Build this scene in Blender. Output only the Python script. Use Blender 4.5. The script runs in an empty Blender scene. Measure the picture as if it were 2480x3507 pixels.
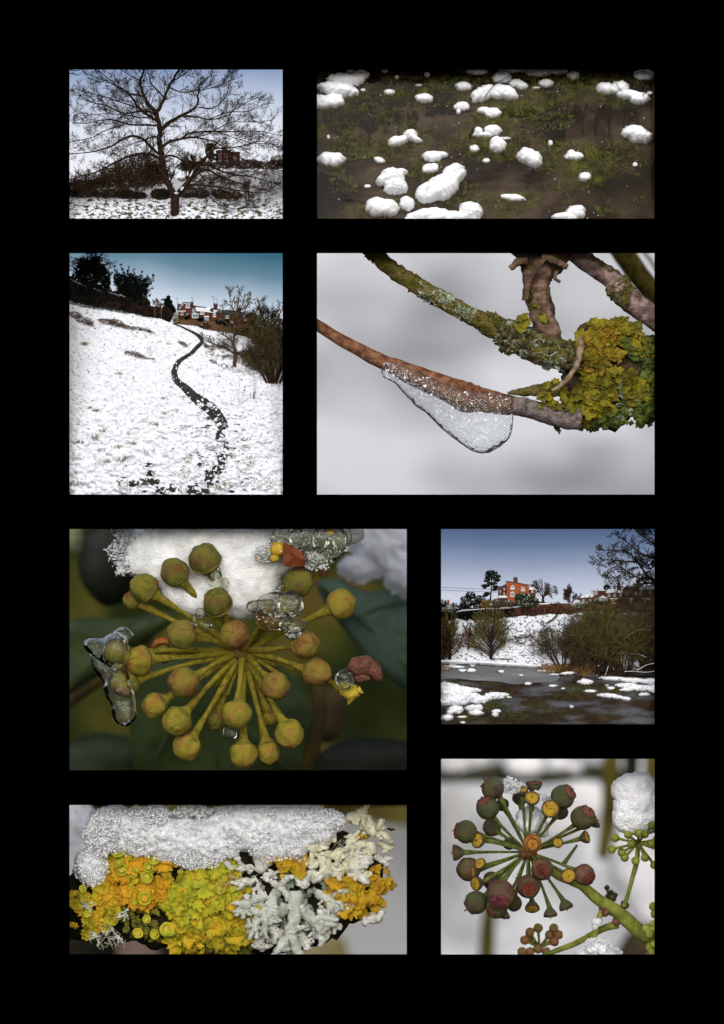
import bpy, math, random
from mathutils import Vector, Matrix, noise
R = math.radians
scene = bpy.context.scene
col = scene.collection
# ---------------------------------------------------------------- camera, sky light, sun, exposure
D = 100.0
EXP = 0.62
cam_d = bpy.data.cameras.new('camera'); cam = bpy.data.objects.new('camera', cam_d); col.objects.link(cam)
cam.location = (0, -D, 0); cam.rotation_euler = (R(90), 0, 0)
cam_d.sensor_fit = 'VERTICAL'; cam_d.lens = 500; cam_d.sensor_height = 500*0.3507
cam_d.sensor_width = cam_d.sensor_height*724/1024
cam_d.clip_start = 1; cam_d.clip_end = 2000
cam_d.dof.use_dof = True; cam_d.dof.focus_distance = D+0.7; cam_d.dof.aperture_fstop = 0.5/1.15
scene.camera = cam
SUN_EL, SUN_AZ = R(26), R(-20)
world = bpy.data.worlds.new('World'); scene.world = world; world.use_nodes = True
wn = world.node_tree.nodes; bg = wn['Background']
skyn = wn.new('ShaderNodeTexSky'); skyn.sky_type = 'NISHITA'; skyn.sun_disc = False
skyn.sun_elevation = SUN_EL; skyn.sun_rotation = R(180)+SUN_AZ; skyn.dust_density = 3.0; skyn.air_density = 1.0
hs = wn.new('ShaderNodeHueSaturation'); hs.inputs['Saturation'].default_value = .42   # overcast: most of the blue is gone
world.node_tree.links.new(skyn.outputs[0], hs.inputs['Color']); world.node_tree.links.new(hs.outputs[0], bg.inputs[0]); bg.inputs[1].default_value = 0.075
sd = bpy.data.lights.new('sun', 'SUN'); sd.energy = 1.5; sd.angle = R(45); sd.color = (1.0, 0.97, 0.93)
sun = bpy.data.objects.new('sun', sd); col.objects.link(sun)
sv = Vector((math.sin(SUN_AZ)*math.cos(SUN_EL), -math.cos(SUN_AZ)*math.cos(SUN_EL), math.sin(SUN_EL)))
sun.rotation_euler = sv.to_track_quat('Z', 'Y').to_euler(); sun.location = sv*60
scene.view_settings.view_transform = 'Standard'; scene.view_settings.look = 'None'
scene.view_settings.exposure = EXP; scene.view_settings.gamma = 1
scene.cycles.use_denoising = True
scene.cycles.max_bounces = 8; scene.cycles.transparent_max_bounces = 12
scene.cycles.caustics_reflective = False; scene.cycles.caustics_refractive = False
# ---------------------------------------------------------------- helpers
def S(h, a=1.0):
    h = h.lstrip('#'); v = [int(h[i:i+2], 16)/255 for i in (0, 2, 4)]
    return tuple(((c/12.92) if c <= .04045 else ((c+.055)/1.055)**2.4)*a for c in v) + (1.0,)
MATS = {}
def nodes(name):
    m = bpy.data.materials.new(name); m.use_nodes = True
    nt = m.node_tree; b = nt.nodes['Principled BSDF']; MATS[name] = m
    return m, nt, b
def mat(name, stops, scale=3, detail=6, rough=.8, bump=0, bscale=12, spec=.3, sss=0, stretch=(1,1,1), rgh=.55, coat=0):
    """stops: list of (position, hex) over a noise field"""
    m, nt, b = nodes(name); L = nt.links
    tc = nt.nodes.new('ShaderNodeTexCoord'); mp = nt.nodes.new('ShaderNodeMapping'); mp.inputs[3].default_value = stretch
    L.new(tc.outputs['Object'], mp.inputs[0])
    if len(stops) > 1:
        n = nt.nodes.new('ShaderNodeTexNoise'); n.inputs['Scale'].default_value = scale; n.inputs['Detail'].default_value = detail; n.inputs['Roughness'].default_value = rgh
        r = nt.nodes.new('ShaderNodeValToRGB'); L.new(mp.outputs[0], n.inputs[0]); L.new(n.outputs[0], r.inputs[0])
        e = r.color_ramp.elements
        while len(e) < len(stops): e.new(.5)
        for k, (p, c) in enumerate(stops): e[k].position = p; e[k].color = S(c)
        L.new(r.outputs[0], b.inputs['Base Color'])
    else: b.inputs['Base Color'].default_value = S(stops[0][1])
    b.inputs['Roughness'].default_value = rough; b.inputs['Specular IOR Level'].default_value = spec
    if sss: b.inputs['Subsurface Weight'].default_value = sss; b.inputs['Subsurface Radius'].default_value = (.12,.12,.14)
    if coat: b.inputs['Coat Weight'].default_value = coat; b.inputs['Coat Roughness'].default_value = .15
    if bump:
        n2 = nt.nodes.new('ShaderNodeTexNoise'); n2.inputs['Scale'].default_value = bscale; n2.inputs['Detail'].default_value = 6
        bp = nt.nodes.new('ShaderNodeBump'); bp.inputs['Strength'].default_value = bump; bp.inputs['Distance'].default_value = .1
        L.new(mp.outputs[0], n2.inputs[0]); L.new(n2.outputs[0], bp.inputs['Height']); L.new(bp.outputs[0], b.inputs['Normal'])
    return m
def sky_mat(name, stops, z0, z1, namt=.15, nscale=.5, xs=0):
    """overcast sky: it gives off its own light; stops run from the horizon (0) to overhead (1)"""
    m, nt, b = nodes(name); L = nt.links; nt.nodes.remove(b)
    tc = nt.nodes.new('ShaderNodeTexCoord'); sp = nt.nodes.new('ShaderNodeSeparateXYZ'); L.new(tc.outputs['Object'], sp.inputs[0])
    mr = nt.nodes.new('ShaderNodeMapRange'); mr.inputs[1].default_value = z0; mr.inputs[2].default_value = z1; L.new(sp.outputs[2], mr.inputs[0])
    n = nt.nodes.new('ShaderNodeTexNoise'); n.inputs['Scale'].default_value = nscale; n.inputs['Detail'].default_value = 3; L.new(tc.outputs['Object'], n.inputs[0])
    a = nt.nodes.new('ShaderNodeMath'); a.operation = 'MULTIPLY_ADD'; a.inputs[1].default_value = namt*2; L.new(n.outputs[0], a.inputs[0])
    a2 = nt.nodes.new('ShaderNodeMath'); a2.operation = 'SUBTRACT'; a2.inputs[1].default_value = namt; L.new(mr.outputs[0], a2.inputs[0]); L.new(a2.outputs[0], a.inputs[2])
    o = a
    if xs:
        xm = nt.nodes.new('ShaderNodeMath'); xm.operation = 'MULTIPLY_ADD'; xm.inputs[1].default_value = xs; L.new(sp.outputs[0], xm.inputs[0]); L.new(a.outputs[0], xm.inputs[2]); o = xm
    r = nt.nodes.new('ShaderNodeValToRGB'); L.new(o.outputs[0], r.inputs[0]); e = r.color_ramp.elements
    while len(e) < len(stops): e.new(.5)
    for k, (p, c) in enumerate(stops): e[k].position = p; e[k].color = S(c)
    em = nt.nodes.new('ShaderNodeEmission'); em.inputs[1].default_value = 2**(-EXP); L.new(r.outputs[0], em.inputs[0])
    L.new(em.outputs[0], nt.nodes['Material Output'].inputs[0]); return m
def ice_mat(name, rough=.05, specks=0, tint='ffffff', sscale=30, bump=.3, bscale=5, ior=1.22):
    m, nt, b = nodes(name); L = nt.links
    b.inputs['Base Color'].default_value = S(tint); b.inputs['Transmission Weight'].default_value = 1; b.inputs['IOR'].default_value = ior
    b.inputs['Roughness'].default_value = rough
    tc = nt.nodes.new('ShaderNodeTexCoord')
    n2 = nt.nodes.new('ShaderNodeTexNoise'); n2.inputs['Scale'].default_value = bscale; bp = nt.nodes.new('ShaderNodeBump'); bp.inputs['Strength'].default_value = bump; bp.inputs['Distance'].default_value = .15
    L.new(tc.outputs['Object'], n2.inputs[0]); L.new(n2.outputs[0], bp.inputs['Height']); L.new(bp.outputs[0], b.inputs['Normal'])
    if specks:
        v = nt.nodes.new('ShaderNodeTexNoise'); v.inputs['Scale'].default_value = sscale; v.inputs['Detail'].default_value = 3; L.new(tc.outputs['Object'], v.inputs[0])
        r = nt.nodes.new('ShaderNodeValToRGB'); r.color_ramp.elements[0].position = 1-specks; r.color_ramp.elements[0].color = (1,1,1,1)
        r.color_ramp.elements[1].position = min(1, 1-specks+.08); r.color_ramp.elements[1].color = (0,0,0,1)
        L.new(v.outputs[0], r.inputs[0]); L.new(r.outputs[0], b.inputs['Transmission Weight'])
    return m
def clear_mat(name, clear=.6, white=.1, rough=.08, ior=1.2, bump=.4, bscale=5, tint='ffffff', speck=0, sscale=20):
    """bubbly ice: part straight see-through, part refracting, part milky, with a wet gloss"""
    m, nt, b = nodes(name); L = nt.links; N = nt.nodes
    b.inputs['Base Color'].default_value = S(tint); b.inputs['Transmission Weight'].default_value = 1; b.inputs['IOR'].default_value = ior; b.inputs['Roughness'].default_value = rough
    tc = N.new('ShaderNodeTexCoord'); n2 = N.new('ShaderNodeTexNoise'); n2.inputs['Scale'].default_value = bscale; bp = N.new('ShaderNodeBump'); bp.inputs['Strength'].default_value = bump; bp.inputs['Distance'].default_value = .15
    L.new(tc.outputs['Object'], n2.inputs[0]); L.new(n2.outputs[0], bp.inputs['Height']); L.new(bp.outputs[0], b.inputs['Normal'])
    t = N.new('ShaderNodeBsdfTransparent'); t.inputs[0].default_value = S(tint); mx = N.new('ShaderNodeMixShader'); mx.inputs[0].default_value = clear; L.new(b.outputs[0], mx.inputs[1]); L.new(t.outputs[0], mx.inputs[2])
    d = N.new('ShaderNodeBsdfDiffuse'); d.inputs[0].default_value = S('f2f4f8'); m2 = N.new('ShaderNodeMixShader'); m2.inputs[0].default_value = white; L.new(mx.outputs[0], m2.inputs[1]); L.new(d.outputs[0], m2.inputs[2])
    if speck:
        v = N.new('ShaderNodeTexNoise'); v.inputs['Scale'].default_value = sscale; v.inputs['Detail'].default_value = 4; r = N.new('ShaderNodeMapRange'); r.inputs[1].default_value = 1-speck; r.inputs[2].default_value = 1-speck+.1; r.inputs[3].default_value = white; r.inputs[4].default_value = .9
        L.new(tc.outputs['Object'], v.inputs[0]); L.new(v.outputs[0], r.inputs[0]); L.new(r.outputs[0], m2.inputs[0])
    g = N.new('ShaderNodeBsdfGlossy'); g.inputs['Roughness'].default_value = .05; L.new(bp.outputs[0], g.inputs['Normal']); lw = N.new('ShaderNodeFresnel'); lw.inputs[0].default_value = 1.31; L.new(bp.outputs[0], lw.inputs['Normal'])
    m3 = N.new('ShaderNodeMixShader'); L.new(lw.outputs[0], m3.inputs[0]); L.new(m2.outputs[0], m3.inputs[1]); L.new(g.outputs[0], m3.inputs[2]); L.new(m3.outputs[0], N['Material Output'].inputs[0]); return m
def water_mat(name, tint, murk, fac, film=None, ripple=.15, gloss=.25):
    """shallow brown flood water: see-through, a little murky, mirror gloss; film: grey patches for thin ice skins and painted reflections"""
    m, nt, b = nodes(name); L = nt.links; N = nt.nodes; nt.nodes.remove(b)
    tc = N.new('ShaderNodeTexCoord'); mp = N.new('ShaderNodeMapping'); mp.inputs[3].default_value = (.55,1,2.6); L.new(tc.outputs['Object'], mp.inputs[0])
    n2 = N.new('ShaderNodeTexNoise'); n2.inputs['Scale'].default_value = 2; bp = N.new('ShaderNodeBump'); bp.inputs['Strength'].default_value = ripple; bp.inputs['Distance'].default_value = .1; L.new(mp.outputs[0], n2.inputs[0]); L.new(n2.outputs[0], bp.inputs['Height'])
    t = N.new('ShaderNodeBsdfTransparent'); t.inputs[0].default_value = S(tint); d = N.new('ShaderNodeBsdfDiffuse'); d.inputs[0].default_value = S(murk); mx = N.new('ShaderNodeMixShader'); mx.inputs[0].default_value = fac; L.new(t.outputs[0], mx.inputs[1]); L.new(d.outputs[0], mx.inputs[2]); o = mx
    if film:
        ns = N.new('ShaderNodeTexNoise'); ns.inputs['Scale'].default_value = 1.3; ns.inputs['Detail'].default_value = 6; L.new(mp.outputs[0], ns.inputs[0]); mr = N.new('ShaderNodeMapRange'); mr.inputs[1].default_value = .47; mr.inputs[2].default_value = .64; mr.inputs[4].default_value = .75; L.new(ns.outputs[0], mr.inputs[0])
        f = N.new('ShaderNodeBsdfDiffuse'); f.inputs[0].default_value = S(film); m4 = N.new('ShaderNodeMixShader'); L.new(mr.outputs[0], m4.inputs[0]); L.new(mx.outputs[0], m4.inputs[1]); L.new(f.outputs[0], m4.inputs[2]); o = m4
    g = N.new('ShaderNodeBsdfGlossy'); g.inputs['Roughness'].default_value = .04; L.new(bp.outputs[0], g.inputs['Normal']); fr = N.new('ShaderNodeFresnel'); fr.inputs[0].default_value = 1.33; L.new(bp.outputs[0], fr.inputs['Normal'])
    m3 = N.new('ShaderNodeMixShader'); gm = N.new('ShaderNodeMath'); gm.operation = 'MULTIPLY'; gm.inputs[1].default_value = gloss; L.new(fr.outputs[0], gm.inputs[0]); L.new(gm.outputs[0], m3.inputs[0]); L.new(o.outputs[0], m3.inputs[1]); L.new(g.outputs[0], m3.inputs[2]); L.new(m3.outputs[0], N['Material Output'].inputs[0]); return m
class MB:
    def __init__(s): s.v = []; s.f = []
    def add(s, vs, fs):
        o = len(s.v); s.v += [tuple(x) for x in vs]; s.f += [tuple(i+o for i in f) for f in fs]
ORG = {}
def thing(name, label, cat, base, group=None):
    o = bpy.data.objects.new(name, None); col.objects.link(o); o.location = base; o.empty_display_size = .2
    o['label'] = label; o['category'] = cat
    if group: o['group'] = group
    ORG[o.name] = Vector(base); return o
def build(name, mb, m, parent=None, base=None, smooth=True, label=None, cat=None, group=None, kind=None):
    org = ORG[parent.name] if parent else Vector(base if base is not None else (0,0,0))
    me = bpy.data.meshes.new(name)
    me.from_pydata([(x-org.x, y-org.y, z-org.z) for x, y, z in mb.v], [], mb.f); me.update()
    if smooth: me.polygons.foreach_set('use_smooth', [True]*len(me.polygons))
    for mm in (m if isinstance(m, (list, tuple)) else [m]): me.materials.append(mm)
    o = bpy.data.objects.new(name, me); col.objects.link(o)
    if parent: o.parent = parent
    else: o.location = org
    ORG[o.name] = org
    if label: o['label'] = label
    if cat: o['category'] = cat
    if group: o['group'] = group
    if kind: o['kind'] = kind
    return o
def tube(mb, pts, rad, n=6, cap=True, nz=0, seed=0, nsc=3.0):
    pts = [Vector(p) for p in pts]; m = len(pts)
    if not isinstance(rad, (list, tuple)): rad = [rad]*m
    vs = []; ref = Vector((0, 1, 0)); 
    for i, p in enumerate(pts):
        t = (pts[min(i+1, m-1)]-pts[max(i-1, 0)])
        if t.length < 1e-9: t = Vector((0,0,1))
        t.normalize()
        if abs(t.dot(ref)) > .93: ref = Vector((1, 0, .3)).normalized()
        a = t.cross(ref).normalized(); b = a.cross(t)
        ref = b if abs(b.dot(t)) < .5 else ref
        for k in range(n):
            an = 2*math.pi*k/n; dv = a*math.cos(an)+b*math.sin(an); r = rad[i]
            if nz: q = p+dv*r; r *= 1+nz*(noise.noise(q*nsc+Vector((seed,0,0)))+.5*noise.noise(q*nsc*2.7))
            vs.append(p+dv*r)
    fs = [(i*n+k, i*n+(k+1)%n, (i+1)*n+(k+1)%n, (i+1)*n+k) for i in range(m-1) for k in range(n)]
    if cap:
        fs.append(tuple(range(n-1, -1, -1))); fs.append(tuple((m-1)*n+k for k in range(n)))
    mb.add(vs, fs)
def smooth_path(pts, n=4):
    """Catmull-Rom through tuples of any length"""
    out = []; m = len(pts)
    for i in range(m-1):
        p0, p1, p2, p3 = pts[max(i-1,0)], pts[i], pts[i+1], pts[min(i+2,m-1)]
        for k in range(n):
            t = k/n; t2 = t*t; t3 = t2*t
            out.append(tuple(.5*((2*b)+(-a+c)*t+(2*a-5*b+4*c-e)*t2+(-a+3*b-3*c+e)*t3) for a,b,c,e in zip(p0,p1,p2,p3)))
    out.append(tuple(pts[-1])); return out
_ico = {}
def ico(sub):
    if sub not in _ico:
        import bmesh
        bm = bmesh.new(); bmesh.ops.create_icosphere(bm, subdivisions=sub, radius=1)
        _ico[sub] = ([v.co.copy() for v in bm.verts], [tuple(v.index for v in f.verts) for f in bm.faces]); bm.free()
    return _ico[sub]
def blob(mb, c, r, sub=3, nz=.12, nsc=1.5, seed=0, sq=(1,1,1), rot=None):
    vs, fs = ico(sub); c = Vector(c); out = []
    for v in vs:
        k = 1+nz*(noise.noise(v*nsc+Vector((seed*7.3, seed, 0)))+.5*noise.noise(v*nsc*2.5+Vector((seed, 3, 0))))
        q = Vector((v.x*sq[0], v.y*sq[1], v.z*sq[2]))*k*r
        if rot: q = rot @ q
        out.append(c+q)
    mb.add(out, fs)
def lathe(mb, c, axis, prof, n=16, nz=0, seed=0, ridge=0, nr=5):
    """prof: list of (radius, height along axis)"""
    ax = Vector(axis).normalized(); q = ax.to_track_quat('Z', 'Y').to_matrix(); c = Vector(c); vs = []
    for r, h in prof:
        for k in range(n):
            a = 2*math.pi*k/n; rr = r*(1+ridge*math.cos(nr*a))
            p = Vector((rr*math.cos(a), rr*math.sin(a), h))
            if nz: p *= 1+nz*noise.noise(p*6/(abs(prof[len(prof)//2][0])+.01)*.3+Vector((seed*5.1,0,0)))
            vs.append(c+q@p)
    m = len(prof)
    fs = [(i*n+k, i*n+(k+1)%n, (i+1)*n+(k+1)%n, (i+1)*n+k) for i in range(m-1) for k in range(n)]
    fs += [tuple(range(n-1,-1,-1)), tuple((m-1)*n+k for k in range(n))]
    mb.add(vs, fs)
class Panel:
    """a miniature set behind one window; u, v run across and down the window, d is the distance behind it"""
    def __init__(s, ox, oy, k, win): s.ox, s.oy, s.k, s.win = ox, oy, k, win; s.w = k/100
    def p(s, u, v, d=.5):
        x = (s.ox+u*s.k-1240)/100; z = (1753.5-s.oy-v*s.k)/100; f = (D+d)/D
        return Vector((x*f, d, z*f))
def box(mb, pn, u0, u1, v0, v1, d0, d1):
    vs = [pn.p(u, v, d0) for u, v in ((u0,v1),(u1,v1),(u1,v0),(u0,v0))]; off = Vector((0, d1-d0, 0)); vs += [a+off for a in vs]
    mb.add(vs, [(0,1,2,3),(5,4,7,6),(4,0,3,7),(1,5,6,2),(3,2,6,7),(4,5,1,0)])
def prism(mb, pn, pts, d0, th, sk=(0,0)):
    """outline in window units, from depth d0 back by th; sk shifts the back outline"""
    n = len(pts); f = [pn.p(u, v, d0) for u, v in pts]; b = [pn.p(u+sk[0], v+sk[1], d0)+Vector((0, th, 0)) for u, v in pts]
    mb.add(f+b, [tuple(range(n)), tuple(range(2*n-1, n-1, -1))]+[(i, i+n, (i+1)%n+n, (i+1)%n) for i in range(n)])
def sheet(mb, pn, u0, u1, vt, vb, nu, nv, dfun, disp=None):
    vs = []
    for j in range(nv+1):
        for i in range(nu+1):
            u = u0+(u1-u0)*i/nu; a = vt(u) if callable(vt) else vt; b = vb(u) if callable(vb) else vb
            v = a+(b-a)*j/nv; dd = dfun(u, v); q = pn.p(u, v, dd)
            if disp: q = q+disp(u, v, q)
            vs.append(q)
    w = nu+1
    mb.add(vs, [(j*w+i, (j+1)*w+i, (j+1)*w+i+1, j*w+i+1) for j in range(nv) for i in range(nu)])
def lerpt(tab):
    def f(x):
        if x <= tab[0][0]: return tab[0][1]
        for (a, b), (c, e) in zip(tab, tab[1:]):
            if x <= c: return b+(e-b)*(x-a)/(c-a)
        return tab[-1][1]
    return f
def hf(mb, pn, ells, H, dfun, step=5, seed=0, rough=.12, up=.35, nsc=1.0, rag=.25, sink=.04, pw=.55):
    """a rounded snow heap standing out from the surface dfun; ells: (u, v, ru, rv, turn)"""
    E = [(e+(0,))[:5] for e in ells]
    u0 = min(e[0]-max(e[2],e[3])*1.35 for e in E); u1 = max(e[0]+max(e[2],e[3])*1.35 for e in E)
    v0 = min(e[1]-max(e[2],e[3])*1.35 for e in E); v1 = max(e[1]+max(e[2],e[3])*1.35 for e in E)
    m = max(3, int((u1-u0)/step)); n = max(3, int((v1-v0)/step)); sc = sum(min(e[2],e[3]) for e in E)/len(E)
    val = []; vs = []
    for j in range(n+1):
        for i in range(m+1):
            u = u0+(u1-u0)*i/m; v = v0+(v1-v0)*j/n
            q = Vector((u/sc*nsc, v/sc*nsc, seed*3.7))
            gs = []
            nn = noise.noise(q*1.2)*rag+noise.noise(q*3.1)*rag*.5+noise.noise(q*8)*rag*.22
            for cu, cv, ru, rv, t in E:
                c_, s_ = math.cos(R(t)), math.sin(R(t)); x = (u-cu)*c_+(v-cv)*s_; y = -(u-cu)*s_+(v-cv)*c_
                g = 1-((x/ru)**2+(y/rv)**2)+nn
                gs.append((g, min(ru, rv)/sc))
            f = max(g for g, _ in gs); kk = 5.0
            hh = max(0, math.log(sum(math.exp(kk*max(-1.5, g)*w_) for g, w_ in gs))/kk) if len(gs) > 1 else max(0, f)
            hh *= min(1, max(0, f)*6)**.5 if len(gs) > 1 else 1
            val.append(f)
            h = H*(hh**pw)*(1+rough*(noise.noise(q*2.2)+.6*noise.noise(q*6))) if f > 0 else -sink
            b = pn.p(u, v, dfun(u, v)); vs.append(b+Vector((0, -h, h*up if h > 0 else 0)))
    w = m+1; fs = []; use = {}
    for j in range(n):
        for i in range(m):
            ids = (j*w+i, (j+1)*w+i, (j+1)*w+i+1, j*w+i+1)
            if max(val[k] for k in ids) > 0: fs.append(tuple(use.setdefault(k, len(use)) for k in ids))
    out = [None]*len(use)
    for k, t in use.items(): out[t] = vs[k]
    mb.add(out, fs)
def rotv(d, ang, rng):
    ax = d.cross(Vector((rng.uniform(-1,1), rng.uniform(-1,1), rng.uniform(-1,1))))
    if ax.length < 1e-6: return d
    return Matrix.Rotation(ang, 3, ax.normalized()) @ d
def grow(A, B, p, d, L, r, lvl, rng, P):
    n = P.get('nseg', 5); pts = [p]; d = d.normalized(); dirs = [d]
    for i in range(n):
        d = (d+Vector((rng.gauss(0,1), rng.gauss(0,1), rng.gauss(0,1)))*P['wig']+Vector((0,0,P['up'][min(lvl, len(P['up'])-1)]))).normalized()
        s = d*L/n; s.y *= P.get('ysq', .6); p = p+s; pts.append(p); dirs.append(d)
    rm = P.get('rmin', .004); e = P.get('taper', .45)
    rad = [max(rm, r*(1-(1-e)*i/n)) for i in range(n+1)]
    tube(A if lvl < P.get('alv', 2) else B, pts, rad, n=6 if lvl == 0 else (4 if lvl < 2 else 3), cap=False)
    if lvl >= P['max']: return
    k = P['kids'][min(lvl, len(P['kids'])-1)]
    for i in range(k):
        t = P.get('t0', .25)+(1-P.get('t0', .25))*(i+rng.random())/k; x = t*n; j = min(n-1, int(x)); q = pts[j].lerp(pts[j+1], x-j)
        cd = rotv(dirs[j], R(rng.uniform(*P['ang'])), rng); 
        grow(A, B, q, cd, L*P['lf']*rng.uniform(.7,1.2)*(1.15-.55*t), max(rm, rad[j]*P['rf']), lvl+1, rng, P)
def shoots(B, path, rad, rng, every, L, P, d0=None, side=None):
    """sprays of side branches along a traced limb (world points)"""
    acc = 0; lp = len(path)
    for i in range(1, lp):
        seg = path[i]-path[i-1]; acc += seg.length; t = i/lp
        while acc > every:
            acc -= every; q = path[i-1].lerp(path[i], rng.random())
            cd = rotv(seg.normalized(), R(rng.uniform(25, 70)), rng)
            grow(B, B, q, cd, L*rng.uniform(.5, 1.25)*(1.1-.35*t), max(P['rmin'], rad*(1-.7*t)*.45), 1, rng, P)
def leafcloud(mb, ells, n, size, rng, pn=None, flat=.0, elong=1.0):
    """small leaf faces filling ellipsoids (centre, (rx,ry,rz)) of world size"""
    tot = sum(e[1][0]*e[1][2] for e in ells)
    for c, r in ells:
        for _ in range(max(3, int(n*r[0]*r[2]/tot))):
            while 1:
                q = Vector((rng.uniform(-1,1), rng.uniform(-1,1), rng.uniform(-1,1)))
                if q.length <= 1: break
            q *= (q.length**-.35 if q.length > .05 else 1)
            p = Vector(c)+Vector((q.x*r[0], q.y*r[1], q.z*r[2])); s = size*rng.uniform(.5, 1.4)
            a = Vector((rng.gauss(0,1), rng.gauss(0,1), rng.gauss(0,1))).normalized()*s*elong; b = a.cross(Vector((rng.gauss(0,1), rng.gauss(0,1), rng.gauss(0,1)))).normalized()*s*.6
            mb.add([p-a, p+b, p+a, p-b], [(0,1,2,3)])
def tuft(mb, base, h, n, rng, spread=.5, w=.012, lean=(0,0)):
    for _ in range(n):
        a = rng.uniform(0, 6.283); s = rng.uniform(0, spread)*h; b = Vector(base)+Vector((math.cos(a)*s*.5, -abs(math.sin(a))*s*.2, 0))
        t = b+Vector((math.cos(a)*s*1.3+lean[0]*h, -rng.uniform(0,.6)*s, h*rng.uniform(.4,1)+lean[1]*h)); m_ = b.lerp(t, .55)+Vector((0, -.02, h*.12))
        x = Vector((w, w*.4, 0)); mb.add([b-x, b+x, m_+x*.7, t, m_-x*.7], [(0,1,2,4), (4,2,3)])
def flake(mb, c, size, nrm, rng, lobes=6, th=.05, deep=.35, curl=.25, n=28):
    """a lobed, curled lichen flake"""
    q = Vector(nrm).normalized().to_track_quat('Z', 'Y').to_matrix() @ Matrix.Rotation(rng.uniform(0, 6.28), 3, 'Z'); c = Vector(c)
    ph = rng.uniform(0, 6); sx = rng.uniform(.65, 1); vs = [c+q@Vector((0,0,0))]; rr = []
    for k in range(n):
        a = 2*math.pi*k/n
        rr.append(size*(1-deep*(abs(math.sin(lobes*a/2+ph))**.7)*rng.uniform(.6,1.2)+.18*math.sin(a*2+ph*3))*rng.uniform(.93,1.07))
    rings = [(.35, .04), (.7, .02), (1, curl), (.97, curl-th/size), (.5, -th/size-.05)]
    for f, h in rings:
        for k in range(n):
            a = 2*math.pi*k/n; r = rr[k]*f
            hh = h*size+size*.12*noise.noise(Vector((math.cos(a)*2, math.sin(a)*2, ph*3+f)))*f
            vs.append(c+q@Vector((r*math.cos(a)*sx, r*math.sin(a), hh)))
    fs = [(0, 1+k, 1+(k+1)%n) for k in range(n)]
    for i in range(len(rings)-1):
        o = 1+i*n; fs += [(o+k, o+n+k, o+n+(k+1)%n, o+(k+1)%n) for k in range(n)]
    mb.add(vs, fs)
def crystal(mb, c, r, rng, el=1.6):
    """one faceted grain of ice"""
    a = Vector((rng.gauss(0,1), rng.gauss(0,1), rng.gauss(0,1))).normalized(); b = a.cross(Vector((.3,.5,.8))).normalized(); e = a.cross(b); c = Vector(c)
    ring = [c+(b*math.cos(t)+e*math.sin(t))*r*rng.uniform(.7,1.1)+a*rng.uniform(-.3,.3)*r for t in (0, 1.25, 2.5, 3.8, 5)]
    mb.add(ring+[c+a*r*el, c-a*r*el*.8], [(i, (i+1)%5, 5) for i in range(5)]+[((i+1)%5, i, 6) for i in range(5)])
def inpoly(u, v, poly):
    c = False; j = len(poly)-1
    for i in range(len(poly)):
        (a, b), (e, f) = poly[i], poly[j]
        if (b > v) != (f > v) and u < (e-a)*(v-b)/(f-b)+a: c = not c
        j = i
    return c
def strip(mb, pts, pn, dfun, off, rng, jag=.25, n=8, vm=None):
    q = smooth_path(pts, n); L = []; Rr = []; M_ = []
    for i, (u, v, w) in enumerate(q):
        a = q[max(0, i-1)]; b = q[min(len(q)-1, i+1)]; tx, ty = b[0]-a[0], b[1]-a[1]; l = math.hypot(tx, ty) or 1; nx, ny = -ty/l, tx/l
        w1 = w*(1+rng.uniform(-jag, jag)); w2 = w*(1+rng.uniform(-jag, jag))
        for S_, ww, sg in ((L, w1, -1), (Rr, w2, 1)):
            uu, vv = u+nx*ww*sg, v+ny*ww*sg; S_.append(pn.p(uu, vv, dfun(uu, vv)-off))
        M_.append(pn.p(u, v, dfun(u, v)-off*.6))
    m = len(q); vs = L+M_+Rr
    mb.add(vs, [(i, i+1, m+i+1, m+i) for i in range(m-1)]+[(m+i, m+i+1, 2*m+i+1, 2*m+i) for i in range(m-1)])
def patch(mb, pn, u, v, ru, rv, dfun, off, rng, n=22, jag=.35):
    ph = rng.random()*9; vs = [pn.p(u, v, dfun(u, v)-off)]
    for k in range(n):
        a = 6.2832*k/n; r = 1+jag*(2*noise.noise(Vector((math.cos(a)*1.5, math.sin(a)*1.5, ph)))+rng.uniform(-.5,.5)*.8); uu, vv = u+ru*r*math.cos(a), v+rv*r*math.sin(a)
        vs.append(pn.p(uu, vv, dfun(uu, vv)-off))
    mb.add(vs, [(0, 1+(k+1)%n, 1+k) for k in range(n)])
P1 = Panel(228, 228, .4618, (238, 968, 238, 748.7)); P2 = Panel(1076, 228, .7241, (1086, 2242, 238, 748.7))
P3 = Panel(228, 857, .4618, (238, 968, 867, 1693.6)); P4 = Panel(1076, 857, .7241, (1086, 2242, 867, 1693.6))
P5 = Panel(228, 1802, .7235, (238, 1393, 1812, 2638.3)); P6 = Panel(1501, 1802, .4624, (1511, 2242, 1812, 2480.7))
P7 = Panel(228, 2747, .7235, (238, 1393, 2757, 3268.5)); P8 = Panel(1501, 2589, .4624, (1511, 2242, 2599, 3269))
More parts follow.
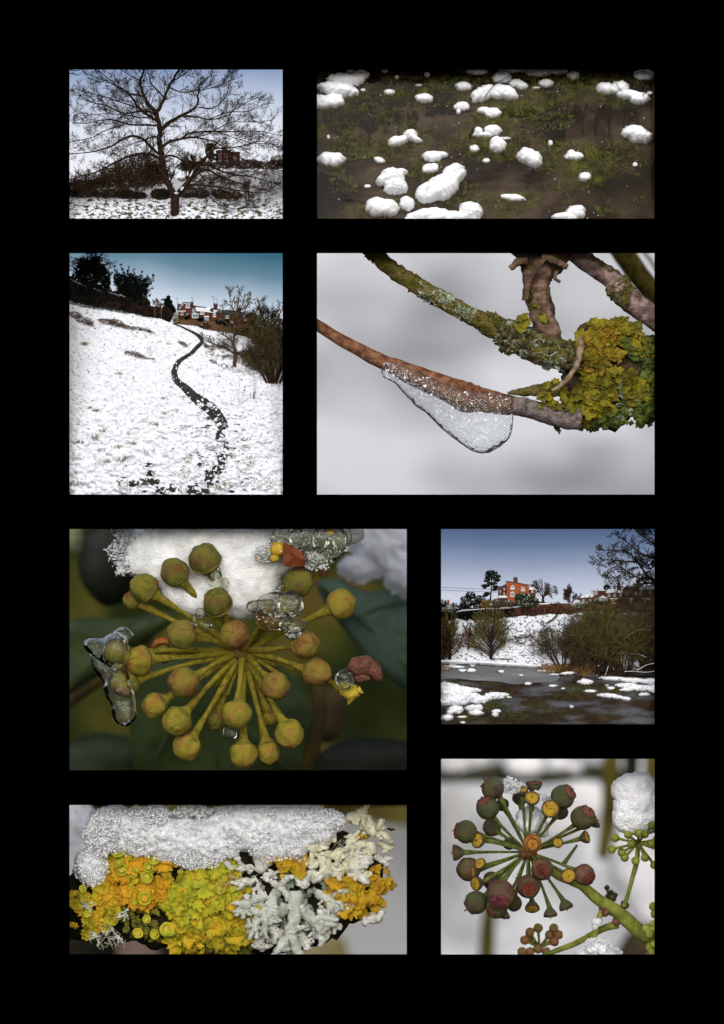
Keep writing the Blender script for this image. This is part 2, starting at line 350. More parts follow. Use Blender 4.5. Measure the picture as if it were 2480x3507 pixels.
# ---------------------------------------------------------------- shared materials
snow = mat('snow', [(.3,'d6dae4'),(.6,'e4e7ee')], scale=2, rough=.6, bump=.4, bscale=14, spec=.3)
snow_fine = mat('snow_grain', [(.3,'e6eaf2'),(.6,'f6f8fc')], scale=8, rough=.45, bump=.8, bscale=26, spec=.5, sss=.25)
bark = mat('dark_bark', [(.35,'140d09'),(.65,'33251b')], scale=14, rough=.9, bump=.5, bscale=30, spec=.1)
twig_m = mat('twig_bark', [(.35,'1e150f'),(.65,'42311f')], scale=8, rough=.9, spec=.1)
olive_twig = mat('olive_twig', [(.35,'3b3316'),(.65,'6b6128')], scale=5, rough=.9, spec=.1)
brown_twig = mat('brown_twig', [(.35,'3a2a1c'),(.65,'6a5038')], scale=5, rough=.9, spec=.1)
red_twig = mat('red_twig', [(.35,'3c1d16'),(.65,'6a3a2a')], scale=5, rough=.9, spec=.1)
ever = mat('evergreen_leaf', [(.35,'0b120b'),(.65,'20301c')], scale=6, rough=.8, spec=.15)
black_ever = mat('dark_evergreen_leaf', [(.35,'060a08'),(.65,'10180f')], scale=6, rough=.85, spec=.1)
grass_m = mat('grass_blade', [(.35,'3f4a18'),(.55,'66702a'),(.72,'8d7f48')], scale=4, rough=.8, spec=.2)
dry_m = mat('dry_grass', [(.35,'5e4420'),(.65,'94713c')], scale=6, rough=.9, spec=.1)
bramble_m = mat('bramble_stem', [(.35,'36261c'),(.65,'665040')], scale=8, rough=.9, spec=.1)
brick = mat('red_brick', [(.3,'40241c'),(.5,'543023'),(.7,'623e31')], scale=9, rough=.9, bump=.3, bscale=30, spec=.1)
brick_or = mat('orange_brick', [(.3,'7c3e22'),(.5,'924c2a'),(.7,'a05c38')], scale=9, rough=.9, bump=.3, bscale=30, spec=.1)
slate = mat('slate_roof', [(.3,'2a2b30'),(.7,'4b4a50')], scale=12, rough=.7, spec=.2)
white_p = mat('white_paint', [(.5,'c6c8cc')], rough=.5)
glass_d = mat('window_glass', [(.4,'3a4450'),(.6,'7a8896')], scale=6, rough=.1, spec=.6)
mud = mat('mud', [(.35,'0f0c0a'),(.55,'1f1915'),(.72,'312a24')], scale=5, rough=.6, bump=.8, bscale=14, spec=.4)
snow_soft = mat('soft_heaped_snow', [(.3,'e2e6ee'),(.6,'f0f2f7')], scale=2, rough=.7, bump=.12, bscale=20, spec=.3)
# ---------------------------------------------------------------- the black board with its eight windows
def make_board():
    wins = [pn.win for pn in (P1,P2,P3,P4,P5,P6,P7,P8)]
    xs = sorted({-500, 2980}|{w[0] for w in wins}|{w[1] for w in wins}); ys = sorted({-500, 4007}|{w[2] for w in wins}|{w[3] for w in wins})
    X = lambda x: (x-1240)/100
    Z = lambda y: (1753.5-y)/100
    mb = MB(); T = .03
    def hole(i, j):
        if i < 0 or j < 0 or i >= len(xs)-1 or j >= len(ys)-1: return True
        cx, cy = (xs[i]+xs[i+1])/2, (ys[j]+ys[j+1])/2
        return any(a < cx < b and c < cy < e for a, b, c, e in wins)
    for j in range(len(ys)-1):
        for i in range(len(xs)-1):
            if hole(i, j): continue
            a, b, t, u = X(xs[i]), X(xs[i+1]), Z(ys[j]), Z(ys[j+1])
            mb.add([(a,0,u),(b,0,u),(b,0,t),(a,0,t)], [(0,1,2,3)]); mb.add([(a,T,u),(b,T,u),(b,T,t),(a,T,t)], [(3,2,1,0)])
            if hole(i-1, j): mb.add([(a,0,u),(a,0,t),(a,T,t),(a,T,u)], [(0,1,2,3)])
            if hole(i+1, j): mb.add([(b,0,u),(b,T,u),(b,T,t),(b,0,t)], [(0,1,2,3)])
            if hole(i, j-1): mb.add([(a,0,t),(b,0,t),(b,T,t),(a,T,t)], [(0,1,2,3)])
            if hole(i, j+1): mb.add([(a,0,u),(a,T,u),(b,T,u),(b,0,u)], [(0,1,2,3)])
    m, nt, b = nodes('black_board'); b.inputs['Base Color'].default_value = (0,0,0,1); b.inputs['Roughness'].default_value = 1; b.inputs['Specular IOR Level'].default_value = 0
    build('display_board', mb, m, smooth=False, label='large flat black board with eight rectangular openings, each framing a winter scene', cat='display board')
make_board()
def backdrop(name, pn, d, m, mar=50, kind='structure', curve=.5):
    a, b, c, e = pn.win; u0 = (a-mar-pn.ox)/pn.k; u1 = (b+mar-pn.ox)/pn.k; v0 = (c-mar-pn.oy)/pn.k; v1 = (e+mar-pn.oy)/pn.k; mb = MB()
    cu, cv = (u0+u1)/2, (v0+v1)/2
    sheet(mb, pn, u0, u1, v0, v1, 24, 24, lambda u, v: d-curve*(((u-cu)/(u1-cu))**4+.6*((v-cv)/(v1-cv))**4))
    return build(name, mb, m, kind=kind)
def window(pn, root, u0, u1, v0, v1, d, nx=2, ny=2, arch=0, fw=None, fm=None):
    """white frame with bars as a part, its glass as a sub-part; the wall's face is at depth d"""
    w = fw or max(1.6, (u1-u0)*.1); f = MB(); g = MB(); t = .012
    box(f, pn, u0, u0+w, v0, v1, d-t*2, d+.01); box(f, pn, u1-w, u1, v0, v1, d-t*2, d+.01)
    box(f, pn, u0+w, u1-w, v1-w, v1, d-t*2, d+.01); box(f, pn, u0+w, u1-w, v0, v0+w, d-t*2, d+.01)
    for i in range(1, nx):
        x = u0+(u1-u0)*i/nx; box(f, pn, x-w*.28, x+w*.28, v0+w, v1-w, d-t*1.6, d+.01)
    for i in range(1, ny):
        y = v0+(v1-v0)*i/ny; box(f, pn, u0+w, u1-w, y-w*.28, y+w*.28, d-t*1.3, d+.01)
    box(f, pn, u0-w, u1+w, v1, v1+w*1.1, d-t*3, d+.01)
    if arch:
        c = (u0+u1)/2; rr = (u1-u0)/2; n = 10
        o = [(c+rr*math.cos(math.pi*k/n), v0-arch*math.sin(math.pi*k/n)) for k in range(n+1)]
        i_ = [(c+(rr-w)*math.cos(math.pi*k/n), v0-(arch-w)*math.sin(math.pi*k/n)) for k in range(n+1)]
        for k in range(n): prism(f, pn, [o[k], o[k+1], i_[k+1], i_[k]], d-t*2, t*2)
        box(f, pn, c-w*.28, c+w*.28, v0-arch+w, v0, d-t*1.6, d+.01)
        prism(g, pn, list(reversed([(a, b) for a, b in i_])), d-t*.8, t*.9)
    box(g, pn, u0+w*.8, u1-w*.8, v0+w*.8 if not arch else v0, v1-w*.8, d-t, d+.02)
    fo = build('window', f, fm or white_p, root, smooth=False); build('pane', g, glass_d, fo, smooth=False)
def part(name, pn, m, root, boxes=(), prisms=(), **k):
    mb = MB()
    for b in boxes: box(mb, pn, *b)
    for q in prisms: prism(mb, pn, *q)
    return build(name, mb, m, root, smooth=False, **k)
def bush(name, label, cat, pn, u, v, d, H, W, seed, m, stems=7, P=None, group=None, trunk_m=None, r=.02):
    """many-stemmed leafless shrub; H, W in window units"""
    rng = random.Random(seed); A = MB(); B = MB(); b = pn.p(u, v, d); t = thing(name, label, cat, b, group)
    Q = dict(nseg=5, wig=.14, up=[.06,.05,.03], max=3, kids=[6,5,4], ang=(18,50), lf=.55, rf=.5, rmin=.006, ysq=.5, t0=.2, alv=1)
    if P: Q.update(P)
    for i in range(stems):
        x = rng.uniform(-1, 1); dv = Vector((x*W/H*.8, rng.uniform(-.4,.4), 1))
        grow(A, B, b+Vector((x*W*.12*pn.w, 0, 0)), dv, H*pn.w*.75*rng.uniform(.75,1.1)*(1-.25*abs(x)), r*rng.uniform(.6,1), 0, rng, Q)
    build('stem', A, trunk_m or m, t); build('twigs', B, m, t); return t
def bare_tree(name, label, cat, pn, u, v, d, H, seed, m, tm=None, P=None, group=None, r=.05, lean=0, trunk=.35):
    rng = random.Random(seed); A = MB(); B = MB(); b = pn.p(u, v, d); t = thing(name, label, cat, b, group)
    Q = dict(nseg=6, wig=.1, up=[.03,.04,.03,.02], max=4, kids=[10,6,4,3], ang=(25,60), lf=.55, rf=.5, rmin=.006, ysq=.45, t0=trunk, alv=2, taper=.25)
    if P: Q.update(P)
    grow(A, B, b, Vector((lean, 0, 1)), H*pn.w*.8, r, 0, rng, Q)
    build('trunk', A, tm or m, t); build('crown', B, m, t); return t
def leafy(name, label, cat, pn, ells, d, n, size, seed, m, trunk=None, tm=None, group=None, sn=None, elong=1.2, th=.25):
    """evergreen crown from leaf-filled lobes; ells (u, v, ru, rv)"""
    rng = random.Random(seed); B = MB(); b = pn.p(ells[0][0], max(e[1]+e[3] for e in ells), d) if not trunk else pn.p(trunk[0][0], trunk[0][1], d)
    t = thing(name, label, cat, b, group)
    W = [(pn.p(e[0], e[1], d+rng.uniform(-.5,.5)*th), (e[2]*pn.w, min(th, e[2]*pn.w), e[3]*pn.w)) for e in ells]
    leafcloud(B, W, n, size, rng, elong=elong); build('crown', B, m, t, smooth=False)
    if sn:
        C = MB(); leafcloud(C, [(c+Vector((0, -.02, r[2]*.35)), (r[0]*.9, r[1], r[2]*.7)) for c, r in W], int(n*sn), size*.8, rng); build('snow_cover', C, snow, t, smooth=False)
    if trunk:
        A = MB(); q = smooth_path(trunk, 4); tube(A, [pn.p(a, b_, d) for a, b_, _ in q], [c*pn.w for _, _, c in q], 6); build('trunk', A, tm or bark, t)
    return t
# ================================================================ upper left window: spreading bare tree in a snowy field
def panel1():
    pn = P1; rng = random.Random(11)
    backdrop('sky', pn, 2.4, sky_mat('sky_pale', [(0,'dfe2ee'),(.32,'f3f4fa'),(.6,'e3e8f4'),(.83,'b6c2da'),(1,'889bbe')], 10.1, 15.5, .07, .35))
    field_d = lambda u, v: max(.2, .35+(1140-v)/160*1.0)
    m = mat('snowy_grass_field', [(.0,'2e2c1a'),(.43,'4c4a2c'),(.47,'dadee8'),(1,'e8ebf2')], scale=5, stretch=(1,1,1.9), rough=.8, bump=.4, bscale=12, detail=8)
    mb = MB(); sheet(mb, pn, -60, 1690, 982, 1240, 120, 26, field_d, lambda u, v, q: Vector((0, -.05*noise.noise(q*6), .05*noise.noise(q*5)))); build('snow_field', mb, m, kind='structure')
    # far slope on the right and low rise behind
    top = lerpt([(-60,930),(250,900),(520,880),(800,830),(1000,790),(1300,770),(1450,768),(1700,762)])
    m2 = mat('snowy_slope_far', [(.0,'4b4438'),(.39,'6a6355'),(.44,'d6dae4'),(1,'e2e5ec')], scale=4, stretch=(1,1,2.2), rough=.8, detail=8)
    mb = MB(); sheet(mb, pn, -60, 1690, top, 1000, 90, 16, lambda u, v: 1.4+(1000-v)/240*.3, lambda u, v, q: Vector((0, 0, .04*noise.noise(q*2)))); build('hillside', mb, m2, kind='structure')
    mb = MB(); rg = random.Random(3)
    for i in range(420):
        u = rg.uniform(0, 1620); v = 990+160*rg.random()**.8; k = (v-960)/170
        tuft(mb, pn.p(u, v, field_d(u, v)-.03), .05*k+.02, 5, rg, .9, .007)
    build('grass', mb, mat('field_grass', [(.35,'221f12'),(.6,'43402a'),(.74,'5a5030')], scale=4), kind='stuff', base=pn.p(800, 1100, .6), label='dark grass tufts poking through the snow of the field below the spreading tree')
    # woodland masses behind the tree
    w = [('bare_tree','dark leafless tree at the left edge of the wood behind the spreading tree',60,975,150,brown_twig),
         ('bare_tree','broad leafless tree of the wood just right of the left edge, snowless dark crown',190,985,190,twig_m),
         ('bare_tree','olive tinged leafless tree in the wood, left of the birch trunk',300,985,260,olive_twig),
         ('bare_tree','tall brown leafless tree at the middle of the wood behind the spreading tree',450,975,330,brown_twig),
         ('bare_tree','tallest dark leafless tree of the wood, just left of the main trunk',570,970,360,twig_m),
         ('bare_tree','reddish leafless tree behind the main trunk of the spreading tree',680,975,300,red_twig),
         ('bare_tree','leafless tree on the slope left of the red brown brick house',900,830,200,twig_m)]
    for i, (n, l, u, v, H, m_) in enumerate(w):
        bush(n, l, 'tree', pn, u, v, 1.45+.1*(i%3), H*1.22, H*.95, 30+i, m_, stems=9, group='leafless trees of the far wood', P=dict(max=3, kids=[7,6,4], rmin=.0055))
    for i, (l, e, s) in enumerate([('dark hedge along the far edge of the field at the left', [(120,935,130,38),(300,940,120,36)], 5),
            ('low dark hedge clump left of the main trunk at the field edge', [(440,945,90,34),(540,955,60,28)], 6),
            ('dark round bush directly behind the fork of the spreading tree', [(700,945,80,42)], 7),
            ('snow dusted thicket right of the main trunk at the field edge', [(900,930,80,45),(1000,945,60,35)], 8),
            ('grey round bush right of the snow dusted thicket', [(1200,955,110,38),(1130,935,60,30)], 9)]):
        leafy('hedge' if i < 2 else 'bush', l, 'hedge' if i < 2 else 'bush', pn, e, 1.34, 1700, .03, 60+s, bramble_m if i > 2 else mat('hedge_olive%d' % i, [(.35,'15140d'),(.65,'333020')], scale=6), th=.1, sn=.16 if i > 2 else 0, group='hedges and bushes behind the field')
    leafy('wood_undergrowth', 'dense dark undergrowth filling the wood at the left under the leafless trees', 'undergrowth', pn, [(180,900,160,60),(380,850,170,110),(560,790,130,150),(660,820,100,110)], 1.62, 6500, .035, 71, mat('undergrowth', [(.35,'2a2416'),(.65,'54472c')], scale=3), th=.12)
    leafy('hilltop_thicket', 'long brown thicket along the hilltop right of the red brown brick house', 'thicket', pn, [(900,740,90,40),(1020,740,90,45),(1150,735,90,30),(1330,725,140,38),(1500,735,120,35),(1600,720,60,40)], 1.72, 5200, .03, 72, mat('thicket_brown', [(.35,'2c211b'),(.65,'58453a')], scale=3), th=.1, sn=.08)
    # orange house
    h = thing('brick_house', 'red brown brick house with chimney seen through the right branches of the spreading tree', 'house', pn.p(1190, 720, 1.8))
    part('wall', pn, brick, h, boxes=[(1110,1215,628,730,1.8,2.05),(1215,1285,640,730,1.86,2.05)])
    part('roof', pn, slate, h, prisms=[([(1104,630),(1220,630),(1212,618),(1116,618)],1.78,.28),([(1214,642),(1292,642),(1282,630),(1214,630)],1.84,.2)])
    part('chimney', pn, brick, h, boxes=[(1160,1182,592,620,1.85,1.93)])
    for a, b in ((1128,645),(1172,645),(1128,690),(1172,690)): window(pn, h, a, a+20, b, b+28, 1.8)
    window(pn, h, 1240, 1258, 660, 684, 1.86)
    h = thing('brick_house', 'snow roofed brick house at the far right edge behind the spreading tree', 'house', pn.p(1570, 720, 1.85))
    part('wall', pn, brick, h, boxes=[(1520,1660,690,725,1.85,2.05)]); part('roof', pn, snow, h, prisms=[([(1512,692),(1680,692),(1660,655),(1550,655)],1.83,.2)])
    window(pn, h, 1545, 1560, 698, 714, 1.85); window(pn, h, 1585, 1600, 698, 714, 1.85)
    leafy('conifer', 'dark conifer standing against the left side of the red brown brick house', 'tree', pn, [(1075,590,38,28),(1060,630,32,35),(1085,670,40,30)], 1.76, 900, .03, 74, ever, trunk=[(1075,730,6),(1075,600,4)])
    bare_tree('young_tree', 'small leafless tree standing alone at the foot of the snowy slope, right of the bushes', 'tree', pn, 1353, 975, 1.33, 130, 75, twig_m, r=.03)
    # birch-like thin trunk
    mb = MB(); tube(mb, [pn.p(297, 982, 1.36), pn.p(300, 880, 1.36), pn.p(306, 780, 1.36)], [.022,.018,.01], 6); build('birch_trunk', mb, mat('birch_bark', [(.4,'8a8478'),(.6,'5a5046')], scale=8), base=pn.p(297,982,1.36), label='thin pale trunk standing before the left part of the wood', cat='tree trunk')
    # overhanging twig in the upper left corner
    mb = MB()
    for pts in ([(-30,28,4),(30,28,3.5),(70,30,3),(105,22,1.5)], [(-30,55,4),(40,52,4),(80,62,3),(110,50,1.5)], [(30,28,3),(60,15,2)], [(40,52,3),(60,38,1.5)]):
        q = smooth_path(pts, 4); tube(mb, [pn.p(a,b,.5) for a,b,_ in q], [c*pn.w for _,_,c in q], 5)
    build('overhanging_twig', mb, bark, base=pn.p(-30,40,.5), label='dark twig reaching in at the top left corner of the spreading tree scene', cat='twig')
    # the tree
    t = thing('spreading_tree', 'large spreading leafless tree with forked dark trunk in the snowy field', 'tree', pn.p(803, 1140, .62)); A = MB(); B = MB()
    T = .66
    limbs = [
     [(803,1180,33),(803,1060,32),(806,985,31),(800,955,30)],
     [(806,990,24),(785,930,24),(762,885,23),(735,830,22),(715,745,20),(703,650,20),(690,560,19),(692,480,18),(680,400,17),(658,330,15),(610,285,13),(575,215,11),(545,120,9),(575,22,6),(580,-20,5)],
     [(660,350,10),(690,310,12),(730,220,11),(760,150,10),(800,80,9),(838,15,7),(850,-20,6)],
     [(808,985,22),(835,935,21),(870,900,20),(920,830,18),(965,760,16),(1010,700,14),(1060,645,9),(1100,610,7),(1200,600,5),(1300,590,4),(1450,555,3),(1600,610,2)],
     [(705,605,11),(760,560,11),(850,538,9),(930,525,8),(1040,542,6),(1130,575,5),(1250,660,4),(1400,720,3),(1590,770,2)],
     [(698,470,15),(770,410,14),(850,365,12),(960,300,9),(978,200,7),(990,130,5),(1060,70,3),(1090,20,2)],
     [(688,440,8),(600,432,8),(480,430,7),(350,395,6),(240,400,4),(150,420,3),(40,415,2)],
     [(672,400,11),(620,370,11),(540,310,10),(500,250,8),(440,180,7),(300,110,5),(200,70,3),(150,60,2)],
     [(688,650,11),(620,590,11),(570,540,10),(500,515,9),(430,530,8),(330,590,7),(200,630,5),(60,645,3),(-20,650,2)],
     [(695,680,12),(600,645,11),(500,655,9),(380,700,8),(250,770,6),(100,820,4),(-20,840,3)],
     [(712,680,8),(750,662,8),(800,665,8),(850,690,6),(900,750,4),(950,800,3)],
     [(855,535,8),(900,500,8),(980,485,7),(1100,480,6),(1250,482,4),(1420,478,3),(1580,510,2)],
     [(865,372,7),(960,372,7),(1060,392,5),(1180,370,4),(1290,290,3),(1420,225,2)],
     [(675,520,6),(640,520,6),(570,548,5),(470,580,3),(350,660,2)],
     [(745,860,6),(650,870,6),(520,888,5),(380,880,4),(200,900,3),(20,890,2)],
     [(735,800,6),(640,820,6),(540,868,4),(400,850,4),(200,838,3),(0,860,2)],
     [(1000,705,9),(1100,752,8),(1220,800,6),(1400,822,4),(1600,890,3)],
     [(925,830,8),(1030,765,8),(1150,822,6),(1300,870,4),(1520,925,3)],
     [(880,895,8),(960,878,7),(1100,890,6),(1280,920,5),(1450,935,3),(1600,895,2)],
     [(895,905,6),(1020,915,5),(1080,985,4),(1150,1030,4),(1240,1055,3),(1300,1050,3),(1440,1040,2)],
     [(660,345,8),(560,330,7),(420,345,6),(300,290,5),(180,262,4),(70,190,2)],
     [(635,305,9),(560,220,8),(430,190,6),(330,105,4),(230,25,3)],
     [(725,225,7),(640,140,5),(600,30,3)], [(765,155,6),(850,190,5),(960,180,4),(1100,150,3),(1280,80,2)],
     [(978,300,5),(1080,310,5),(1170,240,4),(1210,130,3),(1240,20,2)], [(1060,390,4),(1200,340,4),(1350,330,3),(1480,270,2)],
     [(545,310,6),(420,270,5),(300,230,4),(120,180,3),(60,160,2)], [(430,430,5),(320,460,4),(200,520,3),(40,560,2)],
     [(715,740,6),(620,720,5),(480,790,4),(300,830,3),(100,860,2)], [(930,525,5),(1050,500,4),(1200,420,3),(1350,410,3),(1530,400,2)],
     [(1100,480,4),(1250,530,3),(1400,570,3),(1600,560,2)], [(560,110,5),(480,70,4),(400,20,3)], [(785,110,5),(870,60,4),(930,10,3)],
     [(640,370,5),(560,380,5),(450,360,4),(300,350,3),(150,350,2),(30,300,2)], [(970,760,6),(1050,860,4),(1180,830,4),(1380,760,3),(1590,700,2)]]
    SP = dict(nseg=4, wig=.10, up=[.05,.05,.05,.06], max=3, kids=[4,6,4], ang=(22,55), lf=.58, rf=.55, rmin=.0045, ysq=.5, t0=.2)
    for i, lm in enumerate(limbs):
        q = smooth_path(lm, 5); dd = [0]; g = rng.uniform(-.4, .4) if i > 3 else (0,0,0,0)[i]
        W = [pn.p(a+2.5*math.sin(j*1.3+i), b, T+g*(j/len(q))) for j, (a, b, _) in enumerate(q)]
        tube(A, W, [max(.007, c*pn.w*1.02) for _, _, c in q], 8 if i < 4 else 5, nz=.12 if i < 4 else 0, seed=i)
        if i > 0: 
            st = 8 if i in (1, 3) else 2
            shoots(B, W[st:], lm[0][2]*pn.w*.55, rng, .09, .55, SP)
    build('trunk', A, bark, t); build('crown', B, twig_m, t)
    mb = MB(); hf(mb, pn, [(815,940,18,7)], .03, lambda u, v: T-.1, step=3, seed=1); hf(mb, pn, [(930,790,7,36,32)], .025, lambda u, v: T-.07, step=3, seed=2); hf(mb, pn, [(858,905,8,18,40)], .02, lambda u, v: T-.09, step=3, seed=4)
    build('snow_cover', mb, snow, t)
panel1()
# ================================================================ upper right window: snow hummocks in a flooded meadow
def panel2():
    pn = P2; rng = random.Random(22)
    dd = lambda u, v: .42+(760-v)/760*.55
    # the drowned turf under the water; its greys paint the water's sheen
    m = mat('drowned_turf_and_sheen', [(.36,'150f08'),(.45,'2c2215'),(.52,'423931'),(.6,'575048'),(.7,'524c3c')], scale=.55, stretch=(1,1,1.5), rough=.8, bump=.3, bscale=8, detail=9)
    mb = MB(); sheet(mb, pn, -40, 1670, -60, 790, 60, 30, lambda u, v: dd(u, v)+.10, lambda u, v, q: Vector((0, .05*noise.noise(q*1.2), 0))); build('pond_bed', mb, m, kind='structure')
    m = water_mat('flood_water', 'dcd4c8', '6a5c4c', .02)
    mb = MB(); sheet(mb, pn, -40, 1670, -60, 790, 4, 4, lambda u, v: dd(u, v)); build('water', mb, m, kind='structure')
    # grass standing in the water, in patches
    patches = [(90,330,110,60,.8),(300,400,120,60,.8),(400,290,90,40,.7),(150,550,60,50,.5),(60,470,80,20,.5),(440,640,60,40,.4),(620,130,120,60,.9),(880,240,90,50,1),(960,170,150,60,1),(830,300,120,70,1),(850,400,130,50,1.1),(1100,240,120,60,.9),(1200,120,160,60,1),(1290,90,120,60,1.2),(1450,150,120,50,.8),(1000,60,150,40,1),
        (1240,400,120,40,1),(1330,470,110,70,1.3),(1280,530,90,50,1.1),(1420,400,120,40,1.1),(1150,470,90,40,.9),(1530,470,60,50,.7),(520,480,80,50,.8),(560,390,100,30,.6),(940,640,120,40,.9),(700,610,80,60,.7),(850,690,100,30,.5),(330,170,150,60,.7),(200,230,130,40,.5),(520,330,60,30,.6),(230,690,90,40,.6),(1380,690,40,40,.6),(1180,600,50,50,.4),(1540,630,40,20,.5),(60,60,60,40,.5),(420,100,160,50,.6),(640,60,80,40,.7),(780,50,90,30,.8),(1000,380,120,60,.6),(700,380,80,50,.5),(170,420,100,30,.5),(560,560,60,60,.3),(80,180,80,40,.5),(1500,60,100,30,.6)]
    mb = MB(); mb2 = MB()
    for cu, cv, ru, rv, dn in patches:
        for _ in range(int(dn*ru*rv/46)):
            a = rng.uniform(0, 6.28); s = math.sqrt(rng.random()); u = cu+math.cos(a)*s*ru*1.15; v = cv+math.sin(a)*s*rv*1.15
            (tuft if 1 else 0)(mb if rng.random() < .75 else mb2, pn.p(u, v, dd(u, v)-.02), rng.uniform(.1,.32)*(.7+.5*v/740), 3, rng, 1.2, .0065, lean=(rng.uniform(-.5,.5), -.2))
    build('grass', mb, mat('pond_grass', [(.35,'3a4414'),(.55,'66722a'),(.72,'8a864a')], scale=3), kind='stuff', base=pn.p(800,400,1.4), label='olive green grass blades standing in the flooded meadow')
    build('dead_grass', mb2, mat('pond_grass_dead', [(.35,'3c3418'),(.65,'6b5e34')], scale=3), kind='stuff', base=pn.p(800,400,1.4), label='dead straw coloured grass blades in the flooded meadow')
    G = 'snow hummocks in the flooded meadow'
    H = [ # label, ellipses, height
     ('wide snow hummock at the top left, uppermost of the left edge bank', [(150,62,88,27,5),(220,40,42,18)], .30),
     ('snow hummock in the middle of the left edge bank', [(115,108,95,32,8),(40,95,30,12)], .30),
     ('lowest snow hummock of the left edge bank, cut by the left edge', [(75,165,72,32,-5),(20,170,50,34)], .30),
     ('tiny snow cap right of the left edge bank', [(232,111,12,7)], .06),
     ('small snow cap at the top edge near the left bank', [(172,22,16,8),(225,15,16,5)], .1),
     ('small snow cap at the top edge, second from the left', [(333,20,13,9)], .1),
     ('tiny round snow cap below the top edge, left of the single reflected cap', [(391,50,10,9)], .08),
     ('small snow cap with its own reflection near the top, left half', [(534,37,13,11)], .1),
     ('tiny flat snow patch above the oval hummock in the upper left', [(494,88,15,5)], .05),
     ('small rounded snow cap in the upper left third', [(357,121,25,13)], .13),
     ('oval snow hummock with a grey reflection, upper left of centre', [(520,150,42,21)], .22),
     ('flat snow hummock at the top edge, left of centre', [(770,25,52,11)], .14),
     ('ragged snow hummock left of the largest upper hummock', [(706,93,38,21)], .2),
     ('large arched snow hummock with a twig in front, upper centre', [(800,128,62,34,-25),(880,120,72,33),(925,132,40,24,20)], .34),
     ('rounded snow hummock with a twig tip, above the large arched hummock', [(888,52,46,24)], .2),
     ('snow hummock right of the twig tip hummock', [(955,78,32,17),(985,92,26,17)], .2),
     ('long snow strip along the top edge, right of centre', [(950,20,80,8),(1060,28,58,17),(1150,22,50,14)], .14),
     ('small snow hummock at the top edge, right of the long strip', [(1225,42,31,17)], .16),
     ('oval snow hummock below the long top strip', [(1096,78,38,18)], .18),
     ('tiny flat snow patch left of the oval hummock under the top strip', [(1050,100,20,5)], .05),
     ('large ragged snow hummock in the upper right, left one of the pair', [(1380,105,50,28,10),(1445,100,46,30)], .32),
     ('large ragged snow hummock in the upper right, right one of the pair', [(1490,135,58,22,5),(1540,152,48,26)], .3),
     ('round snow hummock at the top right corner', [(1560,38,48,24)], .2),
     ('tiny snow cap at the right edge below the corner hummock', [(1587,126,14,8)], .06),
     ('round snow hummock left of centre under the large arched one', [(700,190,36,22),(683,216,10,12)], .2),
     ('lumpy snow hummock under the large arched hummock', [(800,208,28,16),(845,220,40,24)], .22),
     ('lumpy snow hummock beside the dark stump, centre', [(775,308,22,20),(845,303,42,24),(800,325,50,10)], .24),
     ('upright snow cone right of the dark stump', [(868,372,40,36),(860,350,22,18)], .3),
     ('small snow hummock below the dark stump', [(758,388,24,17)], .13),
     ('flat small snow streak right of the stump hummock', [(905,339,24,6)], .05),
     ('tiny snow cap below the upright snow cone', [(815,445,18,11)], .1),
     ('large lobed snow hummock in the right centre', [(1005,425,46,36),(1040,440,40,38),(1000,405,25,18)], .36),
     ('small snow cap above grass, right of the large lobed hummock', [(1117,362,12,13)], .1),
     ('pointed snow hummock in green grass, right half', [(1230,425,46,20),(1215,410,18,16)], .22),
     ('smooth rounded snow hummock near the right edge', [(1530,325,74,34,14),(1515,305,45,24)], .38),
     ('small round snow ball in grass, lower right', [(1281,522,30,21)], .2),
     ('tiny snow cap near the right edge, lower half', [(1518,464,12,11)], .08),
     ('two humped snow hummock in the left half', [(395,352,46,22,-10),(455,325,33,26),(480,345,32,12,15)], .26),
     ('rounded snow hummock at the left edge, middle height', [(80,438,66,33)], .3),
     ('small snow cap between the left edge hummock and the two humped one', [(308,441,27,13,15)], .1),
     ('snow hummock with a pointed tail above the small oval one', [(560,425,50,24),(600,418,32,14)], .24),
     ('small oval snow hummock above the biggest hummock', [(550,480,38,22,-12)], .2),
     ('biggest snow hummock, long and slanting, lower left of centre', [(660,510,60,46,-30),(610,570,78,60,-25),(540,600,64,46,-10)], .5),
     ('tall snow hummock with a side lobe, lower left', [(370,520,58,38),(385,570,56,38),(320,540,30,22,-40),(420,500,24,13,10)], .42),
     ('rounded snow hummock at the bottom left', [(300,665,56,44),(350,670,52,42)], .42),
     ('small snow link between the bottom left hummock and the biggest one', [(440,648,34,34,-30)], .28),
     ('wide snow bank along the bottom edge, left of centre', [(540,710,110,38,-6),(650,715,100,28),(740,690,58,46)], .4),
     ('flat ragged snow hummock in grass, lower right of centre', [(940,620,56,17,6)], .15),
     ('snow hummock rising from the bottom edge at the right', [(1240,690,44,34),(1190,715,66,22)], .34),
     ('tiny snow fleck left of the tall side lobed hummock', [(253,566,15,8)], .06),
     ('tiny snow fleck near the left edge, upper half', [(67,333,8,10)], .05)]
    for i, (l, e, h) in enumerate(H):
        mb = MB(); sc = min(x[2] for x in e)
        hf(mb, pn, e, h*.95, dd, step=max(1.6, min(4, sc/8)), seed=i+1, rough=.07, up=.22, rag=.3, pw=.48, nsc=1.3)
        build('snow_hummock', mb, snow_soft, base=pn.p(e[0][0], e[0][1]+e[0][3], dd(e[0][0], e[0][1])), label=l, cat='snow hummock', group=G)
    def twig(name, label, paths, cat, m=bark):
        mb = MB()
        for pts in paths:
            q = smooth_path(pts, 4); tube(mb, [pn.p(a, b, dd(a, b)-g) for a, b, _, g in q], [c*pn.w for _, _, c, _ in q], 5)
        build(name, mb, m, base=pn.p(*paths[0][0][:2], dd(*paths[0][0][:2])), label=label, cat=cat)
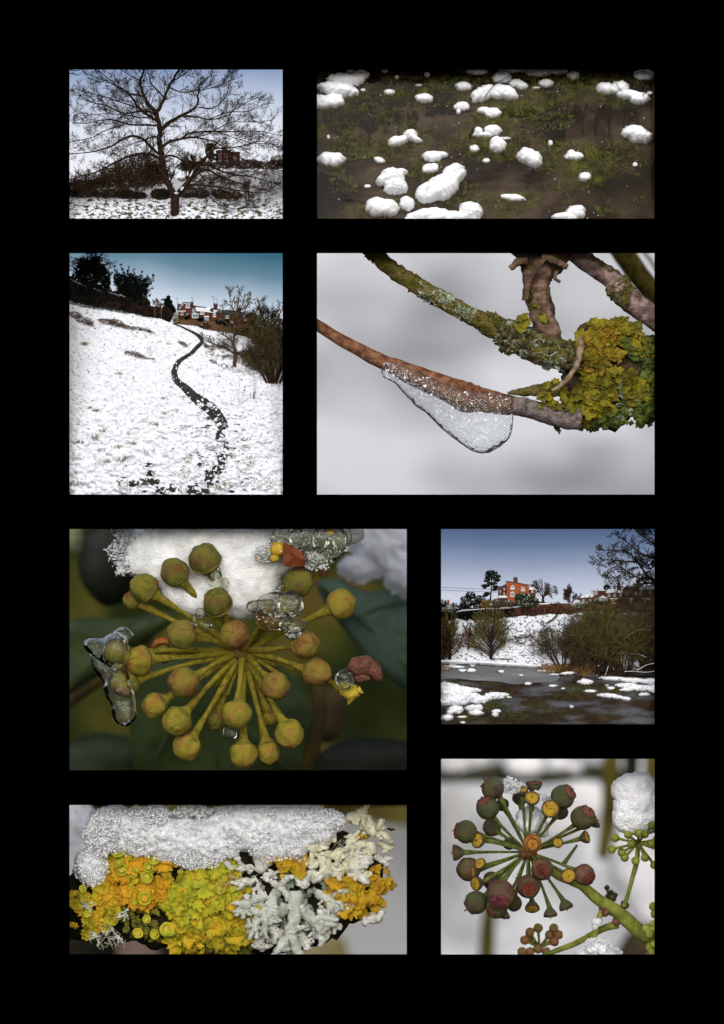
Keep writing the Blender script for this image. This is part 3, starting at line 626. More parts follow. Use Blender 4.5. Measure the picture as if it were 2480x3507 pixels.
    twig('bare_twig', 'thin dark branching twig arching over the large arched hummock', [[(808,145,2,.3),(850,90,2,.4),(910,50,1.8,.5),(1000,18,1.5,.5),(1040,5,1,.5)], [(850,90,1.5,.4),(848,65,1,.4),(860,40,.8,.4)], [(880,70,1.5,.4),(950,45,1,.4)]], 'twig')
    twig('upright_stick', 'thin upright stick by the top right corner hummock', [[(1556,140,1.6,.35),(1560,60,1.5,.35),(1563,5,1.2,.35)]], 'stick')
    twig('bare_stick', 'short bent stick stuck in the left hummock of the upper right pair', [[(1455,115,1.6,.35),(1435,90,1.4,.4),(1425,70,1,.4)]], 'stick')
    twig('fallen_stick', 'thin brown stick lying in the water at the lower left', [[(130,625,1.6,.05),(190,635,1.8,.05),(255,640,1.6,.05)]], 'stick')
    mb = MB(); blob(mb, pn.p(738,330,dd(738,330)-.05), .07, 2, .5, 2, 3, (.6,.6,1.6)); blob(mb, pn.p(755,300,dd(755,300)-.08), .06, 2, .5, 2, 5, (.7,.6,1.3)); build('stump', mb, bark, base=pn.p(738,350,dd(738,350)), label='small dark rotten stump at the centre of the flooded meadow', cat='stump')
    lm_ = mat('dark_reflection_patches', [(.35,'0b0703'),(.6,'1f150b')], scale=3, detail=8, rough=.9); g = MB()  # dark patches on the bed, painted in place of tree reflections
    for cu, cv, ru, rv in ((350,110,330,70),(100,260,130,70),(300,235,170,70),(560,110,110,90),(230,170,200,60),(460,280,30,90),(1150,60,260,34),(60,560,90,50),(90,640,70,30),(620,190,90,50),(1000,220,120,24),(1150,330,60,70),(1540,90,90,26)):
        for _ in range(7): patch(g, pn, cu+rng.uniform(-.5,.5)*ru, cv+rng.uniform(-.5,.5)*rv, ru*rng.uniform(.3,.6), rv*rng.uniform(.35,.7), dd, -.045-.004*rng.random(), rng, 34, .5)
    build('dark_reflection_patches', g, lm_, kind='stuff', base=pn.p(400,200,1), label='dark patches on the bed of the flooded meadow painted as tree reflections')
    # dark branch shapes laid under the water in place of reflected trees
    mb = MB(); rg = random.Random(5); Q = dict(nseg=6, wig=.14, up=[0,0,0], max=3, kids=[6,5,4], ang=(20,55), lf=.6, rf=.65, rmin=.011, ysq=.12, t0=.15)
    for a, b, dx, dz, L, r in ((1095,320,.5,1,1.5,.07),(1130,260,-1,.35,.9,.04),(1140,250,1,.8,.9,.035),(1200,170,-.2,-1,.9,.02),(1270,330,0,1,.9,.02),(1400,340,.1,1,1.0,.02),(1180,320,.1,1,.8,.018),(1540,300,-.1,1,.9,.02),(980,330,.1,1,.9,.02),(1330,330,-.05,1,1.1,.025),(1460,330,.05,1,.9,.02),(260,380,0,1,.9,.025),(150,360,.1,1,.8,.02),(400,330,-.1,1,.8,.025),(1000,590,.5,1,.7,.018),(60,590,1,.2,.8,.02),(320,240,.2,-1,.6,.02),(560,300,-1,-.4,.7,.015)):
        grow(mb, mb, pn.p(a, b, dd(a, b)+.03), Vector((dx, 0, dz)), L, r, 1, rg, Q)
    # keep every reflection shape just under the surface
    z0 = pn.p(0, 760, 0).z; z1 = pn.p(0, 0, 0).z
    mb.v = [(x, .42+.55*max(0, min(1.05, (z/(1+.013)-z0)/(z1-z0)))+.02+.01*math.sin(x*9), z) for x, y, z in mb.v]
    build('branch_reflections', mb, bark, base=pn.p(1100,320,1.5), label='dark branch shapes under the water of the flooded meadow, made as tree reflections', cat='branches')
    mb = MB()
    for _ in range(150):
        u, v = rng.uniform(10,1610), 20+700*rng.random(); 
        blob(mb, pn.p(u, v, dd(u, v)-.01), rng.uniform(.006,.022), 1, .3, 2, rng.random()*9)
    build('snow_flecks', mb, snow, base=pn.p(800,400,1.4), kind='stuff', label='tiny snow flecks caught on the grass of the flooded meadow')
panel2()
# ================================================================ middle left window: muddy path winding up a snowy hill to a terrace of houses
def bramble(name, label, cat, pn, ells, dfun, seed, n=260, h=.05, m=None, group=None):
    mb = MB(); rng = random.Random(seed)
    for cu, cv, ru, rv, tn in ells:
        for _ in range(int(n*.62*ru*rv/2500)+8):
            a = rng.uniform(0, 6.28); s = math.sqrt(rng.random()); x, y = math.cos(a)*s*ru, math.sin(a)*s*rv; c_, s_ = math.cos(R(tn)), math.sin(R(tn))
            u, v = cu+x*c_-y*s_, cv+x*s_+y*c_; p = pn.p(u, v, dfun(u, v)-.01); q = [p]; dv = Vector((rng.uniform(-1,1), rng.uniform(-.6,0), rng.uniform(-.1,.9)))
            for k in range(3): dv += Vector((rng.uniform(-.3,.3), 0, -.25)); q.append(q[-1]+dv.normalized()*h*rng.uniform(.3,.7))
            tube(mb, q, [.005,.0045,.004,.003], 3, cap=False)
    return build(name, mb, m or bramble_m, base=pn.p(ells[0][0], ells[0][1], dfun(ells[0][0], ells[0][1])), label=label, cat=cat, group=group)
def stalks(name, label, cat, pn, paths, dfun, m, r=1.1):
    mb = MB()
    for p in paths:
        b = dfun(*p[0]); q = smooth_path([tuple(x) for x in p], 3); tube(mb, [pn.p(a, c, b-.03-.02*i) for i, (a, c) in enumerate(q)], [max(.004, r*pn.w*(1-.5*i/len(q))) for i in range(len(q))], 4)
    return build(name, mb, m, base=pn.p(*paths[0][0], dfun(*paths[0][0])), label=label, cat=cat)
def panel3():
    pn = P3; rng = random.Random(33)
    backdrop('sky', pn, 2.6, sky_mat('sky_teal', [(0,'d0dbe8'),(.2,'a2b6c8'),(.42,'67899d'),(.68,'3a697c'),(1,'285467')], 6.5, 9.5, .10, .33, xs=.045))
    top = lerpt([(-60,345),(22,372),(120,400),(200,420),(300,428),(400,450),(520,475),(600,492),(700,508),(780,545),(860,552),(960,562),(1030,590),(1200,612),(1320,640),(1420,670),(1700,735)])
    bot = 1860
    def dd(u, v):
        t = max(0, min(1, (1830-v)/(1830-top(u)))); return .25+1.35*t**1.25
    m = mat('snowy_hill', [(.0,'2c2820'),(.35,'5a5140'),(.385,'ccd1dd'),(.6,'e2e5ed')], scale=9, stretch=(1,.6,1.5), rough=.75, bump=.55, bscale=9, detail=9, rgh=.62)
    def disp(u, v, q):
        t = max(0, (v-900)/900); a = .045+.13*t
        return Vector((0, -a*(noise.noise(q*3)+.7*noise.noise(q*8)+.4*noise.noise(q*18)), 0))
    mb = MB(); sheet(mb, pn, -60, 1690, top, bot, 190, 210, dd, disp); build('snow_hill', mb, m, kind='structure')
    def dg(u, v):
        d = dd(u, v); q = pn.p(u, v, d); return d+disp(u, v, q).y
    # path
    mb = MB()
    path = [(790,545,5),(840,562,7),(900,590,9),(950,615,13),(985,640,17),(1003,665,18),(998,690,16),(965,722,19),(930,760,17),(880,792,17),(835,825,22),(808,870,25),(800,920,27),(820,970,28),(868,1010,29),(915,1055,33),(965,1100,38),(1020,1140,45),(1075,1185,48),(1120,1235,48),(1150,1285,45),(1170,1330,36)]
    path = [(u, v, w*(.82 if v < 1000 else .95)) for u, v, w in path]
    strip(mb, path, pn, dg, .012, rng, .13)
    for u, v, ru, rv in [(1140,1390,38,42),(1185,1450,28,26),(1150,1520,48,30),(1125,1590,52,42),(1085,1640,60,32),(1060,1700,42,48),(1000,1590,30,14),(410,1712,42,30),(500,1728,50,18),(590,1715,60,22),(655,1720,42,26),(625,1660,30,22),(700,1780,52,34),(790,1765,34,26),(900,1780,60,40),(980,1740,40,12),(1010,1795,70,22),(560,1790,40,12),(610,1592,40,16),(1230,1790,28,8),(980,1672,20,10),(1060,1245,30,9),(1050,1300,26,6)]:
        patch(mb, pn, u, v, ru, rv, dg, .016, rng)
    for _ in range(230):
        if rng.random() < .45: i = rng.choice(path); u, v = i[0]+rng.gauss(0, 1.3)*i[2]*1.5, i[1]+rng.gauss(0, 1)*25
        else: u, v = rng.gauss(1150, 130), rng.uniform(1150, 1800)
        if v < 900 or u > 1600: continue
        patch(mb, pn, u, v, rng.uniform(4,15)*(v/1400), rng.uniform(1.5,4.5)*(v/1400), dg, .014, rng, 10)
    build('muddy_path', mb, mud, kind='structure')
    mb = MB()   # trampled half bare prints
    prints = [(905,1540,34,32),(870,1660,60,24),(980,1325,22,12),(1365,1570,44,36),(1320,1450,38,14),(1300,1640,30,14),(1410,1740,44,36),(1520,1720,48,36),(1345,1395,34,12),(255,1480,44,12),(60,1540,22,22),(430,1625,24,24),(1420,1420,14,6),(580,1485,20,16),(470,1355,34,12),(960,1380,18,10),(430,1760,60,26)]
    for u, v, ru, rv in prints: patch(mb, pn, u, v, ru, rv, dg, .012, rng, 18, .5)
    for _ in range(40):
        u, v = rng.uniform(700,1580), rng.uniform(1200,1800); patch(mb, pn, u, v, rng.uniform(8,20), rng.uniform(4,9), dg, .012, rng, 12, .5)
    build('trampled_snow', mb, mat('trampled_snow', [(.35,'4a3f33'),(.44,'8f867c'),(.52,'c9cad0'),(.6,'eceff5')], scale=22, detail=6, bump=.5, bscale=30), kind='structure')
    # lumps of snow lying along the path's lower part
    mb = MB()
    for _ in range(90):
        u, v = (rng.gauss(1120, 90), rng.uniform(1330, 1810)) if rng.random() < .6 else (rng.uniform(380, 1050), rng.uniform(1690, 1810))
        s = rng.uniform(6, 22); hf(mb, pn, [(u, v, s*1.3, s*.7, rng.uniform(-30,30))], .03+.0012*s, dg, step=s/4, seed=rng.random()*99, up=.3)
    build('snow_lumps', mb, snow, kind='stuff', base=pn.p(1100,1600,.4), label='trodden lumps of snow scattered over the muddy foot of the path')
    # bramble patches
    G = 'bramble patches in the snow of the hill'
    bramble('bramble_patch', 'dark bramble patch at the left edge near the top of the hill', 'brambles', pn, [(60,480,50,26,8),(130,520,70,28,15),(170,545,40,14,20)], dg, 1, 520, group=G)
    bramble('bramble_patch', 'long dark bramble patch below the big dark trees, sloping to the right', 'brambles', pn, [(300,530,70,22,8),(370,540,60,28,15),(450,570,70,16,14),(560,585,70,12,12),(620,602,30,7,20)], dg, 2, 620, group=G)
    bramble('bramble_patch', 'small reddish bramble patch alone in the middle of the left slope', 'brambles', pn, [(490,765,62,18,10),(550,788,50,14,12),(620,803,40,4,5)], dg, 3, 560, group=G)
    bramble('bramble_patch', 'small bramble patch just left of the upper bend of the path', 'brambles', pn, [(870,695,36,12,35),(840,685,20,6,10)], dg, 4, 600, group=G)
    bramble('bramble_patch', 'small rust coloured bramble patch left of the right hand tree', 'brambles', pn, [(1085,825,32,12,28)], dg, 5, 560, group=G)
    bramble('bramble_patch', 'wide rusty bramble patch behind the foot of the right hand tree', 'brambles', pn, [(1310,820,85,30,22),(1190,790,50,20,10),(1370,855,30,12,20)], dg, 6, 420, group=G)
    bramble('rough_grass', 'dark rough grass along the brow of the hill at the upper left', 'rough grass', pn, [(100,400,110,14,12),(260,430,90,12,4),(400,455,90,8,8),(560,482,60,7,9),(640,495,50,6,9)], dg, 7, 900, .04, ever)
    bramble('rough_grass', 'greenish rough grass around the feet of the two right hand trees', 'rough grass', pn, [(1250,880,140,24,14),(1450,930,120,34,16),(1560,990,60,24,10),(1080,770,60,20,20)], dg, 8, 170, .035, ever)
    mb = MB()
    for _ in range(900):
        u, v = rng.uniform(0,1620), 480+1330*rng.random()**.9
        if v < top(u)+8: continue
        tuft(mb, pn.p(u, v, dg(u, v)-.005), rng.uniform(.015,.045)*(.5+v/1800), 3, rng, 1.2, .005)
    for u, v, s in [(215,1395,.26),(400,1565,.22),(60,1740,.3),(490,1435,.16),(1240,1535,.18),(660,1300,.16),(1140,1775,.26),(100,1430,.15),(370,1470,.15),(270,1350,.12),(220,1190,.14),(170,1180,.12),(730,1100,.1),(740,1210,.1),(280,1570,.14),(1160,1740,.15),(390,920,.1)]:
        for _ in range(4): tuft(mb, pn.p(u+rng.uniform(-25,25), v+rng.uniform(-8,8), dg(u, v)-.02), s, 5, rng, 1.3, .007)
    build('grass', mb, grass_m, kind='stuff', base=pn.p(800,1500,.4), label='green grass blades poking through the snow of the hill')
    mb = MB()
    for _ in range(5): tuft(mb, pn.p(135+rng.uniform(-12,12), 705, dg(135,700)-.02), .16, 8, rng, .8, .007)
    build('grass_tussock', mb, dry_m, base=pn.p(135,708,dg(135,700)), label='small orange dry grass tussock on the left slope', cat='grass tussock')
    stalks('dry_stalks', 'group of thin dry stalks standing in the snow at the lower right', 'dry stalks', pn, [[(1280,1130),(1262,1040),(1240,950)],[(1275,1125),(1282,1040),(1280,930)],[(1283,1128),(1310,1080),(1325,1020)],[(1215,1118),(1225,1085)],[(1225,1118),(1258,1090)],[(1280,1145),(1350,1102)],[(1300,1130),(1345,1100),(1400,1095)]], dg, brown_twig)
    stalks('dry_stalks', 'tall dry stalks with a dark withered leaf in the snow at the right', 'dry stalks', pn, [[(1388,1105),(1385,1040),(1380,945)],[(1390,1100),(1400,1040),(1412,955)],[(1385,1105),(1395,1020),(1398,930)],[(1366,1103),(1362,1040)]], dg, brown_twig)
    stalks('dry_stalks', 'two crossed thin stalks in the snow right of the path bend', 'dry stalks', pn, [[(1085,950),(1150,890)],[(1103,942),(1101,892)]], dg, brown_twig, .8)
    stalks('dry_stalks', 'faint thin stalks standing right of the middle bramble patch', 'dry stalks', pn, [[(605,780),(600,720),(607,665)],[(618,790),(625,740),(615,700)],[(625,785),(640,745)]], dg, brown_twig, .8)
    stalks('fallen_twigs', 'short pale twigs lying on the snow left of the path', 'twigs', pn, [[(668,1132),(690,1135),(710,1155)],[(718,1100),(735,1108),(756,1132)],[(632,1108),(636,1130)]], dg, dry_m, 1.0)
    mb = MB(); blob(mb, pn.p(1390,1080,dg(1390,1085)-.06), .035, 2, .5, 2, 4, (.7,.5,1.7)); build('withered_leaf', mb, twig_m, base=pn.p(1390,1095,dg(1390,1090)), label='dark withered leaf clinging to the tall dry stalks at the right', cat='leaf')
    # dark trees at upper left
    bd = 1.95
    t = leafy('weeping_tree', 'large black domed tree with drooping twigs at the upper left of the hill', 'tree', pn, [(165,120,62,52),(205,95,50,40),(120,140,55,55),(240,150,60,55),(280,190,50,60),(170,190,100,70),(235,240,95,70),(110,230,60,70),(160,290,110,60),(260,300,80,50),(70,200,30,60),(130,80,40,30),(225,65,40,24),(300,240,30,60)], bd, 8500, .034, 301, black_ever, trunk=[(205,430,11),(200,330,9),(195,230,7)], tm=black_ever, th=.3)
    B = MB(); rg = random.Random(4); Q = dict(nseg=5, wig=.18, up=[.05,-.1,-.14], max=3, kids=[7,5,4], ang=(20,55), lf=.5, rf=.5, rmin=.006, ysq=.5, t0=.3)
    for k in range(46): grow(B, B, pn.p(180+rg.uniform(-85,85), 140+rg.uniform(-60,60), bd), Vector((rg.uniform(-1,1), rg.uniform(-.4,.3), rg.uniform(.1,1.1))), .62, .02, 1, rg, Q)
    build('twigs', B, twig_m, t)
    def spiky(name, label, tips, base, seed, n=26):
        rg = random.Random(seed); E = []
        for u, v in tips:
            for k in range(6):
                f = k/6; E.append((u+(base[0]-u)*f*.75+rg.uniform(-6,6), v+(base[1]-v)*f*.75, 9+20*f, 12+20*f))
        E += [(450,300,75,70),(520,280,65,70),(420,240,55,60),(560,290,45,50),(480,210,50,45),(380,210,36,50),(540,220,40,40),(440,370,90,50),(590,240,30,40)]
        return leafy(name, label, 'tree', pn, E, bd-.1, n*len(E)*2, .038, seed, black_ever, trunk=[(base[0],base[1]+60,9),(base[0],base[1]-60,6)], tm=black_ever, th=.2)
    spiky('yew_tree', 'black feathery evergreen with ragged tips right of the domed tree', [(350,115),(405,105),(462,125),(560,160),(600,195),(640,190),(640,220),(632,280),(610,330),(580,350),(340,170),(430,180),(500,140),(350,240),(520,200),(560,250),(420,250),(590,270)], (470,390), 302, 27)
    leafy('hedge', 'black hedge and undergrowth along the hilltop under the dark trees', 'hedge', pn, [(20,300,60,90),(120,340,110,75),(260,355,120,70),(400,375,120,75),(480,400,100,60),(30,240,40,50),(560,400,60,50)], 1.82, 13000, .055, 303, mat('hedge_black', [(.4,'090807'),(.65,'1c130e')], scale=5), th=.14)
    leafy('thicket', 'reddish brown thicket on the hilltop right of the black hedge', 'thicket', pn, [(520,450,70,36),(600,455,60,48),(670,470,60,55),(730,480,60,60),(330,410,80,24)], 1.72, 8000, .04, 304, mat('thicket_red', [(.4,'150d09'),(.65,'352016')], scale=5), th=.1)
    mb = MB()
    for a, b, c in ((22,214,5),(60,232,4),(95,247,3),(130,262,2.5),(210,288,3),(240,300,2),(330,318,2.5),(370,330,2.5),(410,336,2)): hf(mb, pn, [(a, b, 26, c, 24)], .03, lambda u, v: 1.68, step=2, seed=a, rag=.6); build('snowy_wall_top', mb, snow, smooth=False, base=pn.p(200,300,1.7), label='thin line of snow on the wall top behind the domed tree', cat='wall top')
    leafy('conifer', 'small dark conifer just left of the terrace', 'tree', pn, [(755,352,14,16),(745,372,20,14),(765,385,22,16),(745,402,26,18),(770,415,24,18),(790,438,16,20),(755,440,34,22),(800,462,14,20),(765,470,38,30)], 2.0, 2600, .035, 305, black_ever, trunk=[(765,520,5),(760,380,3)])
    bare_tree('young_tree', 'thin pale leafless tree left of the small dark conifer', 'tree', pn, 690, 500, 1.9, 150, 306, brown_twig, r=.02)
    mb = MB(); tube(mb, [pn.p(655,494,1.62), pn.p(654,428,1.62)], .012, 6); build('fence_post', mb, dry_m, base=pn.p(655,494,1.62), label='left one of the two pale posts on the brow of the hill', cat='post', group='posts on the brow')
    mb = MB(); tube(mb, [pn.p(704,502,1.62), pn.p(704,428,1.62)], .014, 6); build('fence_post', mb, dry_m, base=pn.p(704,502,1.62), label='right one of the two pale posts on the brow of the hill', cat='post', group='posts on the brow')
    # terrace
    def chimney(root, u0, u1, v0, v1, d): part('chimney', pn, mat('sooty_brick', [(.4,'251714'),(.6,'4a2a20')], scale=12) if 'sooty_brick' not in MATS else MATS['sooty_brick'], root, boxes=[(u0,u1,v0,v1,d,d+.08),(u0-2,u1+2,v0-4,v0,d-.01,d+.09)]+[(u0+i*(u1-u0)/3+2, u0+(i+1)*(u1-u0)/3-2, v0-13, v0-4, d+.02, d+.05) for i in range(3)])
    h = thing('terraced_house', 'end house of the terrace, tall red gable with white trimmed window and glass porch', 'house', pn.p(870, 520, 2.0))
    part('wall', pn, brick, h, prisms=[([(833,520),(960,520),(960,430),(927,400),(925,392),(868,390),(830,428),(830,445)],1.98,.3)], boxes=[(826,882,455,515,1.93,1.98)])
    part('roof', pn, slate, h, prisms=[([(818,440),(826,394),(848,400),(832,430),(820,450)],1.96,.3),([(830,430),(866,384),(935,388),(935,396),(870,392),(834,432)],1.95,.34)])
    part('roof_trim', pn, white_p, h, prisms=[([(834,432),(868,392),(926,396),(926,400),(870,397),(837,436)],1.93,.03)], boxes=[(824,884,448,454,1.91,2.0)])
    window(pn, h, 884, 914, 402, 426, 1.98); window(pn, h, 848, 866, 456, 480, 1.93, nx=1, ny=1); chimney(h, 922, 940, 388, 420, 1.92)
    part('porch', pn, white_p, h, boxes=[(930,978,482,504,1.86,1.95)]+[(930+i*12,933+i*12,470,482,1.86,1.9) for i in range(5)], prisms=[([(924,474),(952,462),(984,474)],1.84,.14)])
    part('porch_glazing', pn, glass_d, h, boxes=[(933,976,474,500,1.855,1.9)])
    part('upper_bay', pn, glass_d, h, boxes=[(932,955,430,470,1.94,2.0)])
    h = thing('terraced_house', 'second house of the terrace with a snow covered roof', 'house', pn.p(1010, 520, 2.05))
    part('wall', pn, brick, h, boxes=[(960,1075,450,530,2.02,2.3)]); part('roof', pn, snow, h, prisms=[([(955,450),(1080,462),(1030,424),(962,416)],1.98,.2)])
    part('ridge', pn, slate, h, prisms=[([(940,418),(1034,428),(1034,422),(940,408)],1.97,.24)]); window(pn, h, 990, 1020, 457, 474, 2.02); part('snowy_lean_to', pn, snow, h, boxes=[(1020,1058,487,494,1.9,2.02)]); part('glazing', pn, glass_d, h, boxes=[(1022,1056,494,532,1.92,2.02)])
    h = thing('terraced_house', 'third house of the terrace with patchy snow on its roof and a black chimney', 'house', pn.p(1130, 530, 2.1))
    part('wall', pn, brick, h, boxes=[(1075,1200,462,545,2.06,2.3)]); part('roof', pn, mat('patchy_roof', [(.4,'2a2b30'),(.52,'55565c'),(.56,'e8ebf2')], scale=5), h, prisms=[([(1072,464),(1205,476),(1180,438),(1036,424)],2.02,.22)])
    chimney(h, 1090, 1120, 404, 440, 1.98); window(pn, h, 1086, 1108, 466, 494, 2.06); window(pn, h, 1135, 1158, 508, 530, 2.06)
    h = thing('terraced_house', 'fourth house of the terrace, dark roof behind the right hand tree', 'house', pn.p(1250, 540, 2.15))
    part('wall', pn, brick, h, boxes=[(1200,1300,476,560,2.1,2.3)]); part('roof', pn, slate, h, prisms=[([(1196,478),(1306,490),(1285,448),(1180,440)],2.07,.22)])
    chimney(h, 1265, 1292, 432, 460, 2.02); window(pn, h, 1180, 1206, 482, 504, 2.06); window(pn, h, 1218, 1240, 525, 550, 2.1)
    h = thing('terraced_house', 'last house of the terrace, snow streaked dark roof at the right', 'house', pn.p(1350, 550, 2.2))
    part('wall', pn, brick, h, boxes=[(1300,1410,490,575,2.14,2.3)]); part('roof', pn, MATS['patchy_roof'], h, prisms=[([(1296,492),(1415,505),(1380,462),(1285,456)],2.11,.22)]); window(pn, h, 1320, 1342, 500, 520, 2.14)
    for i, (l, u, v, vt) in enumerate([('television aerial standing left of the end house', 823, 420, 355), ('television aerial on the chimney of the end house', 938, 385, 355), ('tall television aerial on the black chimney of the third house', 1091, 400, 345), ('shorter television aerial right of the tall one', 1118, 405, 362)]):
        mb = MB(); tube(mb, [pn.p(u, v, 1.97), pn.p(u, vt, 1.97)], .006, 4); tube(mb, [pn.p(u-17, vt-1, 1.97), pn.p(u+4, vt+3, 1.97)], .004, 4)
        for k in range(4): tube(mb, [pn.p(u-15+k*5, vt-5, 1.97), pn.p(u-15+k*5, vt+5, 1.97)], .003, 3)
        build('television_aerial', mb, slate, base=pn.p(u, v, 1.97), label=l, cat='aerial', group='aerials on the terrace')
    part2 = MB(); prism(part2, pn, [(795,512),(960,515),(1000,522),(1150,532),(1420,560),(1620,610),(1620,700),(1420,668),(1200,618),(1030,592),(960,568),(795,552)], 1.74, .12)
    build('garden_bank', part2, mat('garden_bank', [(.35,'35231a'),(.5,'5c3c26'),(.65,'4b4626')], scale=6, detail=8, bump=.6), smooth=False, base=pn.p(1000,570,1.7), label='brown garden wall and bank running below the terrace', cat='garden wall')
    for i, (l, e, mm, sn) in enumerate([('round clipped bush with snow on top before the end house', [(892,490,20,26)], black_ever, .1), ('yellowish snowy shrub left of the end house', [(812,480,24,18),(810,515,22,26)], mat('variegated', [(.4,'4a4a26'),(.6,'9a9a70')], scale=8), .25),
        ('low dark hedge before the second house', [(992,515,28,14)], black_ever, 0), ('dark garden bush before the third house', [(1130,530,26,20)], ever, .04), ('black garden bush before the fourth house', [(1180,535,28,22)], black_ever, 0), ('brown bush on the bank below the second house', [(1030,560,44,22)], mat('bush_brown', [(.4,'2c2018'),(.6,'56452e')], scale=6), .04)]):
        leafy('garden_bush', l, 'bush', pn, e, 1.74, 700, .022, 310+i, mm, sn=sn, th=.1, group='garden bushes below the terrace')
    leafy('dark_thicket', 'olive brown thicket between the two right hand trees below the terrace', 'thicket', pn, [(1350,600,110,28),(1450,620,90,45),(1550,650,80,90),(1580,580,50,80),(1470,560,50,50)], 1.72, 5200, .03, 320, mat('thicket_olive', [(.4,'1d1a10'),(.65,'4a4420')], scale=4), th=.1)
    # right hand trees
    t = thing('bare_tree', 'leafless tree with upright top and wide low branches, reddish trunk, right of the path', 'tree', pn.p(1245, 858, 1.3)); A = MB(); B = MB(); rg = random.Random(9)
    T = 1.28; L_ = [[(1245,862,15),(1250,800,13),(1255,750,11),(1240,700,9),(1243,640,8),(1250,560,7),(1262,470,5),(1275,380,4),(1283,280,2)],
      [(1250,775,6),(1200,735,5),(1140,710,5),(1060,680,4),(1000,640,2)],[(1255,765,7),(1320,745,6),(1390,715,5),(1440,690,3)],[(1242,700,5),(1200,650,5),(1150,620,4),(1120,600,2)],
      [(1243,640,6),(1300,590,5),(1350,540,4),(1400,460,3),(1450,360,2)],[(1255,745,4),(1190,700,4),(1100,715,3),(1010,690,2)],[(1262,470,4),(1225,420,3),(1210,340,2),(1212,290,2)],[(1250,560,5),(1300,500,4),(1330,430,3),(1370,350,2)],[(1245,610,5),(1200,560,4),(1170,500,3),(1155,400,2)],[(1255,760,5),(1330,790,4),(1420,800,2)],[(1258,500,4),(1300,420,3),(1320,330,2)]]
    Q = dict(nseg=4, wig=.12, up=[.08,.08,.06,.06], max=3, kids=[4,5,4], ang=(18,48), lf=.55, rf=.55, rmin=.005, ysq=.5, t0=.2)
    for i, lm in enumerate(L_):
        q = smooth_path(lm, 4); g = 0 if i == 0 else rg.uniform(-.25, .25); W = [pn.p(a, b, T+g*j/len(q)) for j, (a, b, _) in enumerate(q)]
        tube(A, W, [max(.006, c*pn.w) for _, _, c in q], 6); shoots(B, W[8 if i == 0 else 1:], .03, rg, .07, .3, Q)
    build('trunk', A, mat('reddish_bark', [(.4,'2e1a12'),(.6,'54382a')], scale=9, bump=.4), t); build('crown', B, mat('olive_twig_dark', [(.35,'2b2616'),(.65,'544b26')], scale=5, rough=.9), t)
    mb = MB(); hf(mb, pn, [(1360,730,50,4,-14),(1300,752,26,4,-10)], .02, lambda u, v: T-.06, step=2, seed=3); build('snow_cover', mb, snow, t)
    bush('multi_stemmed_tree', 'dense many stemmed leafless tree at the right edge, dark olive twigs', 'tree', pn, 1535, 985, 1.15, 560, 420, 37, MATS['olive_twig_dark'], stems=16, P=dict(kids=[9,6,5], rmin=.006, wig=.1), trunk_m=bark, r=.05)
    bush('multi_stemmed_tree', 'leafless tree behind the right edge tree with pale curling twig tips', 'tree', pn, 1480, 640, 1.85, 330, 330, 38, twig_m, stems=10, P=dict(kids=[7,5,4], rmin=.006, wig=.2), r=.03)
panel3()
# ================================================================ middle right window: ice on a twig beside lichen covered branches
def limb(name, label, cat, pn, pts, m, nz=.18, n=20, seed=0, nsc=3, d_last=None, parent=None, sm=5):
    """pts (u, v, radius, depth)"""
    q = smooth_path(pts, sm); W = [pn.p(u, v, d) for u, v, r, d in q]; mb = MB(); tube(mb, W, [r*pn.w for _, _, r, _ in q], n, nz=nz, seed=seed, nsc=nsc)
    if parent: return build(name, mb, m, parent, label=label), q
    t = thing(name, label, cat, W[0]); build('stem', mb, m, t); return t, q
def flakes_on(mb, pn, q, n, size, rng, t0, t1, side=(-1, 1), lift=.8, th=.04):
    for _ in range(n):
        x = rng.uniform(t0, t1)*(len(q)-1); i = int(min(x, len(q)-2)); u, v, r, d = [a+(b-a)*(x-i) for a, b in zip(q[i], q[i+1])]
        a = R(rng.uniform(side[0], side[1])); tx, ty = q[i+1][0]-q[i][0], q[i+1][1]-q[i][1]; l = math.hypot(tx, ty); nx, ny = -ty/l, tx/l
        s = math.sin(a); nr = Vector((nx*s, -math.cos(a), -ny*s)); c = pn.p(u, v, d)+nr*r*pn.w*lift
        flake(mb, c, size*rng.uniform(.5, 1.3), nr+Vector((rng.uniform(-.5,.5), rng.uniform(-.3,.3), rng.uniform(-.5,.5))), rng, lobes=rng.choice((4,5,6,7)), th=th, deep=.45, n=20)
yellow_l = mat('yellow_lichen', [(.3,'3c3c0e'),(.48,'646014'),(.62,'857818'),(.72,'5c5a16')], scale=2.2, rough=.75, bump=.4, bscale=18, spec=.2)
ochre_l = mat('ochre_lichen', [(.3,'58480f'),(.55,'856a16'),(.7,'706a1a')], scale=2.2, rough=.75, bump=.4, bscale=18, spec=.2)
grey_l = mat('grey_lichen', [(.35,'6d7a68'),(.6,'a3ac9a')], scale=5, rough=.85, bump=.5, bscale=20, spec=.15)
green_l = mat('green_lichen', [(.3,'2c3616'),(.55,'54622a'),(.7,'74752c')], scale=3, rough=.8, bump=.5, bscale=20, spec=.15)
moss_b = mat('mossy_bark', [(.3,'2e2a14'),(.48,'5c5622'),(.58,'6a5a3c'),(.7,'4e4a24')], scale=3.4, detail=9, rough=.95, bump=1, bscale=12, spec=.1)
brown_b = mat('brown_bark', [(.3,'2e221c'),(.5,'5c483a'),(.62,'80685a'),(.72,'5a5228')], scale=3, detail=9, rough=.9, bump=1, bscale=10, spec=.2)
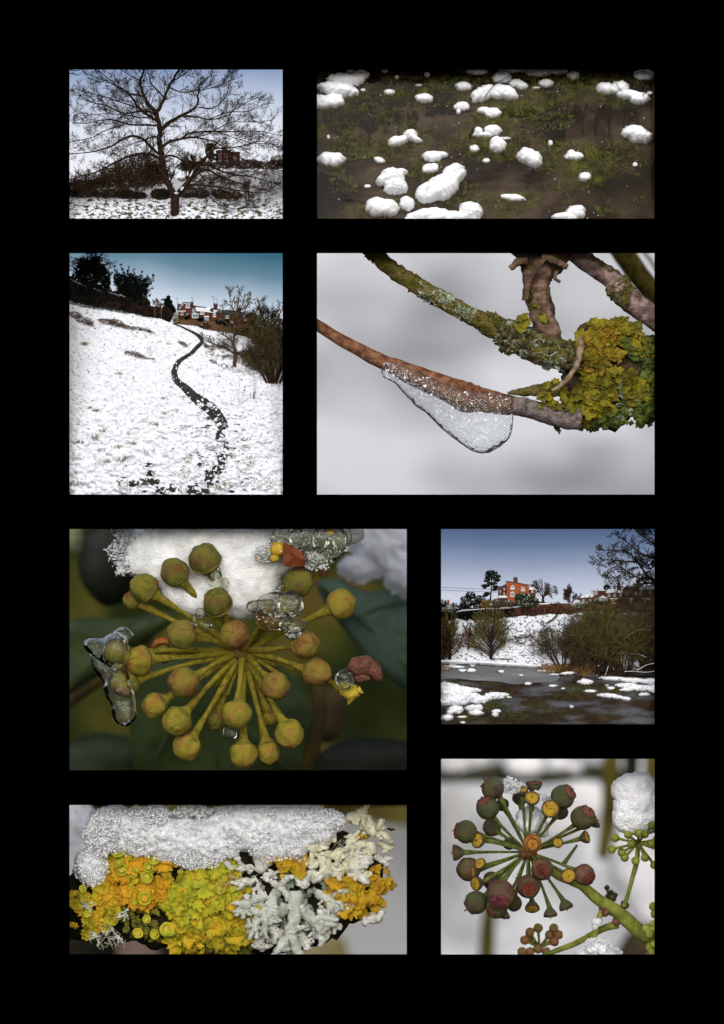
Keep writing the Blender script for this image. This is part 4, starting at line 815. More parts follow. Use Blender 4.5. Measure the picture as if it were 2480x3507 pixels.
def panel4():
    pn = P4; rng = random.Random(44)
    # far behind: a bright snowy hillside with grey thickets
    m = mat('far_snow_field', [(.34,'74767b'),(.46,'a0a2a8'),(.6,'bfc1c8')], scale=.07, detail=2, rough=1, spec=0)
    mb = MB(); sheet(mb, pn, -60, 1680, -60, 1225, 20, 20, lambda u, v: 75+(800-v)/60, None); build('far_snowfield', mb, m, kind='structure')
    tm = mat('thicket_grey', [(.5,'77787c')], rough=1, spec=0)
    # mossy branch from upper left down to the fork, with the limb going up
    t, q = limb('mossy_branch', 'moss and lichen covered branch coming down from the top left to the knot', 'branch', pn, [(200,-60,34,1.3),(290,20,36,1.2),(370,90,38,1.1),(500,175,40,1.0),(640,255,40,.9),(760,320,42,.85),(860,370,52,.8),(960,420,62,.8),(1080,470,72,.8),(1200,510,70,.85),(1330,540,70,.9)], moss_b, nz=.22, n=26, seed=1, nsc=3.5, sm=7)
    g = MB(); flakes_on(g, pn, q, 70, .16, rng, .30, .5, (-50, 70), .9); flakes_on(g, pn, q, 130, .20, rng, .62, .95, (-80, 80), .95); build('grey_lichen', g, grey_l, t)
    g = MB(); flakes_on(g, pn, q, 220, .13, rng, .02, .6, (-90, 90), .9); flakes_on(g, pn, q, 160, .2, rng, .55, 1, (-90, -10), 1.0); build('moss', g, mat('moss', [(.35,'3a3a12'),(.6,'6c6a22')], scale=6, bump=.8, bscale=30), t)
    g = MB()
    for u, v in ((985,320),(1000,345),(1080,320),(975,365)): flake(g, pn.p(u, v, .35), .25, (rng.uniform(-.4,.4), -1, .3), rng, deep=.25)
    build('yellow_lichen', g, yellow_l, t)
    bm = MB()
    for k in range(170): 
        u = rng.uniform(880, 1250); v = 400+(u-880)*.3+rng.uniform(-50, 75); blob(bm, pn.p(u, v, .42+rng.uniform(-.12,.2)), rng.uniform(.03,.13), 2, .7, 2.5, rng.random()*50)
    build('knobbly_bark', bm, mat('knobbly_bark', [(.3,'1e1b12'),(.55,'4e4428'),(.7,'6d6f50')], scale=5, bump=1, bscale=18), t)
    t, q = limb('gnarled_branch', 'thick gnarled branch with peeling brown bark standing up from the knot', 'branch', pn, [(1090,-60,150,1.5),(1080,10,140,1.4),(1068,60,110,1.2),(1058,110,76,1.0),(1052,170,64,.9),(1065,235,60,.85),(1080,310,60,.8),(1100,390,64,.8),(1120,470,60,.9)], brown_b, nz=.22, n=26, seed=5, nsc=2.6, sm=7)
    g = MB()
    for pts in ([(1090,40,16,.3),(1050,90,14,.2),(1020,140,13,.25),(1000,200,16,.3),(1000,235,18,.35)], [(1085,20,20,.3),(1130,50,18,.25),(1160,60,14,.3),(1195,80,14,.4)], [(925,85,12,.5),(960,60,20,.45),(1010,50,22,.4)], [(1150,100,12,.5),(1138,130,9,.5),(1165,152,6,.5)]):
        w = smooth_path(pts, 5); tube(g, [pn.p(a, b, d) for a, b, _, d in w], [r*pn.w for _, _, r, _ in w], 10, nz=.5, seed=rng.random()*9, nsc=5)
    build('peeling_bark', g, brown_b, t)
    g = MB(); flakes_on(g, pn, q, 110, .1, rng, .05, .7, (-90, 90), .95); build('moss', g, MATS['moss'], t)
    t, q = limb('reddish_branch', 'smooth reddish grey branch with a ringed joint at the upper right', 'branch', pn, [(1180,-40,42,1.5),(1250,30,44,1.4),(1340,90,44,1.3),(1410,140,48,1.2),(1440,175,62,1.1),(1470,215,56,1.1),(1530,265,54,1.1),(1640,340,58,1.1)], mat('reddish_smooth_bark', [(.3,'3c2a26'),(.5,'77605a'),(.65,'a08e8a')], scale=3, stretch=(1,1,1), rough=.6, bump=.6, bscale=9, spec=.3, detail=8), nz=.12, n=24, seed=7, sm=7)
    g = MB(); flakes_on(g, pn, q, 130, .13, rng, .5, .78, (-90, 90), .95); flakes_on(g, pn, q, 60, .1, rng, .1, .5, (-90, -30), .95); build('moss', g, MATS['moss'], t)
    limb('blurred_branch', 'out of focus olive branch crossing the top right corner', 'branch', pn, [(1400,-80,60,14),(1480,40,60,14),(1560,150,58,14),(1680,290,60,14)], olive_twig, nz=.05, n=20)
    limb('blurred_twig', 'thin pale out of focus twig behind the top right corner branch', 'twig', pn, [(1540,-20,12,18),(1600,60,12,18),(1660,160,12,18)], mat('pale_twig', [(.5,'a5a49c')]), nz=.05, n=10)
    # twig carrying the ice
    bt = mat('brown_twig_smooth', [(.3,'3a2013'),(.48,'6a3f26'),(.62,'866144'),(.72,'5c4528')], scale=4, stretch=(1,1,1), rough=.55, bump=.7, bscale=14, spec=.3, detail=8)
    t, q = limb('iced_twig', 'brown twig crossing from the left edge to the lichen, its middle under ice', 'twig', pn, [(-60,300,24,.7),(10,350,26,.7),(120,420,29,.65),(240,485,33,.6),(330,530,36,.6),(430,575,46,.6),(540,620,54,.6),(650,665,62,.6),(720,695,74,.6),(780,705,60,.6),(860,720,54,.6),(935,735,48,.6)], bt, nz=.1, n=26, seed=8, nsc=2.4, sm=7)
    q2 = smooth_path([(925,733,47,.6),(1000,745,46,.6),(1080,765,48,.62),(1150,785,52,.65),(1260,800,56,.7)], 6); g = MB(); tube(g, [pn.p(u, v, d) for u, v, r, d in q2], [r*pn.w*.97 for _, _, r, _ in q2], 24, nz=.14, seed=3); build('grey_end', g, mat('grey_twig_end', [(.3,'3c3434'),(.5,'6f6462'),(.65,'8c7f78')], scale=5, rough=.8, bump=.9, bscale=16), t)
    g = MB(); w = smooth_path([(760,672,10,.3),(775,650,9,.3),(782,640,7,.3)], 3); tube(g, [pn.p(a, b, d) for a, b, _, d in w], [r*pn.w for _, _, r, _ in w], 8, nz=.2); build('bud_scar', g, bt, t)
    limb('dark_twig', 'dark mossy twig from behind the ice to the lichen clump', 'twig', pn, [(915,675,8,1.0),(960,672,16,1.0),(1040,665,26,1.0),(1130,655,34,1.0),(1230,655,44,1.0),(1330,660,50,1.0)], moss_b, nz=.45, n=16, seed=9, nsc=6)
    # ice
    ic = clear_mat('bubbly_ice', .93, .02, .05, 1.04, .8, 4, 'f6f8fa', .40, 8)
    t = thing('ice_drop', 'clear bubbly sheet of ice hanging below the brown twig', 'ice', pn.p(780, 960, .5)); mb = MB()
    up = lerpt([(318,545),(340,520),(400,535),(480,565),(560,600),(640,630),(720,648),(800,665),(880,680),(945,690)])
    lo = lerpt([(318,575),(326,600),(350,612),(384,630),(410,662),(436,690),(462,716),(480,738),(528,768),(560,800),(604,846),(640,875),(700,920),(745,950),(790,962),(830,958),(880,930),(915,900),(935,870),(943,800),(946,740)])
    nu, nv = 70, 30; F = []; Bk = []
    for j in range(nv+1):
        for i in range(nu+1):
            u = 318+(946-318)*i/nu; a, b = up(u), lo(u); v = a+(b-a)*j/nv; t_ = j/nv
            e = max(0, 1-(2*t_-1)**4)**.5*max(0, 1-((2*(i/nu)-1))**8)**.5; th = (.14+.34*min(1, (b-a)/280))*e
            qn = pn.p(u, v, 0); w = .03*noise.noise(qn*2.2)*e
            F.append(pn.p(u, v, .42)+Vector((0, -th+w, 0))); Bk.append(pn.p(u, v, .42)+Vector((0, th*.75+.004, 0)))
    w_ = nu+1; o = len(F)
    fs = [(j*w_+i, (j+1)*w_+i, (j+1)*w_+i+1, j*w_+i+1) for j in range(nv) for i in range(nu)]; fs += [(o+a, o+d_, o+c, o+b) for a, b, c, d_ in fs]
    mb.add(F+Bk, fs); build('ice_sheet', mb, ic, t)
    # bubbles
    mb = MB(); bw = mat('air_bubble', [(.5,'f2f4f8')], rough=.3, spec=.6)
    for k in range(1000):
        u = rng.uniform(335, 935); a, b = up(u), lo(u); v = a+8+(b-a-16)*(rng.random()**(1 if k % 2 else .45)); blob(mb, pn.p(u, v, .42-(.1+.26*min(1,(b-a)/280))*max(0,1-(2*(v-a)/(b-a)-1)**4)**.5-.01), rng.uniform(.006,.02), 1, 0)
    build('air_bubbles', mb, bw, t, kind='stuff')
    # big lichen clump
    t = thing('lichen_clump', 'large clump of yellow and green lobed lichen at the right edge', 'lichen', pn.p(1400, 830, .9))
    core = MB()
    for u, v, r in ((1330,600,150),(1450,480,140),(1500,640,150),(1400,740,110),(1560,560,150),(1250,780,60),(1330,430,90)): blob(core, pn.p(u, v, 1.0), r*pn.w, 3, .25, 2, u, (1,.5,1))
    build('bark_core', core, mat('dark_core', [(.4,'241c10'),(.6,'4a3a1e')], scale=5, bump=1, bscale=14), t)
    reg = {'yellow': [(1260,400),(1320,340),(1440,320),(1560,370),(1610,420),(1610,500),(1480,470),(1440,560),(1560,600),(1610,620),(1600,690),(1450,740),(1320,820),(1230,800),(1160,740),(1200,690),(1260,640),(1220,560),(1195,480)], }
    Y = MB(); G_ = MB(); O = MB()
    def lay(mbx, n, poly, size, jit=.45):
        us = [a for a, _ in poly]; vs_ = [b for _, b in poly]; k = 0
        while k < n:
            u, v = rng.uniform(min(us), max(us)), rng.uniform(min(vs_), max(vs_))
            if not inpoly(u, v, poly): continue
            k += 1; x, y = (u-1430)/260, (v-590)/270; z = max(0, 1-x*x-y*y)**.5
            flake(mbx, pn.p(u, v, .85-.62*z+rng.uniform(-.08,.06)), size*rng.uniform(.5, 1.3), (x*.8+rng.uniform(-jit,jit), -.9, -y*.8+rng.uniform(-jit,jit)), rng, lobes=rng.choice((4,5,6,7)), deep=.42, th=.045, curl=rng.uniform(-.1,.4), n=26)
    lay(Y, 200, reg['yellow'], .30); lay(O, 70, [(1290,400),(1420,330),(1470,420),(1440,520),(1330,600),(1260,540)], .32); lay(G_, 110, [(1440,420),(1610,400),(1610,820),(1500,820),(1380,840),(1300,830),(1380,760),(1560,700),(1560,560)], .22)
    lay(G_, 40, [(1140,770),(1300,810),(1500,780),(1480,820),(1300,860),(1140,850)], .17)
    build('yellow_lobes', Y, yellow_l, t); build('ochre_lobes', O, ochre_l, t); build('green_lobes', G_, green_l, t)
    Gr = MB(); lay(Gr, 26, [(1440,640),(1540,650),(1600,720),(1480,800),(1380,830),(1330,800),(1440,740)], .2); lay(Gr, 18, [(1090,450),(1200,420),(1250,470),(1170,540),(1100,520)], .2); build('grey_lobes', Gr, mat('blue_grey_lichen', [(.35,'5c6f5c'),(.6,'9aa898')], scale=5, rough=.85, bump=.5, bscale=20), t)
    Y2 = MB()
    for u, v, s in ((1090,700,.34),(1120,720,.3),(1070,740,.22),(1150,740,.3),(1210,740,.36),(1240,700,.3),(1180,700,.25),(1290,770,.36),(1080,680,.2),(1100,640,.2),(1140,620,.18),(1320,700,.4)): flake(Y2, pn.p(u, v, .32), s, (rng.uniform(-.5,.5), -1, rng.uniform(-.2,.7)), rng, lobes=rng.choice((5,6,7)), deep=.45, n=26)
    build('yellow_lobes', Y2, yellow_l, t)
    limb('dry_tendril', 'twisted dry pale stem lying over the yellow lichen', 'stem', pn, [(1125,665,9,.05),(1165,640,11,.02),(1205,600,12,0.0),(1240,545,13,0.0),(1255,490,16,.05),(1262,440,14,.1),(1250,415,10,.15)], mat('dry_stem_bark', [(.35,'5c4a38'),(.6,'92806a')], scale=6, bump=.6), nz=.3, n=10, seed=4, nsc=6)
panel4()
# ================================================================ lower left window: ivy flower head with snow and ice
def leaf(name, label, pn, pts, d0, tilt, m, vein=True, th=.12, cat='leaf', group=None, veins=()):
    """broad leaf from an outline; tilt: how far the depth changes across u and v"""
    cu = sum(a for a, _ in pts)/len(pts); cv = sum(b for _, b in pts)/len(pts); mb = MB(); q = smooth_path(pts+[pts[0]], 4)[:-1]; n = len(q)
    D_ = lambda u, v: d0+tilt[0]*(u-cu)/400+tilt[1]*(v-cv)/400
    rings = [0, .35, .7, 1]; vs = [pn.p(cu, cv, d0)]
    for f in rings[1:]:
        for a, b in q:
            u, v = cu+(a-cu)*f, cv+(b-cv)*f; vs.append(pn.p(u, v, D_(u, v)+.5*f*f+.15*math.sin(u*.01+v*.013)))
    m_ = len(vs); fs = [(0, 1+(k+1)%n, 1+k) for k in range(n)]
    for i in range(2): o = 1+i*n; fs += [(o+k, o+(k+1)%n, o+n+(k+1)%n, o+n+k) for k in range(n)]
    vs += [v+Vector((0, th, 0)) for v in vs]; fs += [tuple(reversed([i+m_ for i in f])) for f in fs]
    o = 1+2*n; fs += [(o+k, o+(k+1)%n, o+(k+1)%n+m_, o+k+m_) for k in range(n)]
    mb.add(vs, fs); t = thing(name, label, cat, pn.p(cu, cv, d0), group); build('blade', mb, m, t)
    if veins:
        g = MB()
        for vp in veins:
            w = smooth_path(vp, 4); tube(g, [pn.p(a, b, D_(a, b)+.5*.2) for a, b in w], [.09*(1-.6*i/len(w)) for i in range(len(w))], 6)
        build('veins', g, MATS['leaf_vein'], t)
    return t
mat('leaf_vein', [(.5,'465438')], rough=.6)
def grains(mb, pn, ells, n, r, rng, dfun, th=.15):
    for _ in range(n):
        e = rng.choice(ells); a = rng.uniform(0, 6.28); s = math.sqrt(rng.random())*1.02; u, v = e[0]+math.cos(a)*s*e[2], e[1]+math.sin(a)*s*e[3]
        crystal(mb, pn.p(u, v, dfun(u, v))-Vector((0, rng.uniform(0, th), 0)), r*rng.uniform(.4, 1.3), rng)
crystal_m = clear_mat('ice_grain', .35, .5, .12, 1.2, 0)
def panel5():
    pn = P5; rng = random.Random(55)
    m = mat('far_hedge', [(.3,'12160a'),(.46,'242a12'),(.56,'40401a'),(.66,'4e3e20')], scale=.2, detail=1.5, rough=1, spec=0)
    mb = MB(); sheet(mb, pn, -60, 1680, -60, 1220, 14, 14, lambda u, v: 70, lambda u, v, q: Vector((0, 2*noise.noise(q*.12), 0))); build('far_hedge', mb, m, base=pn.p(800, 1400, 70), label='dark green hedge far out of focus behind the ivy flower head', cat='hedge')
    lm = mat('ivy_leaf', [(.35,'2c3a18'),(.6,'40502a')], scale=.8, detail=2, rough=.55, spec=.35)
    lm2 = mat('ivy_leaf_pale', [(.35,'43594a'),(.6,'5c7260')], scale=.7, detail=2, rough=.5, spec=.4)
    lm3 = mat('ivy_leaf_dark', [(.35,'0e150c'),(.6,'171f10')], scale=.8, detail=2, rough=.6, spec=.3)
    G = 'ivy leaves out of focus behind the flower head'
    leaf('ivy_leaf', 'large pale grey green ivy leaf out of focus at the right of the flower head', pn, [(1180,260),(1290,250),(1420,310),(1640,300),(1760,560),(1700,800),(1580,760),(1420,620),(1290,460),(1210,350)], 18, (1.2,.6), lm2, group=G, veins=[[(1200,280),(1400,450),(1640,700)],[(1380,430),(1500,380),(1640,360)],[(1480,520),(1620,500)]])
    leaf('ivy_leaf', 'large green ivy leaf out of focus under the flower head', pn, [(300,640),(520,560),(800,560),(1060,700),(1160,900),(1150,1080),(1180,1260),(600,1330),(350,1200),(300,960)], 17, (.6,1.0), lm, group=G, veins=[[(620,600),(680,850),(720,1150)],[(640,760),(520,900),(420,1100)],[(660,840),(850,950),(1050,1150)]])
    leaf('ivy_leaf', 'dark green ivy leaf out of focus at the left edge', pn, [(-60,470),(100,430),(300,440),(430,400),(520,430),(420,520),(250,640),(60,760),(-60,800)], 22, (.6,.8), lm, group=G)
    leaf('ivy_leaf', 'dark green ivy leaf out of focus in the bottom left corner', pn, [(-60,1060),(120,980),(300,1000),(520,1080),(620,1250),(300,1330),(-60,1300)], 24, (.5,.5), mat('ivy_leaf_mid', [(.35,'18240e'),(.6,'26341a')], scale=.8, rough=.6), group=G)
    leaf('ivy_leaf', 'blackish ivy leaf out of focus in the bottom right corner', pn, [(1180,1080),(1320,1010),(1480,1000),(1680,1060),(1700,1300),(1160,1300)], 25, (.5,.5), lm3, group=G)
    leaf('ivy_leaf', 'blackish ivy leaf out of focus at the upper left beside the snow', pn, [(60,40),(200,-40),(330,60),(320,300),(180,380),(60,240)], 26, (.4,.4), lm3, group=G)
    leaf('ivy_leaf', 'dull brown withered leaf out of focus at the lower right', pn, [(1170,780),(1280,760),(1330,860),(1290,1000),(1190,1020),(1140,900)], 28, (.4,.4), mat('withered_brown', [(.35,'3e3420'),(.6,'54482c')], scale=.9, rough=.8), group=G)
    mb = MB(); tube(mb, [pn.p(-60, 860, 23), pn.p(180, 700, 23), pn.p(420, 560, 23)], [.4,.35,.3], 10); tube(mb, [pn.p(1130,1200,14), pn.p(1200,900,14), pn.p(1180,600,14)], [.3,.3,.25], 10); build('ivy_branches', mb, mat('stem_ochre', [(.4,'54461a'),(.6,'3c3216')], scale=.8), base=pn.p(-60,860,13), label='ochre stems out of focus behind the ivy flower head', cat='stems')
    mb = MB(); hf(mb, pn, [(1500,90,170,150),(1620,220,120,120),(1380,200,90,60)], .8, lambda u, v: 17, step=12, seed=2, rag=.5); build('blurred_snow', mb, snow, base=pn.p(1500,100,17), label='snow lying out of focus on the pale ivy leaf at the upper right', cat='snow')
    mb = MB(); hf(mb, pn, [(40,60,34,60)], .5, lambda u, v: 23, step=8, seed=3); build('blurred_snow', mb, mat('dull_snow', [(.5,'8c8c6c')]), base=pn.p(40,60,23), label='dull snow fleck out of focus in the top left corner', cat='snow')
    # snow cap
    t = thing('snow_clump', 'large clump of wet snow sitting on top of the ivy flower head', 'snow', pn.p(750, 380, .9)); mb = MB()
    sf = lambda u, v: 1.5
    hf(mb, pn, [(640,110,380,170),(480,150,190,150),(800,250,220,190),(900,120,190,160),(580,330,140,90,20),(1230,40,180,60)], .75, sf, step=8, seed=7, rag=.18, rough=.06, up=0, pw=.45)
    build('snow_body', mb, mat('wet_snow', [(.3,'bfc2c2'),(.5,'d6d8d8'),(.7,'e8eaec')], scale=2.2, rough=.45, bump=.6, bscale=16, sss=.25, spec=.4), t)
    g = MB()
    for _ in range(1500):
        u, v = rng.uniform(240, 1330), rng.uniform(0, 400); f = max(1-((u-640)/385)**2-((v-110)/190)**2, 1-((u-480)/200)**2-((v-150)/160)**2, 1-((u-800)/225)**2-((v-250)/195)**2)
        if f < -.06 or (f > .3 and rng.random() < .55): continue
        crystal(g, pn.p(u, v, 1.5-.75*max(0, f)**.45), rng.uniform(.02, .055), rng, 1.8)
    for _ in range(420):
        a = rng.uniform(0, 1); u = 262+rng.gauss(0, 24)+20*math.sin(a*9); v = a*230; crystal(g, pn.p(u, v, 1.2+rng.uniform(-.2,.2)), rng.uniform(.03, .07), rng, 2.2)
    build('ice_grains', g, crystal_m, t, smooth=False, kind='stuff')
    # ---- the flower head
    t = thing('ivy_flower_head', 'olive and reddish ivy flower head with round buds on radiating stalks', 'ivy flower head', pn.p(835, 590, 1.5))
    st = mat('ivy_stalk', [(.35,'6a6018'),(.55,'8e8426'),(.7,'987c36')], scale=5, rough=.85, bump=.9, bscale=30, spec=.2)
    bud = {'g': mat('bud_green', [(.32,'504e14'),(.48,'706c20'),(.6,'745c28'),(.7,'5a381c')], scale=1.8, rough=.7, bump=.8, bscale=22, spec=.3),
           'r': mat('bud_red', [(.32,'746a1e'),(.47,'7e6626'),(.58,'724a24'),(.7,'54301e')], scale=1.8, rough=.7, bump=.8, bscale=22, spec=.3),
           'o': mat('bud_ochre', [(.32,'6c6416'),(.48,'867a20'),(.6,'866626'),(.7,'6e4222')], scale=1.8, rough=.7, bump=.8, bscale=22, spec=.3),
           'd': mat('bud_dark', [(.32,'454614'),(.5,'66621e'),(.62,'5a4a22'),(.7,'6e3f22')], scale=1.8, rough=.7, bump=.8, bscale=22, spec=.3)}
    C = (835, 592, 1.9)
    B = [(368,292,75,.75,'g',(-.9,.5)),(512,218,72,.55,'d',(-.4,.9)),(655,155,82,.5,'d',(-.1,.9)),(712,360,76,.15,'d',(-.3,.3)),(545,512,74,.35,'g',(-.5,.2)),(795,515,74,-.1,'r',(0,.1)),
         (960,430,72,.6,'r',(.2,.4)),(1100,260,73,.75,'d',(.4,.9)),(1300,368,76,.85,'o',(.9,.4)),(1130,560,73,.3,'r',(.6,.1)),(1187,692,74,.45,'r',(.9,-.1)),(990,757,71,.15,'r',(.4,-.3)),
         (552,740,79,.25,'r',(-.6,-.2)),(342,635,77,.55,'o',(-.9,0)),(280,740,75,.8,'g',(-.9,-.2)),(420,850,68,1.1,'o',(-.8,-.4)),(522,922,76,.5,'o',(-.6,-.6)),(570,1045,70,.8,'o',(-.4,-.8)),
         (806,890,73,0,'o',(0,-.2)),(838,1080,72,.55,'o',(0,-1)),(955,1065,62,.85,'o',(.2,-1)),(1055,982,73,.45,'o',(.5,-.7)),(700,915,60,1.9,'g',(-.2,-.5)),(960,905,46,1.8,'o',(.3,-.6)),(455,600,52,1.9,'g',(-.7,0)),(1210,210,36,1.6,'r',(.4,.7)),(238,598,66,.95,'g',(-.9,.1)),(310,350,45,1.2,'g',(-.8,.3))]
    for i, (u, v, r, d, c, dr) in enumerate(B):
        P_ = pn.p(u, v, d); rr = r*pn.w*.93; Cc = pn.p(*C)+Vector((dr[0]*.25, 0, dr[1]*.2)); ax = (P_-Cc).normalized(); nrm = ax
        base = P_-ax*rr*1.15; mid = Cc.lerp(base, .55)+Vector((0, 0, -.05 if i % 2 else .06)); k = 7; pts = []; rad = []
        for j in range(k+1):
            f = j/k; q = Cc.lerp(mid, f*2) if f < .5 else mid.lerp(base, f*2-1); pts.append(q); rad.append(.112*(1.25-.5*min(1, f*1.6)) if f < .75 else .112*(.85+2.4*(f-.75)))
        mb = MB(); tube(mb, pts+[P_-ax*rr*.75], rad+[rr*.62], 12, nz=.1, seed=i, nsc=6)
        s = build('stalk', mb, st, t)
        mb = MB(); prof = [(rr*math.sin(math.pi*x)*(1+.0*x), -rr*math.cos(math.pi*x)) for x in [.02,.1,.18,.26,.34,.42,.5,.58,.66,.74,.82,.9,.97]]
        prof = [(a*(1.03 if h < 0 else 1), h*(1.02 if h > 0 else .97)) for a, h in prof]
        tw = Vector((ax.x, ax.y-.3, ax.z)).normalized()
        vs0 = len(mb.v); lathe(mb, P_, tw, [(a*(.93+.1*((i*37)%10)/10), h*(1.06-.1*((i*53)%10)/10)) for a, h in prof], 40, nz=.11, seed=i, ridge=.035, nr=5); build('bud', mb, bud[c], s)
        mb = MB(); q = tw.to_track_quat('Z', 'Y').to_matrix()
        for k5 in range(5):   # raised seams of the closed petals
            a = 6.2832*k5/5+.3; pts = [P_+q@Vector((rr*math.sin(x)*math.cos(a+.1*math.sin(x*3)), rr*math.sin(x)*math.sin(a+.1*math.sin(x*3)), rr*math.cos(x)))*1.005 for x in (.03,.25,.5,.8,1.1,1.35)]
            tube(mb, pts, [.014,.013,.012,.01,.008,.004], 5)
        lathe(mb, P_, tw, [(rr*.93,-rr*.44),(rr*1.0,-rr*.36),(rr*1.005,-rr*.28),(rr*.9,-rr*.22)], 30, nz=.04, seed=i)
        blob(mb, P_+tw*rr*1.0, rr*.09, 1, .3)
        build('seams', mb, bud['g'] if c == 'd' else bud['d'], s)
    # hub where the stalks meet
    mb = MB(); blob(mb, pn.p(825, 600, 1.75), .26, 3, .3, 3, 2); build('hub', mb, mat('hub_brown', [(.35,'4e4416'),(.6,'7a5c30')], scale=5, bump=1, bscale=24), t)
    # extra thin stalks in the fan
    mb = MB()
    for a, b in ((640,720),(700,760),(760,800),(900,800),(1000,660),(620,600),(1040,720)): tube(mb, [pn.p(*C), pn.p((835+a)/2, (592+b)/2, 1.8), pn.p(a, b, 1.7)], [.1,.085,.07], 8, nz=.1)
    build('thin_stalks', mb, st, t)
    # withered bud at right
    w = thing('withered_bud', 'rust brown withered bud with torn cup at the right end of a stalk', 'bud', pn.p(1240, 735, .9))
    mb = MB(); q = smooth_path([(1000,640,15,1.6),(1120,690,15,1.2),(1240,735,14,.9),(1290,760,26,.85),(1330,775,34,.8)], 4); tube(mb, [pn.p(a,b,d) for a,b,_,d in q], [r*pn.w for _,_,r,_ in q], 10, nz=.1); build('stalk', mb, st, w)
    mb = MB(); tube(mb, [pn.p(1345,690,.7), pn.p(1370,665,.65), pn.p(1415,660,.6), pn.p(1460,685,.6), pn.p(1478,720,.62), pn.p(1484,738,.62)], [.2,.34,.36,.28,.14,.03], 14, nz=.3, nsc=3); blob(mb, pn.p(1395,715,.62), .27, 3, .3, 2, 4, (1.2,.8,.7)); build('withered_cap', mb, mat('rust_petal', [(.35,'48261a'),(.6,'6e4230')], scale=4, rough=.5, bump=1, bscale=12), w)
    mb = MB(); tube(mb, [pn.p(1300,770,.8), pn.p(1345,790,.75), pn.p(1380,780,.7)], [.2,.3,.2], 12, nz=.3); tube(mb, [pn.p(1350,790,.72), pn.p(1345,820,.72), pn.p(1333,846,.72)], [.22,.12,.02], 10); tube(mb, [pn.p(1375,770,.7), pn.p(1395,785,.7), pn.p(1404,792,.7)], [.14,.06,.02], 8); build('torn_cup', mb, mat('yellow_petal', [(.35,'8a7a18'),(.6,'b5a02e')], scale=4, rough=.6, bump=.6), w)
    clear = clear_mat('clear_ice', .86, .01, .03, 1.08, .5, 3, 'fafcf4', 0, 7)
    def ice(label, blobs, base, mm=clear, extra=None):
        t = thing('ice_bead', label, 'ice', pn.p(*base)); mb = MB()
        for k, (u, v, d, r, sq) in enumerate(blobs): blob(mb, pn.p(u, v, d), r*pn.w, 3, .16, 1.6, k*3+u, sq)
        build('ice_body', mb, mm, t)
        if extra: g = MB(); grains(g, pn, *extra); build('ice_grains', g, crystal_m, t, smooth=False, kind='stuff')
        return t
    ice('round bead of ice on the withered bud at the right', [(1315,725,.35,47,(1,.8,1))], (1315,770,.4))
    t2 = thing('hanging_ice', 'clear ice wrapped round the two left buds, drawn out into a drop below', 'ice', pn.p(270, 950, .3)); mb = MB()
    for pts in ([(82,556,12,.55),(100,560,28,.55),(135,570,42,.5),(180,585,66,.45),(240,590,88,.4),(290,585,60,.45)], [(130,590,20,.5),(150,640,34,.48),(190,690,44,.45),(230,730,70,.4),(250,780,66,.35),(268,830,60,.35),(275,880,62,.3),(277,920,48,.3),(278,948,16,.3)], [(225,510,14,.5),(262,515,38,.45),(300,540,34,.45)]):
        q = smooth_path(pts, 6); tube(mb, [pn.p(a,b,d) for a,b,_,d in q], [r*pn.w for _,_,r,_ in q], 22, nz=.12, seed=4, nsc=2.5)
    build('ice_body', mb, clear, t2)
    ice('small clear drop hanging under the ochre bud in the lower middle', [(775,975,.3,38,(1,.8,.9))], (775,1010,.3))
    ice('lumpy ice covering the bud at the right of the hub, bright bottom bead', [(930,380,.0,62,(1.2,.7,.6)),(1000,370,-.05,90,(1.1,.5,.7)),(1060,370,0,70,(.9,.6,.9)),(1000,450,0,70,(1,.6,.7)),(1070,470,-.05,64,(1,.6,.6)),(1065,515,-.05,34,(1,.8,.6))], (1060,530,0), extra=([(1000,400,110,70),(1070,500,40,30)], 160, .035, rng, lambda u, v: .02, .1))
    ice('thin ice sliver hanging between the left upper buds', [(605,450,.2,22,(.7,.6,1.6)),(632,410,.2,24,(1,.6,1)),(660,470,.25,30,(1,.5,.6))], (612,470,.2))
    ice('ice point standing above the dark bud left of the middle', [(705,255,.4,40,(.9,.6,1.3)),(715,220,.4,24,(.8,.6,1.2)),(750,270,.5,24,(.8,.5,1))], (705,290,.4))
    ice('large lumpy block of ice and snow at the top right of the flower head', [(1150,60,.5,90,(1.1,.5,.9)),(1250,70,.45,84,(1,.6,1.1)),(1300,50,.5,50,(1,.6,1.3)),(1060,60,.5,80,(1.2,.5,.7)),(1180,150,.5,76,(1,.5,.7)),(940,130,.45,50,(1,.5,.8)),(1010,90,.5,50,(1,.5,.8)),(1230,150,.5,50,(1,.5,.7))], (1180,210,.5), extra=([(1150,80,190,80),(1190,170,70,40),(940,130,60,40)], 420, .04, rng, lambda u, v: .42, .15))
    mb = MB()
    for c, r, s in (((1000,110,.35),44,2),((985,150,.35),24,5),((1250,30,.3),22,6),((898,158,.2),8,7)): blob(mb, pn.p(*c), r*pn.w, 2, .4, 2, s, (1,.4,.8))
    build('yellow_petal', mb, mat('amber_petal', [(.4,'8a7414'),(.6,'b8921c')], scale=4, rough=.5), base=pn.p(1000,110,.4), label='yellow petal scraps frozen in the ice at the top right', cat='petals')
    mb = MB(); c = [(1028,75),(1070,95),(1110,120),(1133,160),(1128,190),(1080,192),(1028,190),(1022,130)]
    f = [pn.p(u, v, .1+.1*math.sin(i*2)) for i, (u, v) in enumerate(c)]; k_ = pn.p(1080, 145, -.12); b = [x+Vector((0, .2, 0)) for x in f]
    mb.add(f+b+[k_], [(16, (i+1)%8, i) for i in range(8)]+[(i, (i+1)%8, 8+(i+1)%8, 8+i) for i in range(8)]+[tuple(range(8,16))])
